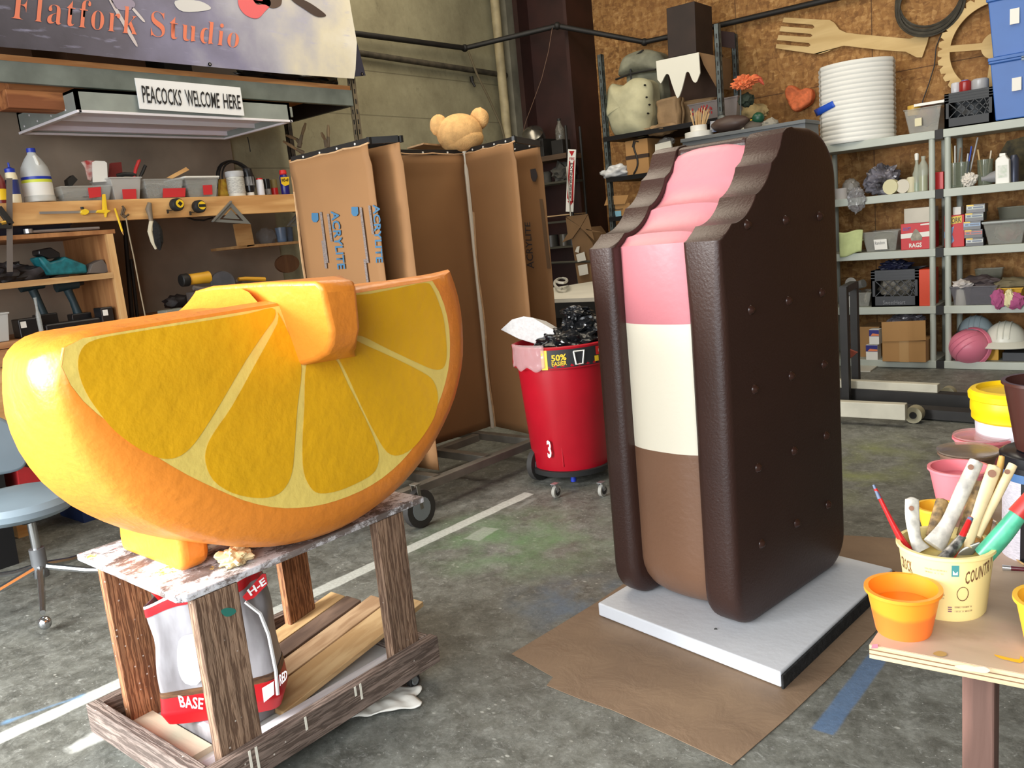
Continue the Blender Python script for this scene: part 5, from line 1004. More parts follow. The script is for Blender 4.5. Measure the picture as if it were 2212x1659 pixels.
# dark block and drip sign
flat('dark_block', 'tall dark brown foam block above the white drip cut-out', 'block', [(1439, 18), (1500, 2), (1504, 114), (1443, 126)], y=7.15, axis=(0, 1, 0), th=.34, mat=M('dark_brown_block', (44, 30, 24), .7, ns=5), bev=.006)
flat('drip_cutout', 'white icing drip cut-out hanging below the dark block', 'cut-out', [(1417, 132), (1509, 113), (1512, 156)] + spline([(1512, 158), (1505, 176), (1500, 178), (1495, 172), (1488, 156), (1482, 157), (1479, 168), (1472, 195), (1465, 211), (1460, 206), (1450, 178), (1445, 162), (1438, 161), (1430, 176), (1427, 180)], 3, False) + [(1420, 172)], y=7.06, th=.012, mat=M('white_cutout', (222, 220, 206), .5))
one('brown_shelf_box', 'brown tapered cardboard box under the dark block', 'box', MB().prism([yb(*p, 7.12) for p in [(1510, 113), (1545, 120), (1548, 190), (1520, 140)]], (0, .3, 0)), M('cardboard_dark'), smooth=False)
one('brown_board', 'dark brown panel standing behind the white drip cut-out', 'panel', MB().prism([yb(*p, 7.6) for p in [(1440, 120), (1560, 118), (1560, 285), (1440, 295)]], (0, .02, 0)), M('dark_panel', (58, 36, 22), .8, ns=4), smooth=False)
KR = M('kraft_bag', (150, 122, 88), .75, ns=6, na=.12, bs=14, ba=.6)
def pbag(px0, py0, px1, py1, y, label, tilt=0, sd=1):
    a, b_ = yb(px0, py1, y), yb(px1, py0, y); w = b_.x-a.x; h = b_.z-a.z
    def f(u, v):
        an = u*2*math.pi; sg_ = lambda c: math.copysign(abs(c)**.55, c); k = 1+.12*noise.noise(V((math.cos(an)*2, math.sin(an)*2, v*3+sd)))+(.08 if v > .85 else 0)
        return V((a.x+w/2+w/2*sg_(math.cos(an))*k+tilt*v, y+.08+.08*sg_(math.sin(an))*k, zt+.002+h*v*(1+.08*math.cos(an+sd))))
    return one('paper_bag', label, 'paper bag', MB().grid(f, 40, 12), KR, None, ang=40, sol=.003)
pbag(1418, 208, 1462, 278, 7.2, 'crumpled open brown paper bag beside the face mould', 0, 1); pbag(1470, 205, 1530, 275, 7.4, 'brown paper bag standing behind the grey tub', .02, 4)
one('paper_bag', 'flattened brown paper bag at the front of the mould shelf', 'paper bag', MB().blob(yb(1430, 280, 7.12), (.16, .1, .05), .35, 3, 3, 6, True), KR)
one('grey_tub', 'translucent grey tub behind the swab pot', 'tub', MB().tub(yb(1488, 250, 7.25).x, 7.25, zt+.002, yb(1595, 250, 7.25).x, 7.6, yb(1500, 224, 7.25).z, .04), M('grey_clear', (140, 132, 130), .3, alpha=.8), smooth=False)
gz = P(1500, 297, y=6.74).z
gx0, gx1 = P(1474, 303, y=6.72).x, P(1740, 290, y=6.72).x
gc_ = thing('grey_cabinet', 'grey cabinet behind the sandwich carrying the swab pot and duck', 'cabinet', ((gx0+gx1)/2, 6.86, 0))
MB().box(gx0, 6.72, 0, gx1, 7.01, gz-.03).done('body', M('cabinet_grey', (92, 96, 98), .5), gc_, smooth=False); MB().box(gx0-.01, 6.70, gz-.03, gx1+.01, 7.015, gz).done('top', M('cabinet_grey'), gc_, smooth=False, bev=.004)
sp = thing('swab_pot', 'white pot packed with wooden swab sticks, some red tipped', 'pot', (yb(1510, 290, 6.86).x, 6.86, gz)); c = V(sp.location)
MB().lathe(c, [(.11, 0), (.12, .005), (.12, .05), (.10, .055)], 28).lathe(c+V((0, 0, .05)), [(.07, 0), (.07, .055), (.065, .055), (.06, .01), (.001, .01)], 28).done('pot', WHT, sp)
random.seed(5); b = MB(); b2 = MB()
for k in range(46):
    a = random.uniform(0, 6.28); r = random.uniform(.01, .055); e = c+V((r*math.cos(a)*1.7+.01, r*math.sin(a)*1.3, random.uniform(.19, .25))); s_ = c+V((r*math.cos(a)*.7, r*math.sin(a)*.7, .06))
    b.cyl(s_, e, .0028, n=5)
    if k % 2: b2.cyl(e+V((0, .04, .0)), e+V((0.0, .04, .02)), .006, n=6)
o = b.done('swab_sticks', M('birch_stick', (214, 180, 130), .6), sp, smooth=False); o['kind'] = 'stuff'
o = b2.done('red_tips', M('red_tip', (150, 20, 28), .6), sp, smooth=False); o['kind'] = 'stuff'
flat('striped_pouch', 'blue and white striped small pouch right of the swab pot', 'pouch', [(1534, 262), (1552, 260), (1552, 284), (1534, 286)], y=6.86, th=.04, mat=M('blue_pouch', (80, 94, 130), .6, ns=20, col2=(160, 160, 160)))
lb = thing('wire_sculpture', 'orange woven lobster-like sculpture on a thin wire stand', 'sculpture', yb(1600, 260, 6.86))
CORAL = M('coral_foam', (216, 112, 66), .75, ns=20, na=.15, bs=40, ba=.9)
MB().blob(yb(1607, 178, 6.86), (.085, .06, .055), .45, 3.2, 4, 3, True).blob(yb(1595, 185, 6.86), (.05, .05, .03), .4, 4, 3, 8, True).blob(yb(1628, 172, 6.86), (.06, .04, .03), .45, 4, 3, 6, True).done('body', CORAL, lb, ang=30)
MB().tube([yb(*p, 6.86) for p in [(1630, 166), (1642, 172), (1650, 183)]], [.025, .02, .006], 8).done('tail', M('dark_coral', (170, 66, 44), .7, bs=40, ba=.9), lb); MB().tube([yb(*p, 6.86) for p in [(1596, 186), (1584, 185), (1577, 188)]], [.015, .008, .004], 6).done('claw', CORAL, lb)
MB().cyl(yb(1600, 260, 6.86), yb(1600, 190, 6.86), .006).done('wire_stand', ANG, lb)
one('stone_loaf', 'smooth dark brown loaf-shaped stone on the rack top', 'stone', MB().blob(yb(1578, 268, 6.86), (.17, .1, .07), .06, 2, 3, 3), M('dark_stone', (70, 54, 48), .5))
one('grey_rock', 'grey rock on top of the dark loaf-shaped stone', 'rock', MB().blob(yb(1585, 258, 6.86), (.05, .05, .03), .2, 3, 3, 5), M('rock_grey', (120, 112, 100), .8, ns=10))
dk = thing('duck_decoy', 'mallard duck decoy with green head and yellow bill', 'decoy', yb(1632, 272, 6.86))
MB().blob(yb(1632, 275, 6.9), (.11, .09, .06), .04, 2, 3, 3).done('body', M('decoy_brown', (74, 66, 58), .6), dk); MB().blob(yb(1638, 255, 6.86), (.05, .045, .048), .03, 2, 3, 2).done('head', M('mallard_green', (18, 70, 50), .4), dk)
MB().blob(yb(1624, 261, 7.13), (.035, .02, .015), .05, 2, 3, 2).done('bill', M('bill_yellow', (220, 190, 50), .5), dk)
one('green_ball', 'dark green leafy clump hanging behind the wire stand', 'clump', MB().blob(yb(1612, 216, 6.93), (.065, .05, .055), .2, 4, 3, 5), M('dark_leaf', (34, 46, 34), .8))
one('straw_basket', 'straw coloured rough block behind the duck decoy', 'basket', MB().blob(yb(1622, 245, 7.45), (.15, .08, .08), .15, 4, 3, 8), M('straw', (150, 130, 88), .9, ns=12, na=.2, bs=20))
one('white_mushroom', 'small pale cone figure in front of the duck decoy', 'figure', MB().lathe(yb(1608, 284, 6.86), [(.03, 0), (.03, .02), (.008, .05), (.004, .06)], 16), M('pale_cone', (176, 170, 150), .8))
one('grey_knot', 'grey coiled knot of cloth beside the duck decoy', 'knot', MB().blob(yb(1664, 268, 6.86), (.065, .06, .045), .3, 3.5, 3, 9, True), M('grey_cloth', (138, 134, 122), .9))
one('bird_figure', 'small dark bird figure with white head on rack', 'figure', MB().blob(yb(1560, 256, 6.86), (.04, .04, .03), .1, 2, 3, 1).blob(yb(1558, 246, 6.86), (.018, .018, .018), 0, 1, 2), M('bird_grey', (110, 114, 110), .7, ns=14, col2=(40, 44, 44)))
# second rack shelf
ab = thing('parcel_box', 'brown parcel box with a black curved arrow mark and tape', 'box', yb(1385, 380, 7.08)); zt1 = ZR[1]
CBX = M('parcel_brown', (170, 128, 78), .8, ns=2, na=.05)
xa, xb_ = yb(1355, 380, 7.08).x, yb(1403, 375, 7.08).x; zz = yb(1355, 298, 7.08).z
MB().box(xa, 7.08, zt1+.001, xb_, 7.4, zz-.03).done('carton', CBX, ab, smooth=False, bev=.003)
MB().box(xa-.002, 7.077, lerp(zt1, zz, .42), xb_+.002, 7.1, lerp(zt1, zz, .52)).done('tape', M('dark_tape', (60, 46, 38), .4), ab, smooth=False)
sm = [yb(*p, 7.075) for p in spline([(1372, 306), (1369, 318), (1377, 345), (1376, 362), (1368, 377)], 4, False)]
MB().tube(sm, [.003]+[.009]*(len(sm)-2)+[.002], 6).tube([yb(*p, 7.075) for p in [(1366, 318), (1369, 304), (1379, 306)]], .006, 6).done('curved_mark', M('mark_black', (30, 26, 24), .6), ab)
one('poly_mailer', 'white plastic mailer pouch lying left of the parcel box', 'pouch', MB().blob(yb(1332, 372, 7.12), (.16, .12, .07), .18, 2.2, 4, 5), M('white_poly', (206, 208, 210), .35, bs=8, ba=.8), ang=80)
sb = thing('small_parcel', 'small cardboard box with open flap and blue tape', 'box', yb(1330, 470, 7.08)); zt2 = ZR[2]
xa, xb_ = yb(1315, 470, 7.08).x, yb(1362, 470, 7.08).x; zq = yb(1315, 443, 7.08).z
MB().box(xa, 7.08, zt2+.001, xb_, 7.35, zq).done('carton', CBX, sb, smooth=False, bev=.003); MB().prism([yb(*p, 7.06) for p in [(1305, 444), (1312, 424), (1358, 421), (1350, 440)]], (0, .005, 0)).done('flap', CBX, sb, smooth=False)
MB().prism([yb(*p, 7.07) for p in [(1328, 456), (1341, 455), (1342, 472), (1331, 473)]], (0, .005, 0)).done('tape', M('pale_blue', (130, 180, 200), .4), sb, smooth=False)
MB().tube([yb(*p, 7.07) for p in [(1322, 449), (1332, 453), (1345, 451)]], .003, 5).done('smile_mark', M('mark_black'), sb)
one('white_board', 'white board edge standing behind the sandwich top', 'board', MB().prism([yb(*p, 7.1) for p in [(1415, 312), (1448, 304), (1455, 340), (1416, 400)]], (0, .02, 0)), M('white_cutout'), smooth=False)
one('clear_bag', 'clear plastic bag on the shelf behind the sandwich corner', 'bag', MB().blob(yb(1440, 306, 7.2), (.08, .06, .04), .3, 3, 3, 4, True), M('clear_film3', (170, 168, 160), .2, alpha=.5))
# ================================================================ on the OSB wall
YW = 7.885
CUT = wood('birch_cutout', (206, 178, 124), (190, 160, 106), 'x', 6)
fk = thing('fork_cutout', 'giant plywood fork cut-out mounted on the OSB wall', 'cut-out', P(1840, 80, y=7.84))
def s5(px, py): return (1650+px/3.936, py/3.936)
F_ = [(170, 148), (470, 166), (560, 170), (600, 195), (640, 250), (700, 278), (800, 290), (1000, 308), (1240, 330), (1320, 300), (1370, 300), (1400, 315), (1390, 360), (1345, 488), (1300, 488), (1255, 465), (1205, 440), (1000, 425), (680, 388), (600, 410), (540, 440), (470, 460), (420, 458), (100, 410)]
tine = [((100, 410), (106, 372), (385, 398), (397, 383), (385, 366), (115, 340)), ((120, 338), (125, 298), (400, 316), (413, 302), (400, 288), (132, 266)), ((134, 264), (145, 222), (415, 244), (432, 230), (415, 212), (158, 190))]
out = [(100, 410), (106, 374), (380, 398), (397, 384), (384, 366), (112, 340), (124, 298), (396, 316), (413, 302), (398, 288), (132, 266), (145, 222), (414, 244), (432, 230), (414, 210), (158, 190), (170, 148)]+F_[1:23]+[(450, 461)]
MB().prism([P(*s5(*p), y=7.86) for p in out], (0, .022, 0)).done('plate', CUT, fk, smooth=False)
gw = thing('gear_cutout', 'plywood spoked gear wheel cut-out mounted on the OSB wall', 'cut-out', P(2140, 110, y=7.84))
gc = P(2150, 98, y=7.81); rg_ = (P(2035, 80, y=7.81)-gc).length
b = MB(); n = 144; vi = []; vo = []
for k in range(n):
    a = 2*math.pi*k/n; ro = rg_*(1.02-.09*max(0, math.sin(2*math.pi*k/4.0+.4)) if k % 4 else 1.02); vo.append(gc+V((ro*math.cos(a), 0, ro*math.sin(a)))); vi.append(gc+V((rg_*.80*math.cos(a), 0, rg_*.80*math.sin(a))))
vs = vo+vi+[p+V((0, .022, 0)) for p in vo+vi]; fs = []
for k in range(n): j = (k+1) % n; fs += [(k, j, n+j, n+k), (2*n+k, 2*n+j, 3*n+j, 3*n+k), (k, j, 2*n+j, 2*n+k), (n+k, n+j, 3*n+j, 3*n+k)]
b.add(vs, fs).done('toothed_rim', CUT, gw, smooth=False)
for a in range(4):
    an = R(-7+90*a); MB().bar(gc+V((0, .011, 0)), gc+V((rg_*.85*math.cos(an), .011, rg_*.85*math.sin(an))), .05, .02, (0, 1, 0)).done('spoke', CUT, gw, smooth=False)
MB().lathe(gc+V((0, .022, 0)), [(.10, 0), (.10, .022)], 28, (0, -1, 0)).done('hub', CUT, gw)
b = MB(); cc = P(2008, -8, y=7.8)
for k in range(7): b.tube([V((cc.x+(.235+.012*(k % 3))*math.cos(a), 7.82-.012*(k//3)+.006*math.sin(a*3+k), cc.z+(.225+.012*(k % 3))*math.sin(a)-.01*k)) for a in [i*math.pi/18 for i in range(36)]], .011, 6, closed=True)
one('cable_ring', 'thick coil of grey cable hanging on the OSB wall', 'cable', b, M('grey_cable', (62, 58, 48), .6, ns=14, na=.2))
one('thin_wire', 'thin black cord hanging down the OSB wall past the gear', 'cord', MB().tube([P(*s5(*p), y=7.86) for p in [(1890, 20), (1600, 180), (1500, 310), (1465, 400), (1450, 560), (1400, 720), (1350, 860), (1330, 1000)]], .005, 5), BLK)
one('foam_heart', 'coral orange foam heart on the OSB wall beside the white roll', 'heart', MB().prism([P(*p, y=7.78) for p in spline([(1717, 241), (1706, 232), (1698, 215), (1694, 200), (1699, 187), (1708, 184), (1719, 190), (1725, 194), (1738, 190), (1750, 192), (1754, 205), (1750, 220), (1738, 230)], 3)], (0, .1, 0)), CORAL, bev=.02, seg=3)
# foam roll
fr = thing('foam_roll', 'huge white foam roll held with blue tape on the plastic shelf', 'foam roll', P(1850, 300, y=7.55))
zl1 = P(2037, 279, y=7.32).z
ec = P(1853, 300, y=7.60); rr = .30; FRM = M('white_foam_roll', (226, 226, 220), .75, ns=2, na=.03)
prof = []
nr = 17; ztop = P(1850, 128, y=7.3).z
for k in range(nr):
    z = lerp(0, ztop-zl1, k/nr); dz = (ztop-zl1)/nr; prof += [(rr-.006, z), (rr-.001, z+dz*.25), (rr, z+dz*.5), (rr-.001, z+dz*.75)]
prof += [(rr-.02, ztop-zl1+.004), (.05, ztop-zl1+.004)]
RC = V((ec.x, 7.60, zl1))
MB().lathe(RC, prof, 56).done('roll', FRM, fr)
b = MB(); b.grid(lambda u, v: RC+V((-(rr+.012)*math.cos(lerp(.75, 3.0, u)), -(rr+.012)*math.sin(lerp(.75, 3.0, u)), lerp(.0, ztop-zl1, v)+0))*(1)+V((-math.cos(lerp(.75, 3.0, u)), -math.sin(lerp(.75, 3.0, u)), 0))*(-.0055*abs(math.cos(v*math.pi*nr))**3), 24, 126); b.done('outer_wrap', FRM, fr, sol=.012)
tp_ = [P(*p, y=7.27) for p in [(1758, 238), (1798, 218), (1804, 230), (1764, 252)]]
def onroll(p):   # project to roll surface along the sight line
    d = (p-EYE).normalized(); o_ = EYE-RC; a_ = d.x*d.x+d.y*d.y; b__ = 2*(o_.x*d.x+o_.y*d.y); c__ = o_.x**2+o_.y**2-(rr+.023)**2
    t_ = (-b__-math.sqrt(max(0, b__*b__-4*a_*c__)))/(2*a_); return EYE+d*t_
b = MB(); b.grid(lambda u, v: onroll(lerp(lerp(tp_[0], tp_[1], u), lerp(tp_[3], tp_[2], u), v)), 8, 2); b.done('blue_tape', M('blue_tape', (34, 84, 196), .5), fr, sol=.002)

# ================================================================ white plastic shelving
SHW = M('grey_white_plastic', (176, 182, 172), .5, ns=4, na=.03)
ZL = [P(2037, v, y=7.32).z for v in (279, 408.5, 536, 661, 780)]; YS = 7.32
XL = P(2024, 500, y=YS).x; XRr = P(2038, 500, y=YS).x
def unit(x0, x1, label):
    t = thing('plastic_shelving', label, 'shelving', ((x0+x1)/2, YS+.23, 0), 'plastic shelving units')
    for z in ZL: MB().box(x0, YS, z-.062, x1, YS+.46, z).done('shelf', SHW, t, smooth=False, bev=.004)
    for x in (x0+.027, x1-.027):
        for y in (YS+.027, YS+.43):
            for za, zb in zip(ZL[1:], ZL[:-1]): MB().cyl((x, y, za), (x, y, zb-.062), .023, n=16).done('post', SHW, t)
    return t
unit(XL-.95, XL-.012, 'white plastic shelving unit partly hidden behind the sandwich'); unit(XRr, XRr+.92, 'white plastic shelving unit at the right edge of the view')
b = MB()
for z in ZL: one('shelf_clip', ['black clip joining the shelving units at the top shelf', 'black clip between the units at the second shelf', 'black clip between the units at the middle shelf', 'black clip between the units at the fourth shelf', 'black clip between the units at the floor level shelf'][ZL.index(z)], 'clip', MB().box(XL-.010, YS+.004, z-.07, XRr-.002, YS+.03, z+.002), BLK, smooth=False)
def gx(px, y=YS, py=500): return P(px, py, y=y).x
def sbox(name, label, cat, px0, px1, pyt, lv, mat, y=YS+.02, dep=.22, group=None, zb=None, bev=.003):
    z0 = ZL[lv]+.001 if zb is None else zb; pyb = pyt+30
    x0, x1 = P(px0, pyb, y=y).x, P(px1, pyb, y=y).x; z1 = P((px0+px1)/2, pyt, y=y).z
    return one(name, label, cat, MB().box(x0, y, z0, x1, y+dep, z1), mat, group, smooth=False, bev=bev), (x0, x1, z0, z1, y)
def stub(name, label, px0, px1, pyt, lv, mat, y=YS+.02, dep=.3, tp=.03, stuffm=None, over=.0, lid=None):
    z0 = ZL[lv]+.001; x0, x1 = P(px0, pyt+30, y=y).x, P(px1, pyt+30, y=y).x; z1 = P((px0+px1)/2, pyt, y=y).z
    t = thing(name, label, name.split('_')[-1], ((x0+x1)/2, y+dep/2, z0))
    MB().tub(x0, y, z0, x1, y+dep, z1, tp).done('tub', mat, t, smooth=False, bev=.003)
    if stuffm: MB().blob(((x0+x1)/2, y+dep/2, (z0+z1)/2+over), ((x1-x0)/2-.05, dep/2-.05, (z1-z0)/2-.01), .22, 3.5, 3, px0, True).done('contents', stuffm, t)
    if lid: MB().box(x0-.01, y-.01, z1, x1+.01, y+dep+.01, z1+.012).done('lid', lid, t, smooth=False)
    return t, (x0, x1, z0, z1, y)
# top
CLB = M('clear_bin_shelf', (176, 176, 168), .25, alpha=.36)
t, _b = stub('clear_bin', 'clear bin holding yellow and red items beside the foam roll', 1953, 2033, 232, 0, CLB, stuffm=M('bin_stuff', (150, 110, 60), .7, ns=12, col2=(120, 40, 34)), over=.04)
MB().box(_b[0]+.08, YS+.012, _b[2]+.05, _b[0]+.13, YS+.016, _b[2]+.11).done('label', M('yellowed_label', (214, 206, 170), .6), t, smooth=False)
one('yellow_cup', 'yellow cup standing in the clear bin next to the roll', 'cup', MB().cyl(P(1975, 250, y=YS+.12), P(1975, 228, y=YS+.12), .05, n=20), M('mustard', (200, 160, 60), .5))
one('white_lid', 'white flat lid lying over the clear bin', 'lid', MB().box(P(1974, 226, y=YS+.05).x, YS+.05, P(2000, 227, y=YS+.05).z, P(2040, 226, y=YS+.05).x, YS+.3, P(2000, 227, y=YS+.05).z+.02), WHT, smooth=False)  # loose white lid resting over the bin
CRT = M('crate_black', (24, 26, 28), .5)
def crate(px0, px1, pyt, lv, label, txt=None, y=YS+.02, mat=CRT, stuffm=None):
    z0 = ZL[lv]+.001; x0, x1 = P(px0, pyt+40, y=y).x, P(px1, pyt+40, y=y).x; z1 = P((px0+px1)/2, pyt, y=y).z; t = thing('milk_crate', label, 'crate', ((x0+x1)/2, y+.15, z0)); d = .3; h = z1-z0
    b = MB().box(x0, y, z0, x1, y+.012, z0+h*.28).box(x0, y, z1-h*.28, x1, y+.012, z1).box(x0, y, z0, x0+.03, y+.012, z1).box(x1-.03, y, z0, x1, y+.012, z1).box(x0, y+.29, z0, x1, y+d, z1).box(x0, y, z0, x0+.01, y+d, z1).box(x1-.01, y, z0, x1, y+d, z1).box(x0, y, z0, x1, y+d, z0+.01)
    for k in range(5):
        u = x0+.03+(x1-x0-.06)*k/4.5; b.bar((u, y+.006, z0+h*.28), (min(u+h*.44, x1-.02), y+.006, z1-h*.28), .006, .008, (0, 1, 0)); b.bar((min(u+h*.44, x1-.02), y+.006, z0+h*.28), (u, y+.006, z1-h*.28), .006, .008, (0, 1, 0))
    for k in range(3): b.box(x0-.002, y-.004, z1-h*(.06+.08*k), x1+.002, y, z1-h*(.04+.08*k))
    b.done('crate_shell', mat, t, smooth=False)
    if stuffm: MB().blob(((x0+x1)/2, y+.15, z0+h*.55), ((x1-x0)/2-.03, .12, h*.4), .3, 3.5, 3, px0, True).done('contents', stuffm, t)
    if txt: text(txt, [V((lerp(x0, x1, .25), y-.003, z0+h*.17)), V((lerp(x0, x1, .72), y-.003, z0+h*.17)), V((lerp(x0, x1, .72), y-.003, z0+h*.06)), V((lerp(x0, x1, .25), y-.003, z0+h*.06))], M('crate_text', (130, 132, 136), .5), t)
    return t, (x0, x1, z0, z1)
_, cb = crate(2040, 2146, 195, 0, 'black milk crate full of dark parts on the top shelf', stuffm=M('crate_parts', (64, 68, 72), .5, ns=10, na=.4))
zc = cb[3]
for k, (px, c_, r, lab) in enumerate([(2065, (190, 190, 196), .035, 'small clear jar on the black crate, leftmost'), (2085, (150, 40, 36), .045, 'red capped jar on the black crate'), (2078, (110, 108, 160), .03, 'purple lidded tub on the black crate'), (2117, (170, 170, 172), .06, 'round clear cup on the black crate, rightmost')]):
    one('jar', lab, 'jar', MB().lathe((P(px, 180, y=YS+.12).x, YS+.12+(k == 2)*.1, zc+.001), [(r*.9, 0), (r, .01), (r, .07+.02*(k == 2)), (r*.8, .08+.02*(k == 2))], 18), M('jar_%d' % k, c_, .3))
TB = M('blue_tote', (58, 104, 176), .45, ns=3, na=.04)
def tote(px0, pyt, pyb, label, y=YS+.0):
    x0 = P(px0, (pyt+pyb)/2, y=y).x; z0, z1 = P(px0, pyb, y=y).z, P(px0, pyt, y=y).z; t = thing('blue_tote', label, 'tote', (x0+.3, y+.2, z0), 'stacked blue totes')
    MB().tub(x0, y, z0, x0+.62, y+.42, z1, .03, .004, .012).done('tub', TB, t, smooth=False, bev=.006); MB().box(x0-.015, y-.015, z1, x0+.635, y+.435, z1+.025).done('lid', TB, t, smooth=False, bev=.005)
    MB().box(x0+.2, y-.012, z1-.03, x0+.38, y-.006, z1+.02).done('handle', M('tote_grey', (120, 136, 156), .5), t, smooth=False); return t, x0
t1, x = tote(2139, 134, 262, 'lower blue storage tote on the right shelving top')
MB().box(x+.14, YS-.004, P(2200, 195, y=YS).z, x+.2, YS+.01, P(2200, 176, y=YS).z+.03).done('tape_label', LAB, t1, smooth=False)
t2, x = tote(2134, 0, 126, 'upper blue storage tote stacked on the lower one')
MB().box(x+.14, YS-.004, P(2200, 50, y=YS).z, x+.2, YS+.01, P(2200, 26, y=YS).z+.03).done('tape_label', LAB, t2, smooth=False)
# level 2 (index 1)
FILM = M('crinkled_film', (120, 118, 128), .2, ns=9, na=.4, alpha=.75, bs=14, ba=1)
def lump(px, py, r, lv, label, mat, y=YS+.14, nm='plastic_bag', cat='bag', sd=3, amp=.35):
    c = P(px, py, y=y); return one(nm, label, cat, MB().blob((c.x, y, ZL[lv]+r[2]*1.05), r, amp, 3, 4, sd, True), mat, None, ang=30)
lump(1905, 395, (.13, .11, .115), 1, 'crinkled grey plastic bag heap on the second shelf', FILM, sd=5)
one('plastic_bag', 'clear bag drooping over the front of the second shelf', 'bag', MB().blob(P(1850, 432, y=YS-.01), (.07, .05, .10), .3, 3, 4, 2, True), M('clear_film4', (150, 148, 150), .15, alpha=.5), ang=30)
lump(1838, 405, (.07, .07, .08), 1, 'grey wrapped round object left on the second shelf', M('wrapped_grey', (126, 122, 116), .4), amp=.1)
one('cup', 'white cup beside the sandwich edge on the second shelf', 'cup', MB().lathe((P(1818, 420, y=YS+.1).x, YS+.1, ZL[1]), [(.05, 0), (.06, .09)], 20), M('dim_white', (190, 184, 180), .5))
def tapeRoll(px, py, r, label, k):
    c = P(px, py, y=YS+.05); return one('tape_roll', label, 'tape roll', MB().lathe((c.x, YS+.03, ZL[1]+r), [(r*.35, 0), (r, 0), (r, .05), (r*.35, .05)], 24, (0.15, 1, 0)), M('cream_tape', (206, 200, 160), .6) if k == 0 else M('white_tape', (204, 198, 182), .6))
tapeRoll(1924, 407, .06, 'cream tape roll standing on the second shelf', 0); tapeRoll(1951, 404, .055, 'whiter tape roll to the right of the cream one', 1)
one('jar', 'small cream jar right of the tape rolls', 'jar', MB().lathe((P(1969, 405, y=YS+.05).x, YS+.06, ZL[1]+.001), [(.035, 0), (.037, .01), (.037, .11), (.03, .12)], 20), M('cream_jar', (196, 190, 160), .5))
def sbottle(px, lv, label, prof, mat, y=YS+.06, cap=None, capm=None, group=None, liq=None):
    c = V((P(px, 420, y=y).x, y, ZL[lv]+.001)); t = thing('bottle', label, 'bottle', c, group)
    MB().lathe(c, prof, 20).done('body', mat, t)
    if cap: MB().lathe(c, cap, 16).done('cap', capm, t)
    if liq: MB().lathe(c, [(liq[0], .003), (liq[0], liq[1])], 18).done('liquid', liq[2], t)
    return t
sbottle(1981, 1, 'tall thin bottle with white spray neck and green liquid', [(.03, 0), (.032, .14), (.022, .17), (.012, .22), (.012, .26)], M('bottle_clear', (190, 196, 180), .2, alpha=.5), cap=[(.014, .245), (.016, .29), (.01, .3)], capm=WHT, liq=(.029, .07, M('green_liquid', (60, 120, 70), .3)))
sbottle(1995, 1, 'clear rounded bottle with yellow green liquid', [(.035, 0), (.038, .16), (.034, .2), (.014, .24), (.018, .27)], M('bottle_clear'), liq=(.034, .12, M('olive_liquid', (150, 150, 80), .3)))
sbox('red_box', 'red box behind the shelving posts on the second shelf', 'box', 2006, 2038, 372, 1, REDP, y=YS+.1)
def jarbrush(px, label, mat, hs, x=None, y=YS+.08):
    c = V((P(px, 390, y=y).x, y, ZL[1]+.001)); t = thing('brush_jar', label, 'jar', c)
    MB().pot(c, .05, .055, .19).done('glass', M('jar_glass', (120, 128, 110), .1, alpha=.45), t)
    for k, (dx, dy, h, cc) in enumerate(hs): MB().cyl(c+V((dx*.3, dy*.3, .02)), c+V((dx, dy, h)), .006).done('brush_handle', M('bh_%d_%d_%d' % cc, cc, .5), t)
    return t
jarbrush(2063, 'glass jar with tall ochre and white brushes on shelf', None, [(-.05, 0, .40), (-.02, .02, .36), (.0, 0, .30), (-.06, .03, .36)] and [(-.05, 0, .38, (190, 150, 70)), (-.03, .02, .34, (210, 170, 90)), (.0, 0, .32, (214, 214, 208)), (.04, 0, .30, (120, 90, 60))])
jarbrush(2080, 'dark green glass jar with blue handled tool', None, [(.06, .0, .30, (40, 70, 170)), (.10, .01, .36, (160, 160, 160)), (.03, .03, .25, (190, 190, 190))])
jarbrush(2128, 'short clear jar with two thin paint brushes', None, [(-.05, 0, .27, (190, 160, 110)), (.04, 0, .25, (200, 190, 170))])
lump(2094, 390, (.055, .05, .05), 1, 'crumpled white tissue on the second shelf', M('tissue', (214, 208, 198), .8), nm='tissue', cat='tissue', y=YS+.05)
one('cup', 'grey tipped cup lying on the second shelf near the white bottle', 'cup', MB().lathe((P(2120, 390, y=YS+.06).x, YS+.05, ZL[1]+.045), [(.025, 0), (.045, .1)], 20, (1, .2, .1)), M('dim_grey', (130, 130, 132), .5))
c = P(2166, 370, y=YS+.05); t = thing('white_bottle', 'square white jug bottle on the right second shelf', 'bottle', (c.x, YS+.05, ZL[1]))
MB().prism([P(*p, y=YS+.02) for p in [(2150, 399), (2150, 346), (2156, 340), (2162, 339), (2163, 335), (2173, 335), (2174, 339), (2180, 344), (2181, 396)]], (0, .07, 0)).done('body', WHT, t, bev=.006); MB().box(c.x-.02, YS+.03, P(2167, 338, y=YS+.03).z, c.x+.02, YS+.08, P(2167, 335, y=YS+.03).z+.015).done('cap', WHT, t, smooth=False, bev=.003)
MB().poly([P(*p, y=YS+.0185) for p in [(2155, 358), (2176, 356), (2176, 382), (2155, 385)]]).done('label', M('faint_print', (196, 206, 190), .6, ns=40, col2=(222, 222, 216)), t, smooth=False)
one('can', 'dark can with yellow top behind the white jug bottle', 'can', MB().lathe((P(2190, 380, y=YS+.12).x, YS+.12, ZL[1]+.001), [(.035, 0), (.035, .17), (.02, .2)], 18), M('slate_can', (70, 74, 90), .3, .4))
# artwork leaning behind
flat('framed_panel', 'dark camouflage-looking panel leaning at the back of right second shelf', 'panel', [(2148, 350), (2175, 305), (2230, 290), (2230, 395), (2148, 400)], y=YS+.4, th=.01, mat=M('camo_panel', (96, 84, 52), .8, ns=14, col2=(50, 46, 34)))
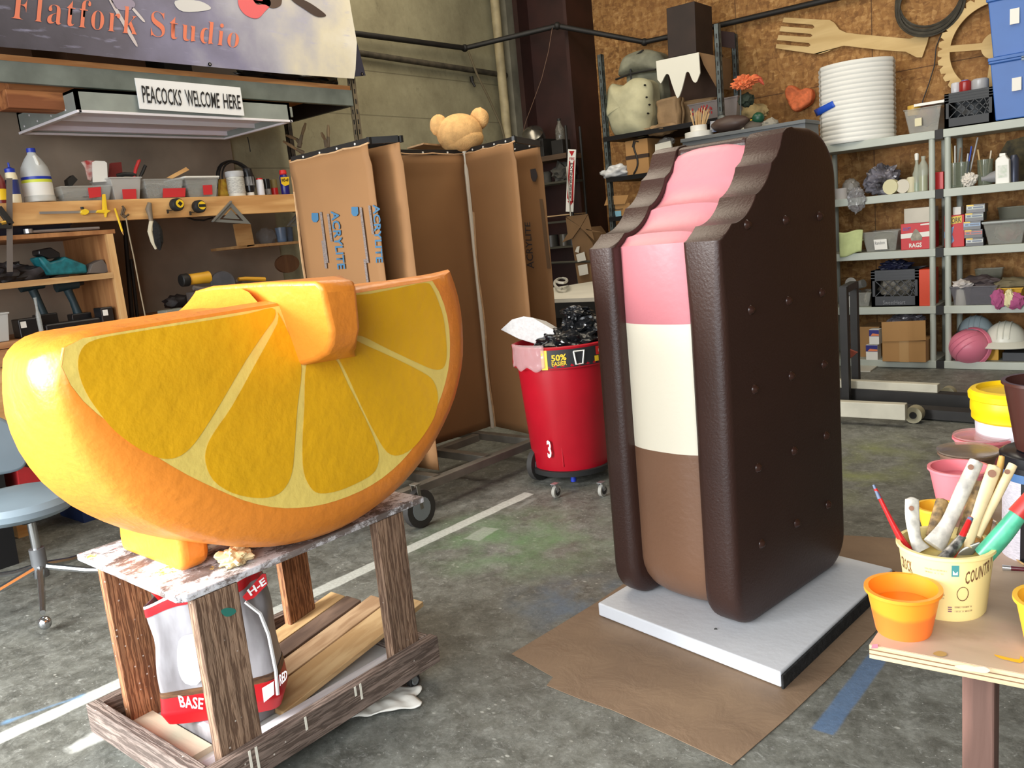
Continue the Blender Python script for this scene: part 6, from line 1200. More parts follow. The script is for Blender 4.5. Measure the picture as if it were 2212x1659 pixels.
# level 3 (index 2)
yc = thing('green_cloth', 'yellow green cloth hanging over the shelf edge', 'cloth', P(1835, 530, y=YS))
MB().grid(lambda u, v: P(lerp(lerp(1812, 1864, u), lerp(1814, 1861, u), v), lerp(lerp(502, 497, u), lerp(556, 544, u), v)+2*math.sin(u*6), y=YS-.012-.006*math.sin(u*7+v*3)), 14, 12).done('cloth', M('lime_cloth', (186, 196, 138), .95, ns=14, na=.05, bs=30), yc, sol=.004)
MB().box(P(1814, 505, y=YS).x, YS-.01, ZL[2]+.10, P(1862, 500, y=YS).x, YS+.2, ZL[2]+.105).done('folded_top', M('lime_cloth'), yc, smooth=False)
t, _b = stub('clear_bin', 'clear bin with white handwritten paper label on middle shelf', 1862, 1941, 500, 2, CLB, stuffm=M('dim_stuff', (120, 116, 96), .7, ns=10))
MB().prism([P(*p, y=YS+.015) for p in [(1887, 518), (1915, 516), (1917, 538), (1890, 540)]], (0, .002, 0)).done('paper_label', LAB, t, smooth=False); text('Random', [P(*p, y=YS+.013) for p in [(1890, 522), (1911, 520), (1911, 527), (1890, 529)]], M('pencil_grey', (110, 110, 110), .6), t)
(o, bb) = sbox('glove_box', 'red and white box of rags on the middle shelf', 'box', 1946, 2011, 482, 2, M('box_red', (192, 34, 40), .5), dep=.26)
t = o; x0, x1, z0, z1, yy = bb
def onf(u, v, d=.002): return V((lerp(x0, x1, u), yy-d, lerp(z0, z1, v)))
MB().poly([onf(0, .44), onf(1, .47), onf(1, .66), onf(.0, .62)]).done('white_stripe', LAB, o, smooth=False)
MB().poly([onf(.36, .34, .003), onf(.7, .34, .003), onf(.72, .46, .003), onf(.58, .72, .003), onf(.5, .78, .003), onf(.43, .70, .003), onf(.33, .46, .003)]).done('picture', M('rag_picture', (150, 144, 128), .6, ns=30), o, smooth=False)
text('SCOTT', [onf(.08, .86, .003), onf(.34, .86, .003), onf(.34, .74, .003), onf(.08, .74, .003)], M('logo_blue', (60, 90, 170), .5), o, bold=.02); text('RAGS', [onf(.28, .24, .003), onf(.7, .26, .003), onf(.7, .08, .003), onf(.28, .08, .003)], LAB, o, bold=.03); MB().poly([onf(.66, .90, .003), onf(.95, .91, .003), onf(.95, .97, .003), onf(.66, .95, .003)]).done('small_print', LAB, o, smooth=False)
(o, bb2) = sbox('white_carton', 'white and grey carton stacked on the red rags box', 'box', 1953, 2011, 449, 2, M('white_carton', (190, 184, 170), .6, ns=4, na=.06), zb=z1+.001, dep=.24)
(o, bb) = sbox('red_carton', 'tall red box with a yellow logo panel at the shelf post', 'box', 2040, 2083, 465, 2, M('box_red'), y=YS+.05)
x0, x1, z0, z1, yy = bb
text('WORK', [onf(.12, .9), onf(.85, .94), onf(.85, .78), onf(.12, .72)], M('logo_dark', (60, 50, 20), .5), o, bold=.02)
MB().poly([onf(.1, .94, .0015), onf(.88, .98, .0015), onf(.88, .76, .0015), onf(.1, .7, .0015)]).done('logo_panel', M('logo_yellow', (214, 180, 60), .5), o, smooth=False)
MB().poly([onf(.0, .5), onf(.5, .66), onf(.4, .4), onf(.5, .2), onf(.35, .1), onf(.0, .3)]).done('blue_picture', M('picture_blue', (120, 150, 190), .6, ns=20), o, smooth=False)
sbox('white_carton', 'small white carton on top of the tall red box', 'box', 2058, 2076, 447, 2, LAB, y=YS+.08, zb=z1+.001, dep=.1)
pks = [(2086, 2124, 'lowest flat sandpaper-style box in the small stack', (196, 200, 196)), (2083, 2122, 'second lowest flat box in the small stack', (196, 120, 110)), (2081, 2118, 'middle flat box of the small stack with blue panel', (150, 176, 206)), (2085, 2124, 'fourth flat box up in the small stack', (176, 184, 178)), (2087, 2127, 'topmost flat box in the small stack', (190, 196, 190))]
zb = ZL[2]+.001; hh = (P(2105, 441, y=YS+.02).z-zb)/5
for k, (a, b_, lab, cc) in enumerate(pks):
    o, bb = sbox('flat_box', lab, 'box', a, b_, 520, 2, M('black_plastic'), zb=zb+k*hh, dep=.12); bpy.data.objects.remove(o)
    x0, x1 = bb[0], bb[1]; z0 = zb+k*hh; z1 = z0+hh*.97; yy = YS+.02
    o = one('flat_box', lab, 'box', MB().box(x0, yy, z0, x1, yy+.12, z1), M('black_plastic'), 'stack of flat boxes on the middle shelf', smooth=False)
    MB().poly([onf(.02, .42), onf(.98, .42), onf(.98, .80), onf(.02, .80)]).done('label_band', M('pk_%d' % k, cc, .5), o, smooth=False); MB().poly([onf(.02, .82), onf(.4, .82), onf(.4, .98), onf(.02, .98)]).done('yellow_tab', YEL, o, smooth=False)
    MB().poly([onf(.10, .52, .003), onf(.30, .52, .003), onf(.30, .70, .003), onf(.10, .70, .003)]).poly([onf(.38, .52, .003), onf(.92, .52, .003), onf(.92, .70, .003), onf(.38, .70, .003)]).done('blurred_print', M('pk_text', (112, 122, 140), .5), o, smooth=False)
t, _b = stub('clear_bin', 'clear lidded bin with red contents on the right middle shelf', 2124, 2216, 480, 2, CLB, stuffm=M('red_parts', (150, 40, 50), .6, ns=8, col2=(150, 150, 130)), lid=M('frosted_lid', (170, 176, 172), .4, alpha=.8))
t, _b = stub('clear_bin', 'second faint clear bin stacked behind on the right middle shelf', 2155, 2240, 445, 2, M('faint_clear', (130, 130, 110), .3, alpha=.4), y=YS+.34, dep=.1)
# level 4 (index 3)
crate(1882, 1985, 583, 3, 'dark grey milk crate with jumbled parts on the fourth shelf', 'SweetHeart', mat=M('crate_grey', (52, 54, 58), .5), stuffm=M('crate_mix', (130, 124, 112), .6, ns=9, na=.3))
lump(1935, 580, (.12, .1, .05), 3, 'dark blue bag heaped over the grey milk crate', M('navy_bag', (24, 28, 54), .5), nm='cloth_bag').location.z += .27
sbox('orange_box', 'orange upright box beside the grey milk crate', 'box', 1985, 2013, 582, 3, M('orange_box', (212, 66, 26), .5))
x0, x1, z0, z1, yy = _[0:5] if isinstance(_, tuple) and len(_) == 5 else (P(1985, 612, y=YS+.02).x, P(2013, 612, y=YS+.02).x, ZL[3], P(2000, 582, y=YS+.02).z, YS+.02)
sbox('grey_can_box', 'small white and grey box with blue label at the sandwich edge', 'box', 1816, 1843, 640, 3, LAB)
stub('clear_bin', 'small clear lidded tub with cream contents on fourth shelf', 1846, 1882, 632, 3, CLB, stuffm=M('cream_stuff', (200, 194, 176), .7))
one('plastic_tray', 'grey lid lying on the small white and grey box', 'tray', MB().box(P(1816, 636, y=YS+.02).x, YS+.02, P(1820, 638, y=YS+.02).z, P(1846, 636, y=YS+.02).x, YS+.2, P(1820, 632, y=YS+.02).z), M('dim_grey'), smooth=False)  # loose grey lid resting on the small box
one('can', 'silver can lying on its side over the small clear tub', 'can', MB().cyl(P(1846, 618, y=YS+.06), P(1866, 612, y=YS+.03), .035, n=20), M('silver_can', (150, 150, 146), .35, .6))
one('tape_roll', 'grey tape roll leaning on the stacked tubs', 'tape roll', MB().lathe(P(1838, 612, y=YS+.08), [(.02, 0), (.045, 0), (.045, .05), (.02, .05)], 20, (.3, -1, .2)), M('grey_tape', (128, 126, 120), .6))
t, _b = stub('clear_bin', 'clear bin of dark respirator parts on the right fourth shelf', 2052, 2154, 618, 3, M('smoky_bin', (120, 118, 124), .25, alpha=.5), dep=.34, y=YS-.01, stuffm=M('dark_stuff', (48, 50, 60), .5, ns=8))
one('respirator_filter', 'white and grey respirator filter leaning in the dark bin', 'filter', MB().lathe(P(2078, 625, y=YS+.06), [(.001, .08), (.05, .06), (.07, .0), (.05, -.16), (.001, -.2)], 20), M('filter_grey', (150, 148, 144), .6))
one('white_cloth', 'white rag over the rim of the dark respirator bin', 'cloth', MB().blob(P(2080, 614, y=YS+.04), (.07, .06, .035), .3, 3, 3, 3), M('dim_white'))
one('respirator', 'grey and maroon respirator on top of the dark bin', 'respirator', MB().blob(P(2115, 608, y=YS+.12), (.13, .08, .05), .25, 2.5, 3, 6), M('respirator_grey', (72, 62, 64), .6, ns=6))
t, _b = stub('cardboard_bin', 'yellow box overflowing with work gloves on right fourth shelf', 2150, 2208, 622, 3, M('yellow_card', (206, 160, 50), .6), stuffm=M('glove_olive', (116, 106, 80), .8, ns=8), over=.06)
for k, (px, py, r, m_, lab) in enumerate([(2156, 646, (.045, .03, .07), M('pink_glove', (164, 78, 122), .8), 'pink work glove hanging out, left one'), (2193, 650, (.06, .03, .06), M('pink_glove'), 'pink work glove hanging out, right one'), (2180, 645, (.035, .03, .07), M('cream_glove', (214, 206, 160), .8), 'cream cuffed glove hanging between the pink gloves')]):
    one('work_glove', lab, 'glove', MB().blob(P(px, py, y=YS-.02), r, .25, 3, 3, k), m_, 'gloves hanging from the yellow box')
one('dusty_bag', 'olive crumpled gloves heap over the yellow box', 'gloves', MB().blob(P(2190, 612, y=YS+.12), (.14, .1, .05), .35, 3, 3, 7, True), M('glove_olive'))
stub('clear_bin', 'tall faint grey bin at the back of right fourth shelf', 2105, 2165, 580, 3, M('faint_clear'), y=YS+.36, dep=.08)
# level 5
o, bb = sbox('cardboard_box', 'brown cardboard box with folded flap on the lowest shelf', 'box', 1906, 2000, 736, 4, CBX, y=YS-.08, dep=.36)
x0, x1, z0, z1, yy = bb
MB().prism([P(*p, y=yy-.012) for p in [(1904, 696), (1999, 692), (2000, 735), (1906, 738)]], (0, .006, 0)).done('flap', CBX, o, smooth=False); MB().poly([onf(.4, 0), onf(.62, 0), onf(.62, 1), onf(.4, 1)]).done('packing_tape', M('tan_tape', (176, 138, 88), .3), o, smooth=False)
one('plastic_bag', 'grey plastic bag stuffed above the cardboard box on lowest shelf', 'bag', MB().blob((P(1955, 690, y=YS+.1).x, YS+.14, P(1955, 690, y=YS+.1).z-.02), (.14, .1, .06), .3, 3, 4, 5, True), FILM)
for k, (px0, px1, pyt, pyb, lab) in enumerate([(1871, 1896, 745, 777, 'lower white box with navy and orange label'), (1878, 1899, 712, 744, 'upper tilted white box with navy and orange label')]):
    y = YS+.0; z0, z1 = P(px0, pyb, y=y).z, P(px0, pyt, y=y).z; x0, x1 = P(px0, pyb, y=y).x, P(px1, pyb, y=y).x; yy = y
    o = one('filter_box', lab, 'box', MB().box(x0, y, z0, x1, y+.1, z1), LAB, 'white boxes with navy labels', smooth=False); MB().poly([onf(0, .55), onf(1, .55), onf(1, .98), onf(0, .98)]).done('navy_label', M('navy_print', (36, 34, 120), .5), o, smooth=False); MB().poly([onf(.15, .58, .003), onf(1, .58, .003), onf(1, .7, .003), onf(.35, .75, .003)]).done('orange_swoosh', M('swoosh', (226, 130, 80), .5), o, smooth=False)
one('open_carton', 'open tan carton lid behind the navy labelled boxes', 'box', MB().box(P(1858, 740, y=YS+.12).x, YS+.12, ZL[4]+.001, P(1900, 740, y=YS+.12).x, YS+.4, P(1870, 706, y=YS+.12).z), CBX, smooth=False)
one('floor_tile', 'pale flat tile lying on the floor before the lowest shelf', 'tile', MB().prism([P(*p, z=.012) for p in [(1850, 801), (1880, 801), (1897, 789), (1850, 786)]], (0, 0, -.011)), M('pale_tile', (190, 188, 176), .6), smooth=False)
def hat(px, py, label, mat, r=.135, brim=None, ax=(0, 0, 1), y=YS+.14, sq=1.0):
    c = P(px, py, y=y); t = thing('hard_hat', label, 'hard hat', c)
    pf = [(r*math.cos(R(a)), r*math.sin(R(a))*1.08*sq) for a in range(0, 90, 9)]+[(.001, r*1.08*sq)]
    MB().lathe(c, pf, 36, ax, sx=1, sy=.9).done('shell', mat, t)
    A_ = V(ax).normalized()
    if brim: MB().lathe(c, [(r*.98, .006), (r*1.1, .0), (r*1.42, -.03), (r*1.45, -.025), (r*1.1, .01), (r*.98, .014)], 36, ax, sx=1, sy=.95, cap=False).done('brim', mat, t)
    else: MB().lathe(c, [(r*.98, .01), (r*1.06, .0), (r*1.12, -.008), (r*1.06, .012)], 36, ax, sx=1, sy=.95, cap=False).done('rim', mat, t)
    b = MB()
    for k in (-1, 0, 1):
        u = A_.orthogonal().normalized() if abs(A_.z) < .9 else V((0, 1, 0)); w = A_.cross(u)
        b.tube([c+(u*math.cos(R(a))*.91+A_*math.sin(R(a))*1.09*sq)*r*(1-.04*k*k)+w*k*r*.28 for a in range(15, 166, 15)], .006, 6)
    b.done('ridges', mat, t); return t
hat(2172, 738, 'white wide brimmed hard hat on the right lowest shelf', M('hat_white', (206, 206, 194), .35), .15, True, y=YS+.16)
hat(2108, 720, 'light blue-grey hard hat behind the pink one', M('hat_blue', (150, 166, 172), .25), .135, y=YS+.24)
hat(2096, 750, 'pink hard hat tipped on its side over the shelf edge', M('hat_pink', (208, 116, 138), .4), .155, ax=(-.35, -.85, .25), y=YS+.08)
sbox('grey_plank', 'grey board supporting the white hard hat', 'board', 2112, 2190, 741, 4, M('grey_plank', (120, 118, 106), .7), y=YS+.03, dep=.3, zb=P(2150, 750, y=YS+.03).z)
o, bb = sbox('drill_case', 'yellow power tool case below the white hard hat', 'case', 2120, 2157, 752, 4, M('tool_yellow'), y=YS+.08)
sbox('tool_case', 'dark grey tool case at the right end of lowest shelf', 'case', 2165, 2230, 762, 4, M('dark_case', (56, 58, 62), .5), y=YS+.05)
# ================================================================ engine hoist legs and black frame on the floor
hs_ = thing('floor_hoist', 'low white hoist legs on small rollers behind the sandwich', 'hoist', (-2.0, 5.9, 0))
HW = M('hoist_white', (190, 186, 168), .5, ns=5, na=.08)
a1, a2 = P(1780, 880, z=.10), P(1958, 889, z=.10); MB().bar(a1, a2, .06, .1).done('leg', HW, hs_, smooth=False, bev=.004); MB().cyl(P(1975, 895, z=.055)+V((0, -.03, 0)), P(1975, 895, z=.055)+V((0, .05, 0)), .052, n=20).done('roller', M('roller', (150, 144, 118), .6), hs_); MB().cyl(P(1975, 895, z=.055)+V((0, -.034, 0)), P(1975, 895, z=.055)+V((0, -.02, 0)), .022, n=14).done('roller_axle', BLK, hs_)
a1, a2 = P(1780, 832, z=.10), P(2028, 845, z=.10); MB().bar(a1, a2, .06, .1).done('leg', HW, hs_, smooth=False, bev=.004); MB().cyl(P(2048, 850, z=.05)+V((0, -.03, 0)), P(2048, 850, z=.05)+V((0, .04, 0)), .048, n=18).done('roller', M('roller'), hs_)
MB().bar(P(1780, 846, z=.05), P(2120, 868, z=.05), .10, .09).done('black_rail', BLK, hs_, smooth=False); MB().bar(P(1780, 874, z=.04), P(2140, 900, z=.04), .12, .06).done('black_rail', BLK, hs_, smooth=False)
bf = thing('black_steel_frame', 'upright black square tube frame right behind the sandwich', 'frame', P(1840, 860, z=0))
f0 = P(1829, 872, z=0); f1 = P(1850, 850, z=0); zt_ = 0
for q_ in (f0, f1):
    MB().box(q_.x-.025, q_.y-.025, 0, q_.x+.025, q_.y+.025, .83).done('upright', BLK, bf, smooth=False)
MB().bar(f0+V((0, 0, .81)), f1+V((0, 0, .81)), .05, .05).done('crossbar', BLK, bf, smooth=False); MB().bar(f0+V((0, 0, .03)), f1+V((0, 0, .03)), .05, .05).done('crossbar', BLK, bf, smooth=False)
one('red_bracket', 'dull red plate hanging inside the black steel frame', 'bracket', MB().prism([P(*p, y=f0.y+.1) for p in [(1826, 752), (1851, 762), (1840, 772), (1828, 778)]], (0, .03, 0)), M('dull_red2', (150, 74, 56), .6), smooth=False)

# ================================================================ plywood table with paint tubs (right foreground)
ZTb = .75
g = G('birch_plywood_top', .55)
c = g.ramp(g.noise(5, g.map((.5, 2.2, 1)), 7), [(.3, (158, 138, 118)), (.7, (184, 164, 142))]); c = g.mix(g.ramp(g.noise(3.5, g.map(loc=(3, 1, 0)), 6), [(.56, 0.), (.66, .4)]), c, (196, 158, 148)); c = g.mix(g.ramp(g.noise(6, g.map(loc=(7, 3, 0)), 6), [(.6, 0.), (.68, .5)]), c, (132, 108, 80))
g.col(c)
pt = thing('plywood_table', 'plywood topped work table at the right foreground', 'table', (-.1, 1.6, 0))
e0, e1 = P(1878, 1392, z=ZTb), P(2330, 1478, z=ZTb); k_ = P(1896, 1366, z=ZTb)
ed = (e1-e0).normalized(); bd = V((-ed.y, ed.x, 0)); far_ = 1.05
TP = [e0, e0+ed*.62, e0+ed*.62+bd*far_, k_+bd*(far_-.05)+V((.0, 0, 0)), k_]
MB().prism(TP, (0, 0, -.022)).done('top', g.m, pt, smooth=False)
PE = M('ply_edge', (196, 170, 134), .6, ns=60, st=(.02, .02, 1), na=.2)
MB().par(e0-bd*.0015-V((0, 0, .0215)), ed*.62, bd*.0015, (0, 0, .021)).done('ply_edge', PE, pt, smooth=False)
b = MB()
for z in (-.008, -.015): b.par(e0-bd*.002+V((0, 0, z)), ed*.62, bd*.001, (0, 0, .0016))
b.done('glue_lines', M('glue_brown', (120, 88, 60), .7), pt, smooth=False)
for u, v in ((.135, .12), (.5, .1), (.2, .9), (.5, .9)): q_ = e0+ed*u+bd*v; MB().par((q_.x-.022, q_.y-.02, 0), (.045, 0, 0), (0, .04, 0), (0, 0, .728)).done('leg', wood('table_leg', (122, 88, 76), (90, 64, 54), 'z', 12), pt, smooth=False, bev=.003)
for v in (.35, .88): MB().bar(e0+ed*.17+bd*v+V((0, 0, -.06)), e0+ed*.56+bd*v+V((0, 0, -.06)), .03, .075).done('apron', wood('apron_wood', (120, 88, 70), (92, 66, 50), 'x', 12), pt, smooth=False)
MB().bar(e0+ed*.2+bd*.1+V((0, 0, -.6)), e0+ed*.2+bd*.9+V((0, 0, -.6)), .03, .07).done('stretcher', M('grey_beam', (110, 108, 110), .7), pt, smooth=False)
PS = M('white_spill', (236, 234, 228), .35); YS_ = M('yellow_spill', (230, 172, 30), .35)
b = MB().poly([P(*p, z=ZTb+.001) for p in spline([(2062, 1438), (2085, 1436), (2105, 1440), (2125, 1440), (2139, 1448), (2128, 1454), (2105, 1451), (2085, 1449), (2070, 1444)], 3)]); b.done('white_spill', PS, pt, smooth=False)
MB().poly([P(*p, z=ZTb+.001) for p in spline([(2147, 1414), (2160, 1422), (2180, 1427), (2204, 1432), (2212, 1424), (2204, 1416), (2202, 1424), (2180, 1421), (2160, 1416)], 2)]).done('yellow_spill', YS_, pt, smooth=False)
MB().poly([P(*p, z=ZTb+.001) for p in [(1884, 1392), (1896, 1391), (1897, 1400), (1882, 1401)]]).done('pink_spot', M('pink_spot', (226, 150, 180), .5), pt, smooth=False)
MB().poly([P(*p, z=ZTb+.001) for p in spline([(2015, 1412), (2028, 1406), (2043, 1410), (2044, 1416), (2030, 1418)], 3)]).done('ochre_ring', M('ochre_spot', (176, 146, 88), .5), pt, smooth=False)
def tubpot(px, py, r0, r1, h, label, mat, fill=None, fz=.8, inner=None, lid=None, nm='paint_tub', base=ZTb, n=40):
    c = P(px, py, z=base); c = c+V((c.x, c.y, 0)).normalized()*r0; t = thing(nm, label, 'tub', (c.x, c.y, base))
    MB().pot(c, r0, r1, h, .0025, .004, n).done('cup', mat, t)
    if fill: MB().lathe(c, [(.001, h*fz-.003), (lerp(r0, r1, fz)-.005, h*fz-.003), (lerp(r0, r1, fz)-.005, h*fz), (.001, h*fz)], n, cap=False).done('paint', fill, t)
    return t, c
g = G('orange_tub_plastic', .4); zz_ = g.math('ADD', g.xyz()[2], g.math('MULTIPLY', g.noise(9), .03)); g.col(g.ramp(g.math('MULTIPLY', zz_, 10), [(.0, (246, 128, 50)), (.5, (242, 120, 44)), (.56, (250, 150, 40)), (1, (250, 146, 34))])); 
t, oc = tubpot(1952, 1388, .040, .0515, .072, 'orange paint tub on the near left corner of the table', g.m, M('orange_wet', (246, 132, 28), .2), .62)
CRM = M('cream_tub', (240, 222, 152), .4, ns=3, na=.03)
ct_ = P(2043, 1343, z=ZTb); ct_ = ct_+V((ct_.x, ct_.y, 0)).normalized()*.058
tb = thing('brush_tub', 'cream margarine tub packed with paint brushes', 'tub', (ct_.x, ct_.y, ZTb))
RT, HT = .0685, .110
MB().pot(ct_, .058, RT, HT, .0025, .004, 48).done('tub', CRM, tb)
MB().lathe(ct_, [(.001, .09), (.0645, .09), (.0645, .092), (.001, .092)], 40, cap=False).done('murky_water', M('murky_water', (196, 174, 106), .15), tb)
uu = V((ct_.x, ct_.y, 0)).normalized(); ru = V((uu.y, -uu.x, 0))
def ont(a, z): z *= .9; r = lerp(.058, RT, z/HT)+.0008; return ct_+(-uu*math.cos(a)+ru*math.sin(a))*r+V((0, 0, z))
def tt(s_, a0, a1, z0_, z1_, mat, skew=0, bold=.01, nseg=None):
    n = len(s_)
    for i, ch in enumerate(s_):
        if ch == ' ': continue
        u0, u1 = i/n, (i+.85)/n; a, b_ = lerp(a0, a1, u0), lerp(a0, a1, u1); sk0, sk1 = skew*u0, skew*u1
        text(ch, [ont(a, z1_+sk0), ont(b_, z1_+sk1), ont(b_, z0_+sk1), ont(a, z0_+sk0)], mat, tb, bold=bold)
BRN = M('tub_brown_print', (110, 76, 50), .5)
tt('COUNTRY', .42, 1.25, .072, .096, BRN, .018, .02); tt('CROCK', -1.25, -.78, .078, .10, BRN, 0, .02)
MB().poly([ont(.12, .088), ont(.28, .088), ont(.28, .109), ont(.12, .109)]).done('teal_badge', M('tub_teal', (60, 130, 130), .5), tb, smooth=False); MB().poly([ont(.15, .091), ont(.25, .091), ont(.25, .098), ont(.2, .094), ont(.15, .1)]).done('badge_tick', LAB, tb, smooth=False)
for k, (a0, a1, z) in enumerate([(-.45, .02, .096), (-.45, -.05, .090), (-.3, -.02, .050), (-.3, -.03, .044), (.2, .62, .028), (.2, .64, .020)]): MB().grid(lambda u, v: ont(lerp(a0, a1, u), z+.0028*v), 5, 1).done('fine_print', M('fine_brown', (150, 124, 84), .6, ns=400, st=(1, 1, .2), col2=(232, 212, 150)), tb)
MB().tube([ont(.38+.13*math.cos(a), .055+.013*math.sin(a)) for a in [i*math.pi/10 for i in range(20)]], .0006, 4, closed=True).done('round_stamp', BRN, tb)
for k in range(3): MB().poly([ont(.05, .02+.004*k), ont(.14, .02+.004*k), ont(.14, .022+.004*k), ont(.05, .022+.004*k)]).done('flag_mark', M('flag_print', (130, 90, 110), .5), tb, smooth=False)
MB().blob(ont(.8, .058), (.012, .012, .008), .2, 3, 2, 3).done('picture_spot', M('tub_green', (70, 110, 80), .6), tb) if False else None
# brushes
def bpt(px, py, d): return EYE+ray(px, py).normalized()*d
DT = (ct_+V((0, 0, .105))-EYE).length
def brush(label, pts, rads, mat, bands=None, flatn=None, hole=None, end=None, nm='paintbrush', sec=10):
    q_ = [bpt(x, y, DT+dd) for x, y, dd in pts]; t = thing(nm, label, 'brush', q_[-1])
    d0 = (q_[0]-q_[1]).normalized(); r0 = rads[0]; q_ = [q_[0]+d0*r0*.55, q_[0]+d0*r0*.25]+q_; rads = [r0*.25, r0*.8]+list(rads)
    o = MB()
    if flatn:
        sp_ = [V(v) for v in spline([tuple(p)+(r,) for p, r in zip(q_, rads)], 5, False) for v in [v]]
        pr = spline([tuple(p)+(r,) for p, r in zip(q_, rads)], 5, False); n = 14; vs = []
        for i, p in enumerate(pr):
            P0 = V(p[:3]); d = V(pr[min(i+1, len(pr)-1)][:3])-V(pr[max(0, i-1)][:3]); d = d.normalized(); s_ = d.cross(FW).normalized(); w_ = d.cross(s_)
            vs += [P0+s_*math.cos(2*math.pi*k/n)*p[3]+w_*math.sin(2*math.pi*k/n)*min(p[3], flatn) for k in range(n)]
        m_ = len(pr); fs = [(i*n+k, i*n+(k+1) % n, (i+1)*n+(k+1) % n, (i+1)*n+k) for i in range(m_-1) for k in range(n)]+[tuple(range(n))[::-1], tuple(range((m_-1)*n, m_*n))]
        MB().add(vs, fs).done('handle', mat, t)
    else:
        pr = spline([tuple(p)+(r,) for p, r in zip(q_, rads)], 4, False); o.tube([V(p[:3]) for p in pr], [p[3] for p in pr], sec).done('handle', mat, t)
    if hole: c = bpt(hole[0], hole[1], DT+hole[2]); MB().lathe(c, [(.001, 0), (hole[3], 0), (hole[3], .0012), (.001, .0015)], 16, (EYE-c)).done('hang_hole', M('hole_brown', (120, 84, 64), .8), t)
    for k, (p0, p1, r0, r1, m_) in enumerate(bands or []): MB().cyl(bpt(*p0), bpt(*p1), r0, r1, 12).done(['tip', 'ferrule', 'paint_band'][min(k, 2)], m_, t)
    return t
WP = M('paint_smeared_white', (206, 200, 186), .45, ns=60, na=.1, col2=(164, 158, 148)); WD2 = M('bare_handle', (232, 208, 160), .5, ns=30, na=.06); DIRT = M('dirty_handle', (186, 152, 100), .6, ns=70, na=.3, col2=(96, 78, 56))
REDH = M('red_lacquer', (190, 34, 34), .25); GRNH = M('green_lacquer', (66, 156, 122), .3, ns=60, na=.1); BLH = M('slate_tip', (84, 96, 120), .4)
brush('slim red brush with slate tip at the far left of the tub', [(1893, 1060, -.02), (1925, 1125, -.01), (1950, 1170, 0), (1972, 1200, .01)], [.003, .0042, .0062, .007], REDH, [((1887, 1047, DT-.02), (1900, 1077, DT-.02), .0022, .0036, BLH)])
brush('short white hole-ended brush handle leaning left in the tub', [(1970, 1082, 0), (1971, 1120, 0), (1978, 1165, 0), (1992, 1190, 0)], [.0115, .0118, .0098, .014], WP, flatn=.006, hole=(1969, 1098, -.008, .004))
brush('long pale wide-ended brush handle leaning right, paint smeared', [(2107, 1002, .03), (2080, 1060, .02), (2048, 1130, .01), (2018, 1180, 0)], [.0115, .0125, .012, .02], WP, flatn=.009, hole=(2097, 1009, .015, .0045))
brush('cream brush handle with round brown hole, upright', [(2147, 1013, .04), (2130, 1060, .03), (2112, 1110, .02), (2096, 1160, .01), (2092, 1185, 0)], [.0115, .011, .009, .008, .006], WD2, flatn=.006, hole=(2143, 1023, .028, .0062))
brush('narrow cream brush handle at the right of the holed one', [(2186, 1008, .05), (2160, 1060, .04), (2130, 1120, .03), (2112, 1160, .02)], [.0075, .0075, .0065, .005], WD2, flatn=.005, hole=(2176, 1019, .04, .004))
brush('mottled tan brush handle with dark end between the pale ones', [(2117, 1048, .05), (2100, 1100, .04), (2080, 1160, .03)], [.012, .011, .01], DIRT)
brush('short mottled tan brush handle at back left of the tub', [(2036, 1086, .05), (2026, 1120, .04), (2010, 1160, .03)], [.012, .012, .008], DIRT, flatn=.007)
brush('thin orange tan handle low behind the cream handles', [(2130, 1120, .06), (2122, 1150, .05), (2108, 1175, .03)], [.011, .011, .009], M('orange_tan', (200, 146, 84), .6, ns=50, na=.2), flatn=.007)
brush('short ochre brush end poking up behind the cream handle', [(2164, 987, .08), (2160, 1010, .08), (2150, 1060, .06)], [.0045, .0055, .005], M('ochre_handle', (190, 146, 74), .6))
brush('red and slate slim brush with silver ferrule at tub centre', [(2096, 1120, .0), (2080, 1155, -.01), (2062, 1190, -.015), (2046, 1216, -.02)], [.004, .0052, .006, .0065], REDH, [((2097, 1118, DT), (2084, 1148, DT-.005), .0042, .005, BLH)])
brush('silver paint-crusted brush ferrule leaning at tub front', [(2078, 1160, -.01), (2055, 1190, -.02), (2032, 1212, -.03)], [.006, .0085, .0085], M('crusted_silver', (150, 146, 140), .35, .5, ns=90, na=.4))
brush('thick green handled brush with red end leaning far right', [(2240, 1060, -.02), (2205, 1105, -.02), (2165, 1155, -.01), (2125, 1200, 0)], [.0105, .0125, .015, .0155], GRNH, [((2250, 1050, DT-.022), (2196, 1112, DT-.025), .0115, .0135, M('red_end', (176, 50, 44), .35))])
brush('slim red handle beside the green brush at tub rim', [(2150, 1175, .03), (2140, 1190, .02), (2125, 1210, .01)], [.004, .004, .004], REDH)
brush('grey flat scraper blade leaning in the tub', [(2115, 1175, 0), (2090, 1192, 0), (2072, 1204, 0)], [.004, .009, .008], M('scraper', (130, 128, 118), .3, .6), flatn=.002)
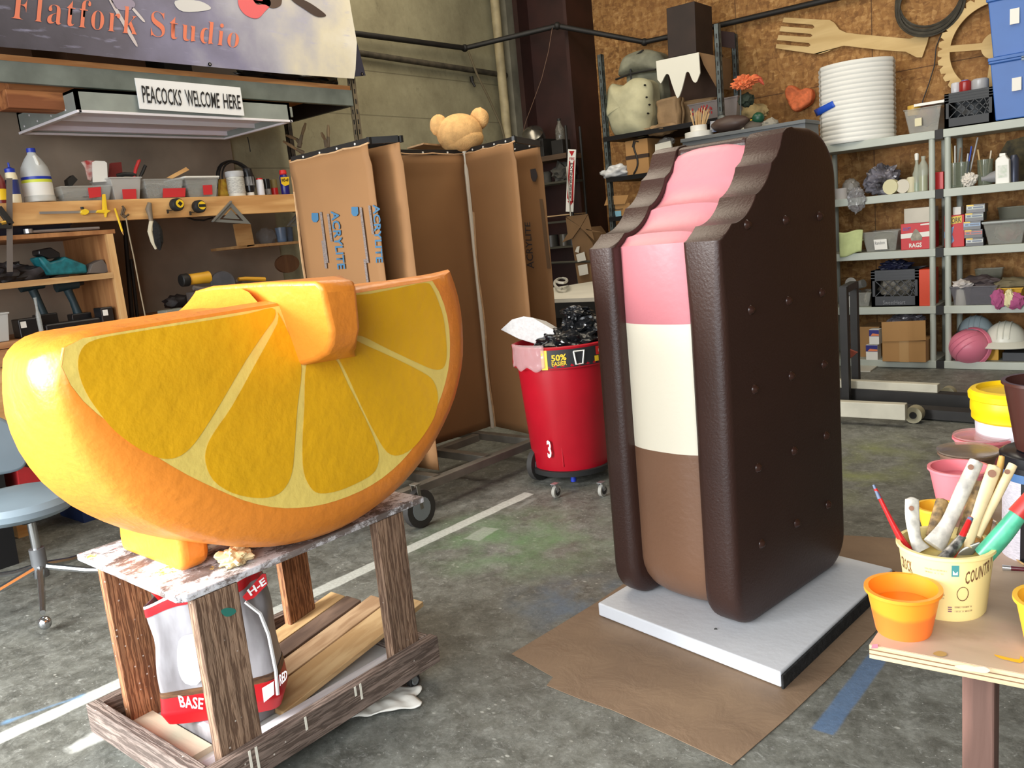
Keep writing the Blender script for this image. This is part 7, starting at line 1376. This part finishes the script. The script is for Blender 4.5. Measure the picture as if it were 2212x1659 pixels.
# tubs behind
PNK = M('pink_tub', (226, 124, 132), .4); 
tubpot(2072, 1098, .045, .058, .078, 'pink paint tub behind the brushes, nearest of the pink ones', PNK, M('pink_wet', (214, 112, 122), .25), .7)
t, c_ = tubpot(2090, 1048, .046, .059, .066, 'brown paint tub with clear lid between the pink tubs', M('brown_tub', (112, 88, 72), .4), M('brown_wet', (104, 82, 68), .3), .9); MB().lathe(c_, [(.001, .066), (.054, .066), (.0635, .068), (.065, .072), (.058, .070), (.001, .069)], 36).done('clear_lid', M('lid_clear', (150, 132, 116), .15, alpha=.45), t)
t, c_ = tubpot(2122, 1012, .048, .062, .066, 'farther pink paint tub with a clear smeared lid', PNK, M('pink_wet'), .9); MB().lathe(c_, [(.001, .066), (.054, .066), (.0635, .068), (.065, .072), (.058, .070), (.001, .069)], 36).done('clear_lid', M('lid_pinkish', (222, 170, 170), .15, alpha=.4), t)
tubpot(2026, 1150, .030, .038, .045, 'small yellow tub peeking out behind the brush tub', M('yellow_tub', (236, 180, 50), .4), M('yellow_wet', (232, 170, 40), .3), .3)
t, c_ = tubpot(2280, 1440, .036, .05, .085, 'yellow cup at the right edge of the photo', M('yellow_tub'), M('yellow_wet'), .5)
t, c_ = tubpot(2195, 1010, .085, .094, .17, 'white bucket with bright yellow rim lid at the table back', M('bucket_white', (206, 206, 210), .4)); MB().lathe(c_, [(.094, .10), (.098, .105), (.098, .12), (.101, .125), (.101, .14), (.1, .152), (.105, .155), (.106, .168), (.100, .176), (.088, .178), (.082, .168), (.001, .168)], 40).done('yellow_lid', M('lid_yellow', (240, 196, 20), .35), t)
kp = P(2252, 1215, z=ZTb); t = thing('paint_can', 'black paint can with blue banded label behind the brushes', 'can', (kp.x, kp.y, ZTb)); kc = kp+V((kp.x, kp.y, 0)).normalized()*.045
BK2 = M('gloss_black', (22, 22, 26), .25)
MB().lathe(kc, [(.062, 0), (.064, .004), (.064, .17), (.068, .172), (.070, .18), (.070, .19), (.062, .195), (.001, .19)], 44).done('can', BK2, t); MB().lathe(kc, [(.0646, .145), (.0646, .16)], 44, cap=False).done('blue_band', M('band_blue', (60, 96, 140), .4), t)
uk = V((kc.x, kc.y, 0)).normalized(); rk_ = V((uk.y, -uk.x, 0))
MB().grid(lambda u, v: kc+(-uk*math.cos(lerp(-1.45, -.55, u))+rk_*math.sin(lerp(-1.45, -.55, u)))*.0648+V((0, 0, lerp(.0, .145, v))), 10, 2).done('grey_label', M('label_grey', (176, 172, 180), .5, ns=120, st=(1, 1, 5), na=.1), t)
mc = kc+V((0, 0, .196)); t = thing('brown_paint_cup', 'tall dark brown paint cup standing on the black can', 'cup', mc); MB().pot(mc, .045, .064, .125, .003, .004, 44).done('cup', M('glossy_brown', (66, 36, 30), .3), t); MB().lathe(mc, [(.001, .09), (.052, .09), (.052, .092), (.001, .092)], 36, cap=False).done('paint', M('brown_paint2', (50, 28, 24), .2), t)
def lying(p0, p1, r, label, m_, y2=None):
    a, b_ = P(*p0, z=ZTb+r), P(*p1, z=ZTb+r); t = thing('paintbrush', label, 'brush', a, 'brushes lying on the table'); MB().cyl(lerp(a, b_, .25), b_, r, r*.8).done('handle', m_, t); MB().cyl(a, lerp(a, b_, .25), r*1.3, r*1.1).done('ferrule', M('silver', (190, 190, 190), .3, .8), t); return t
lying((2166, 1178), (2240, 1180), .007, 'pale brush with silver ferrule lying behind the tub', WD2); lying((2165, 1226), (2240, 1232), .004, 'dark maroon thin brush lying on the table', M('maroon_handle', (84, 24, 34), .3)); lying((2178, 1196), (2216, 1222), .002, 'very thin tan brush lying diagonally on the table', DIRT); lying((2135, 1120), (2210, 1160), .003, 'thin brown brush far back on the table', DIRT)
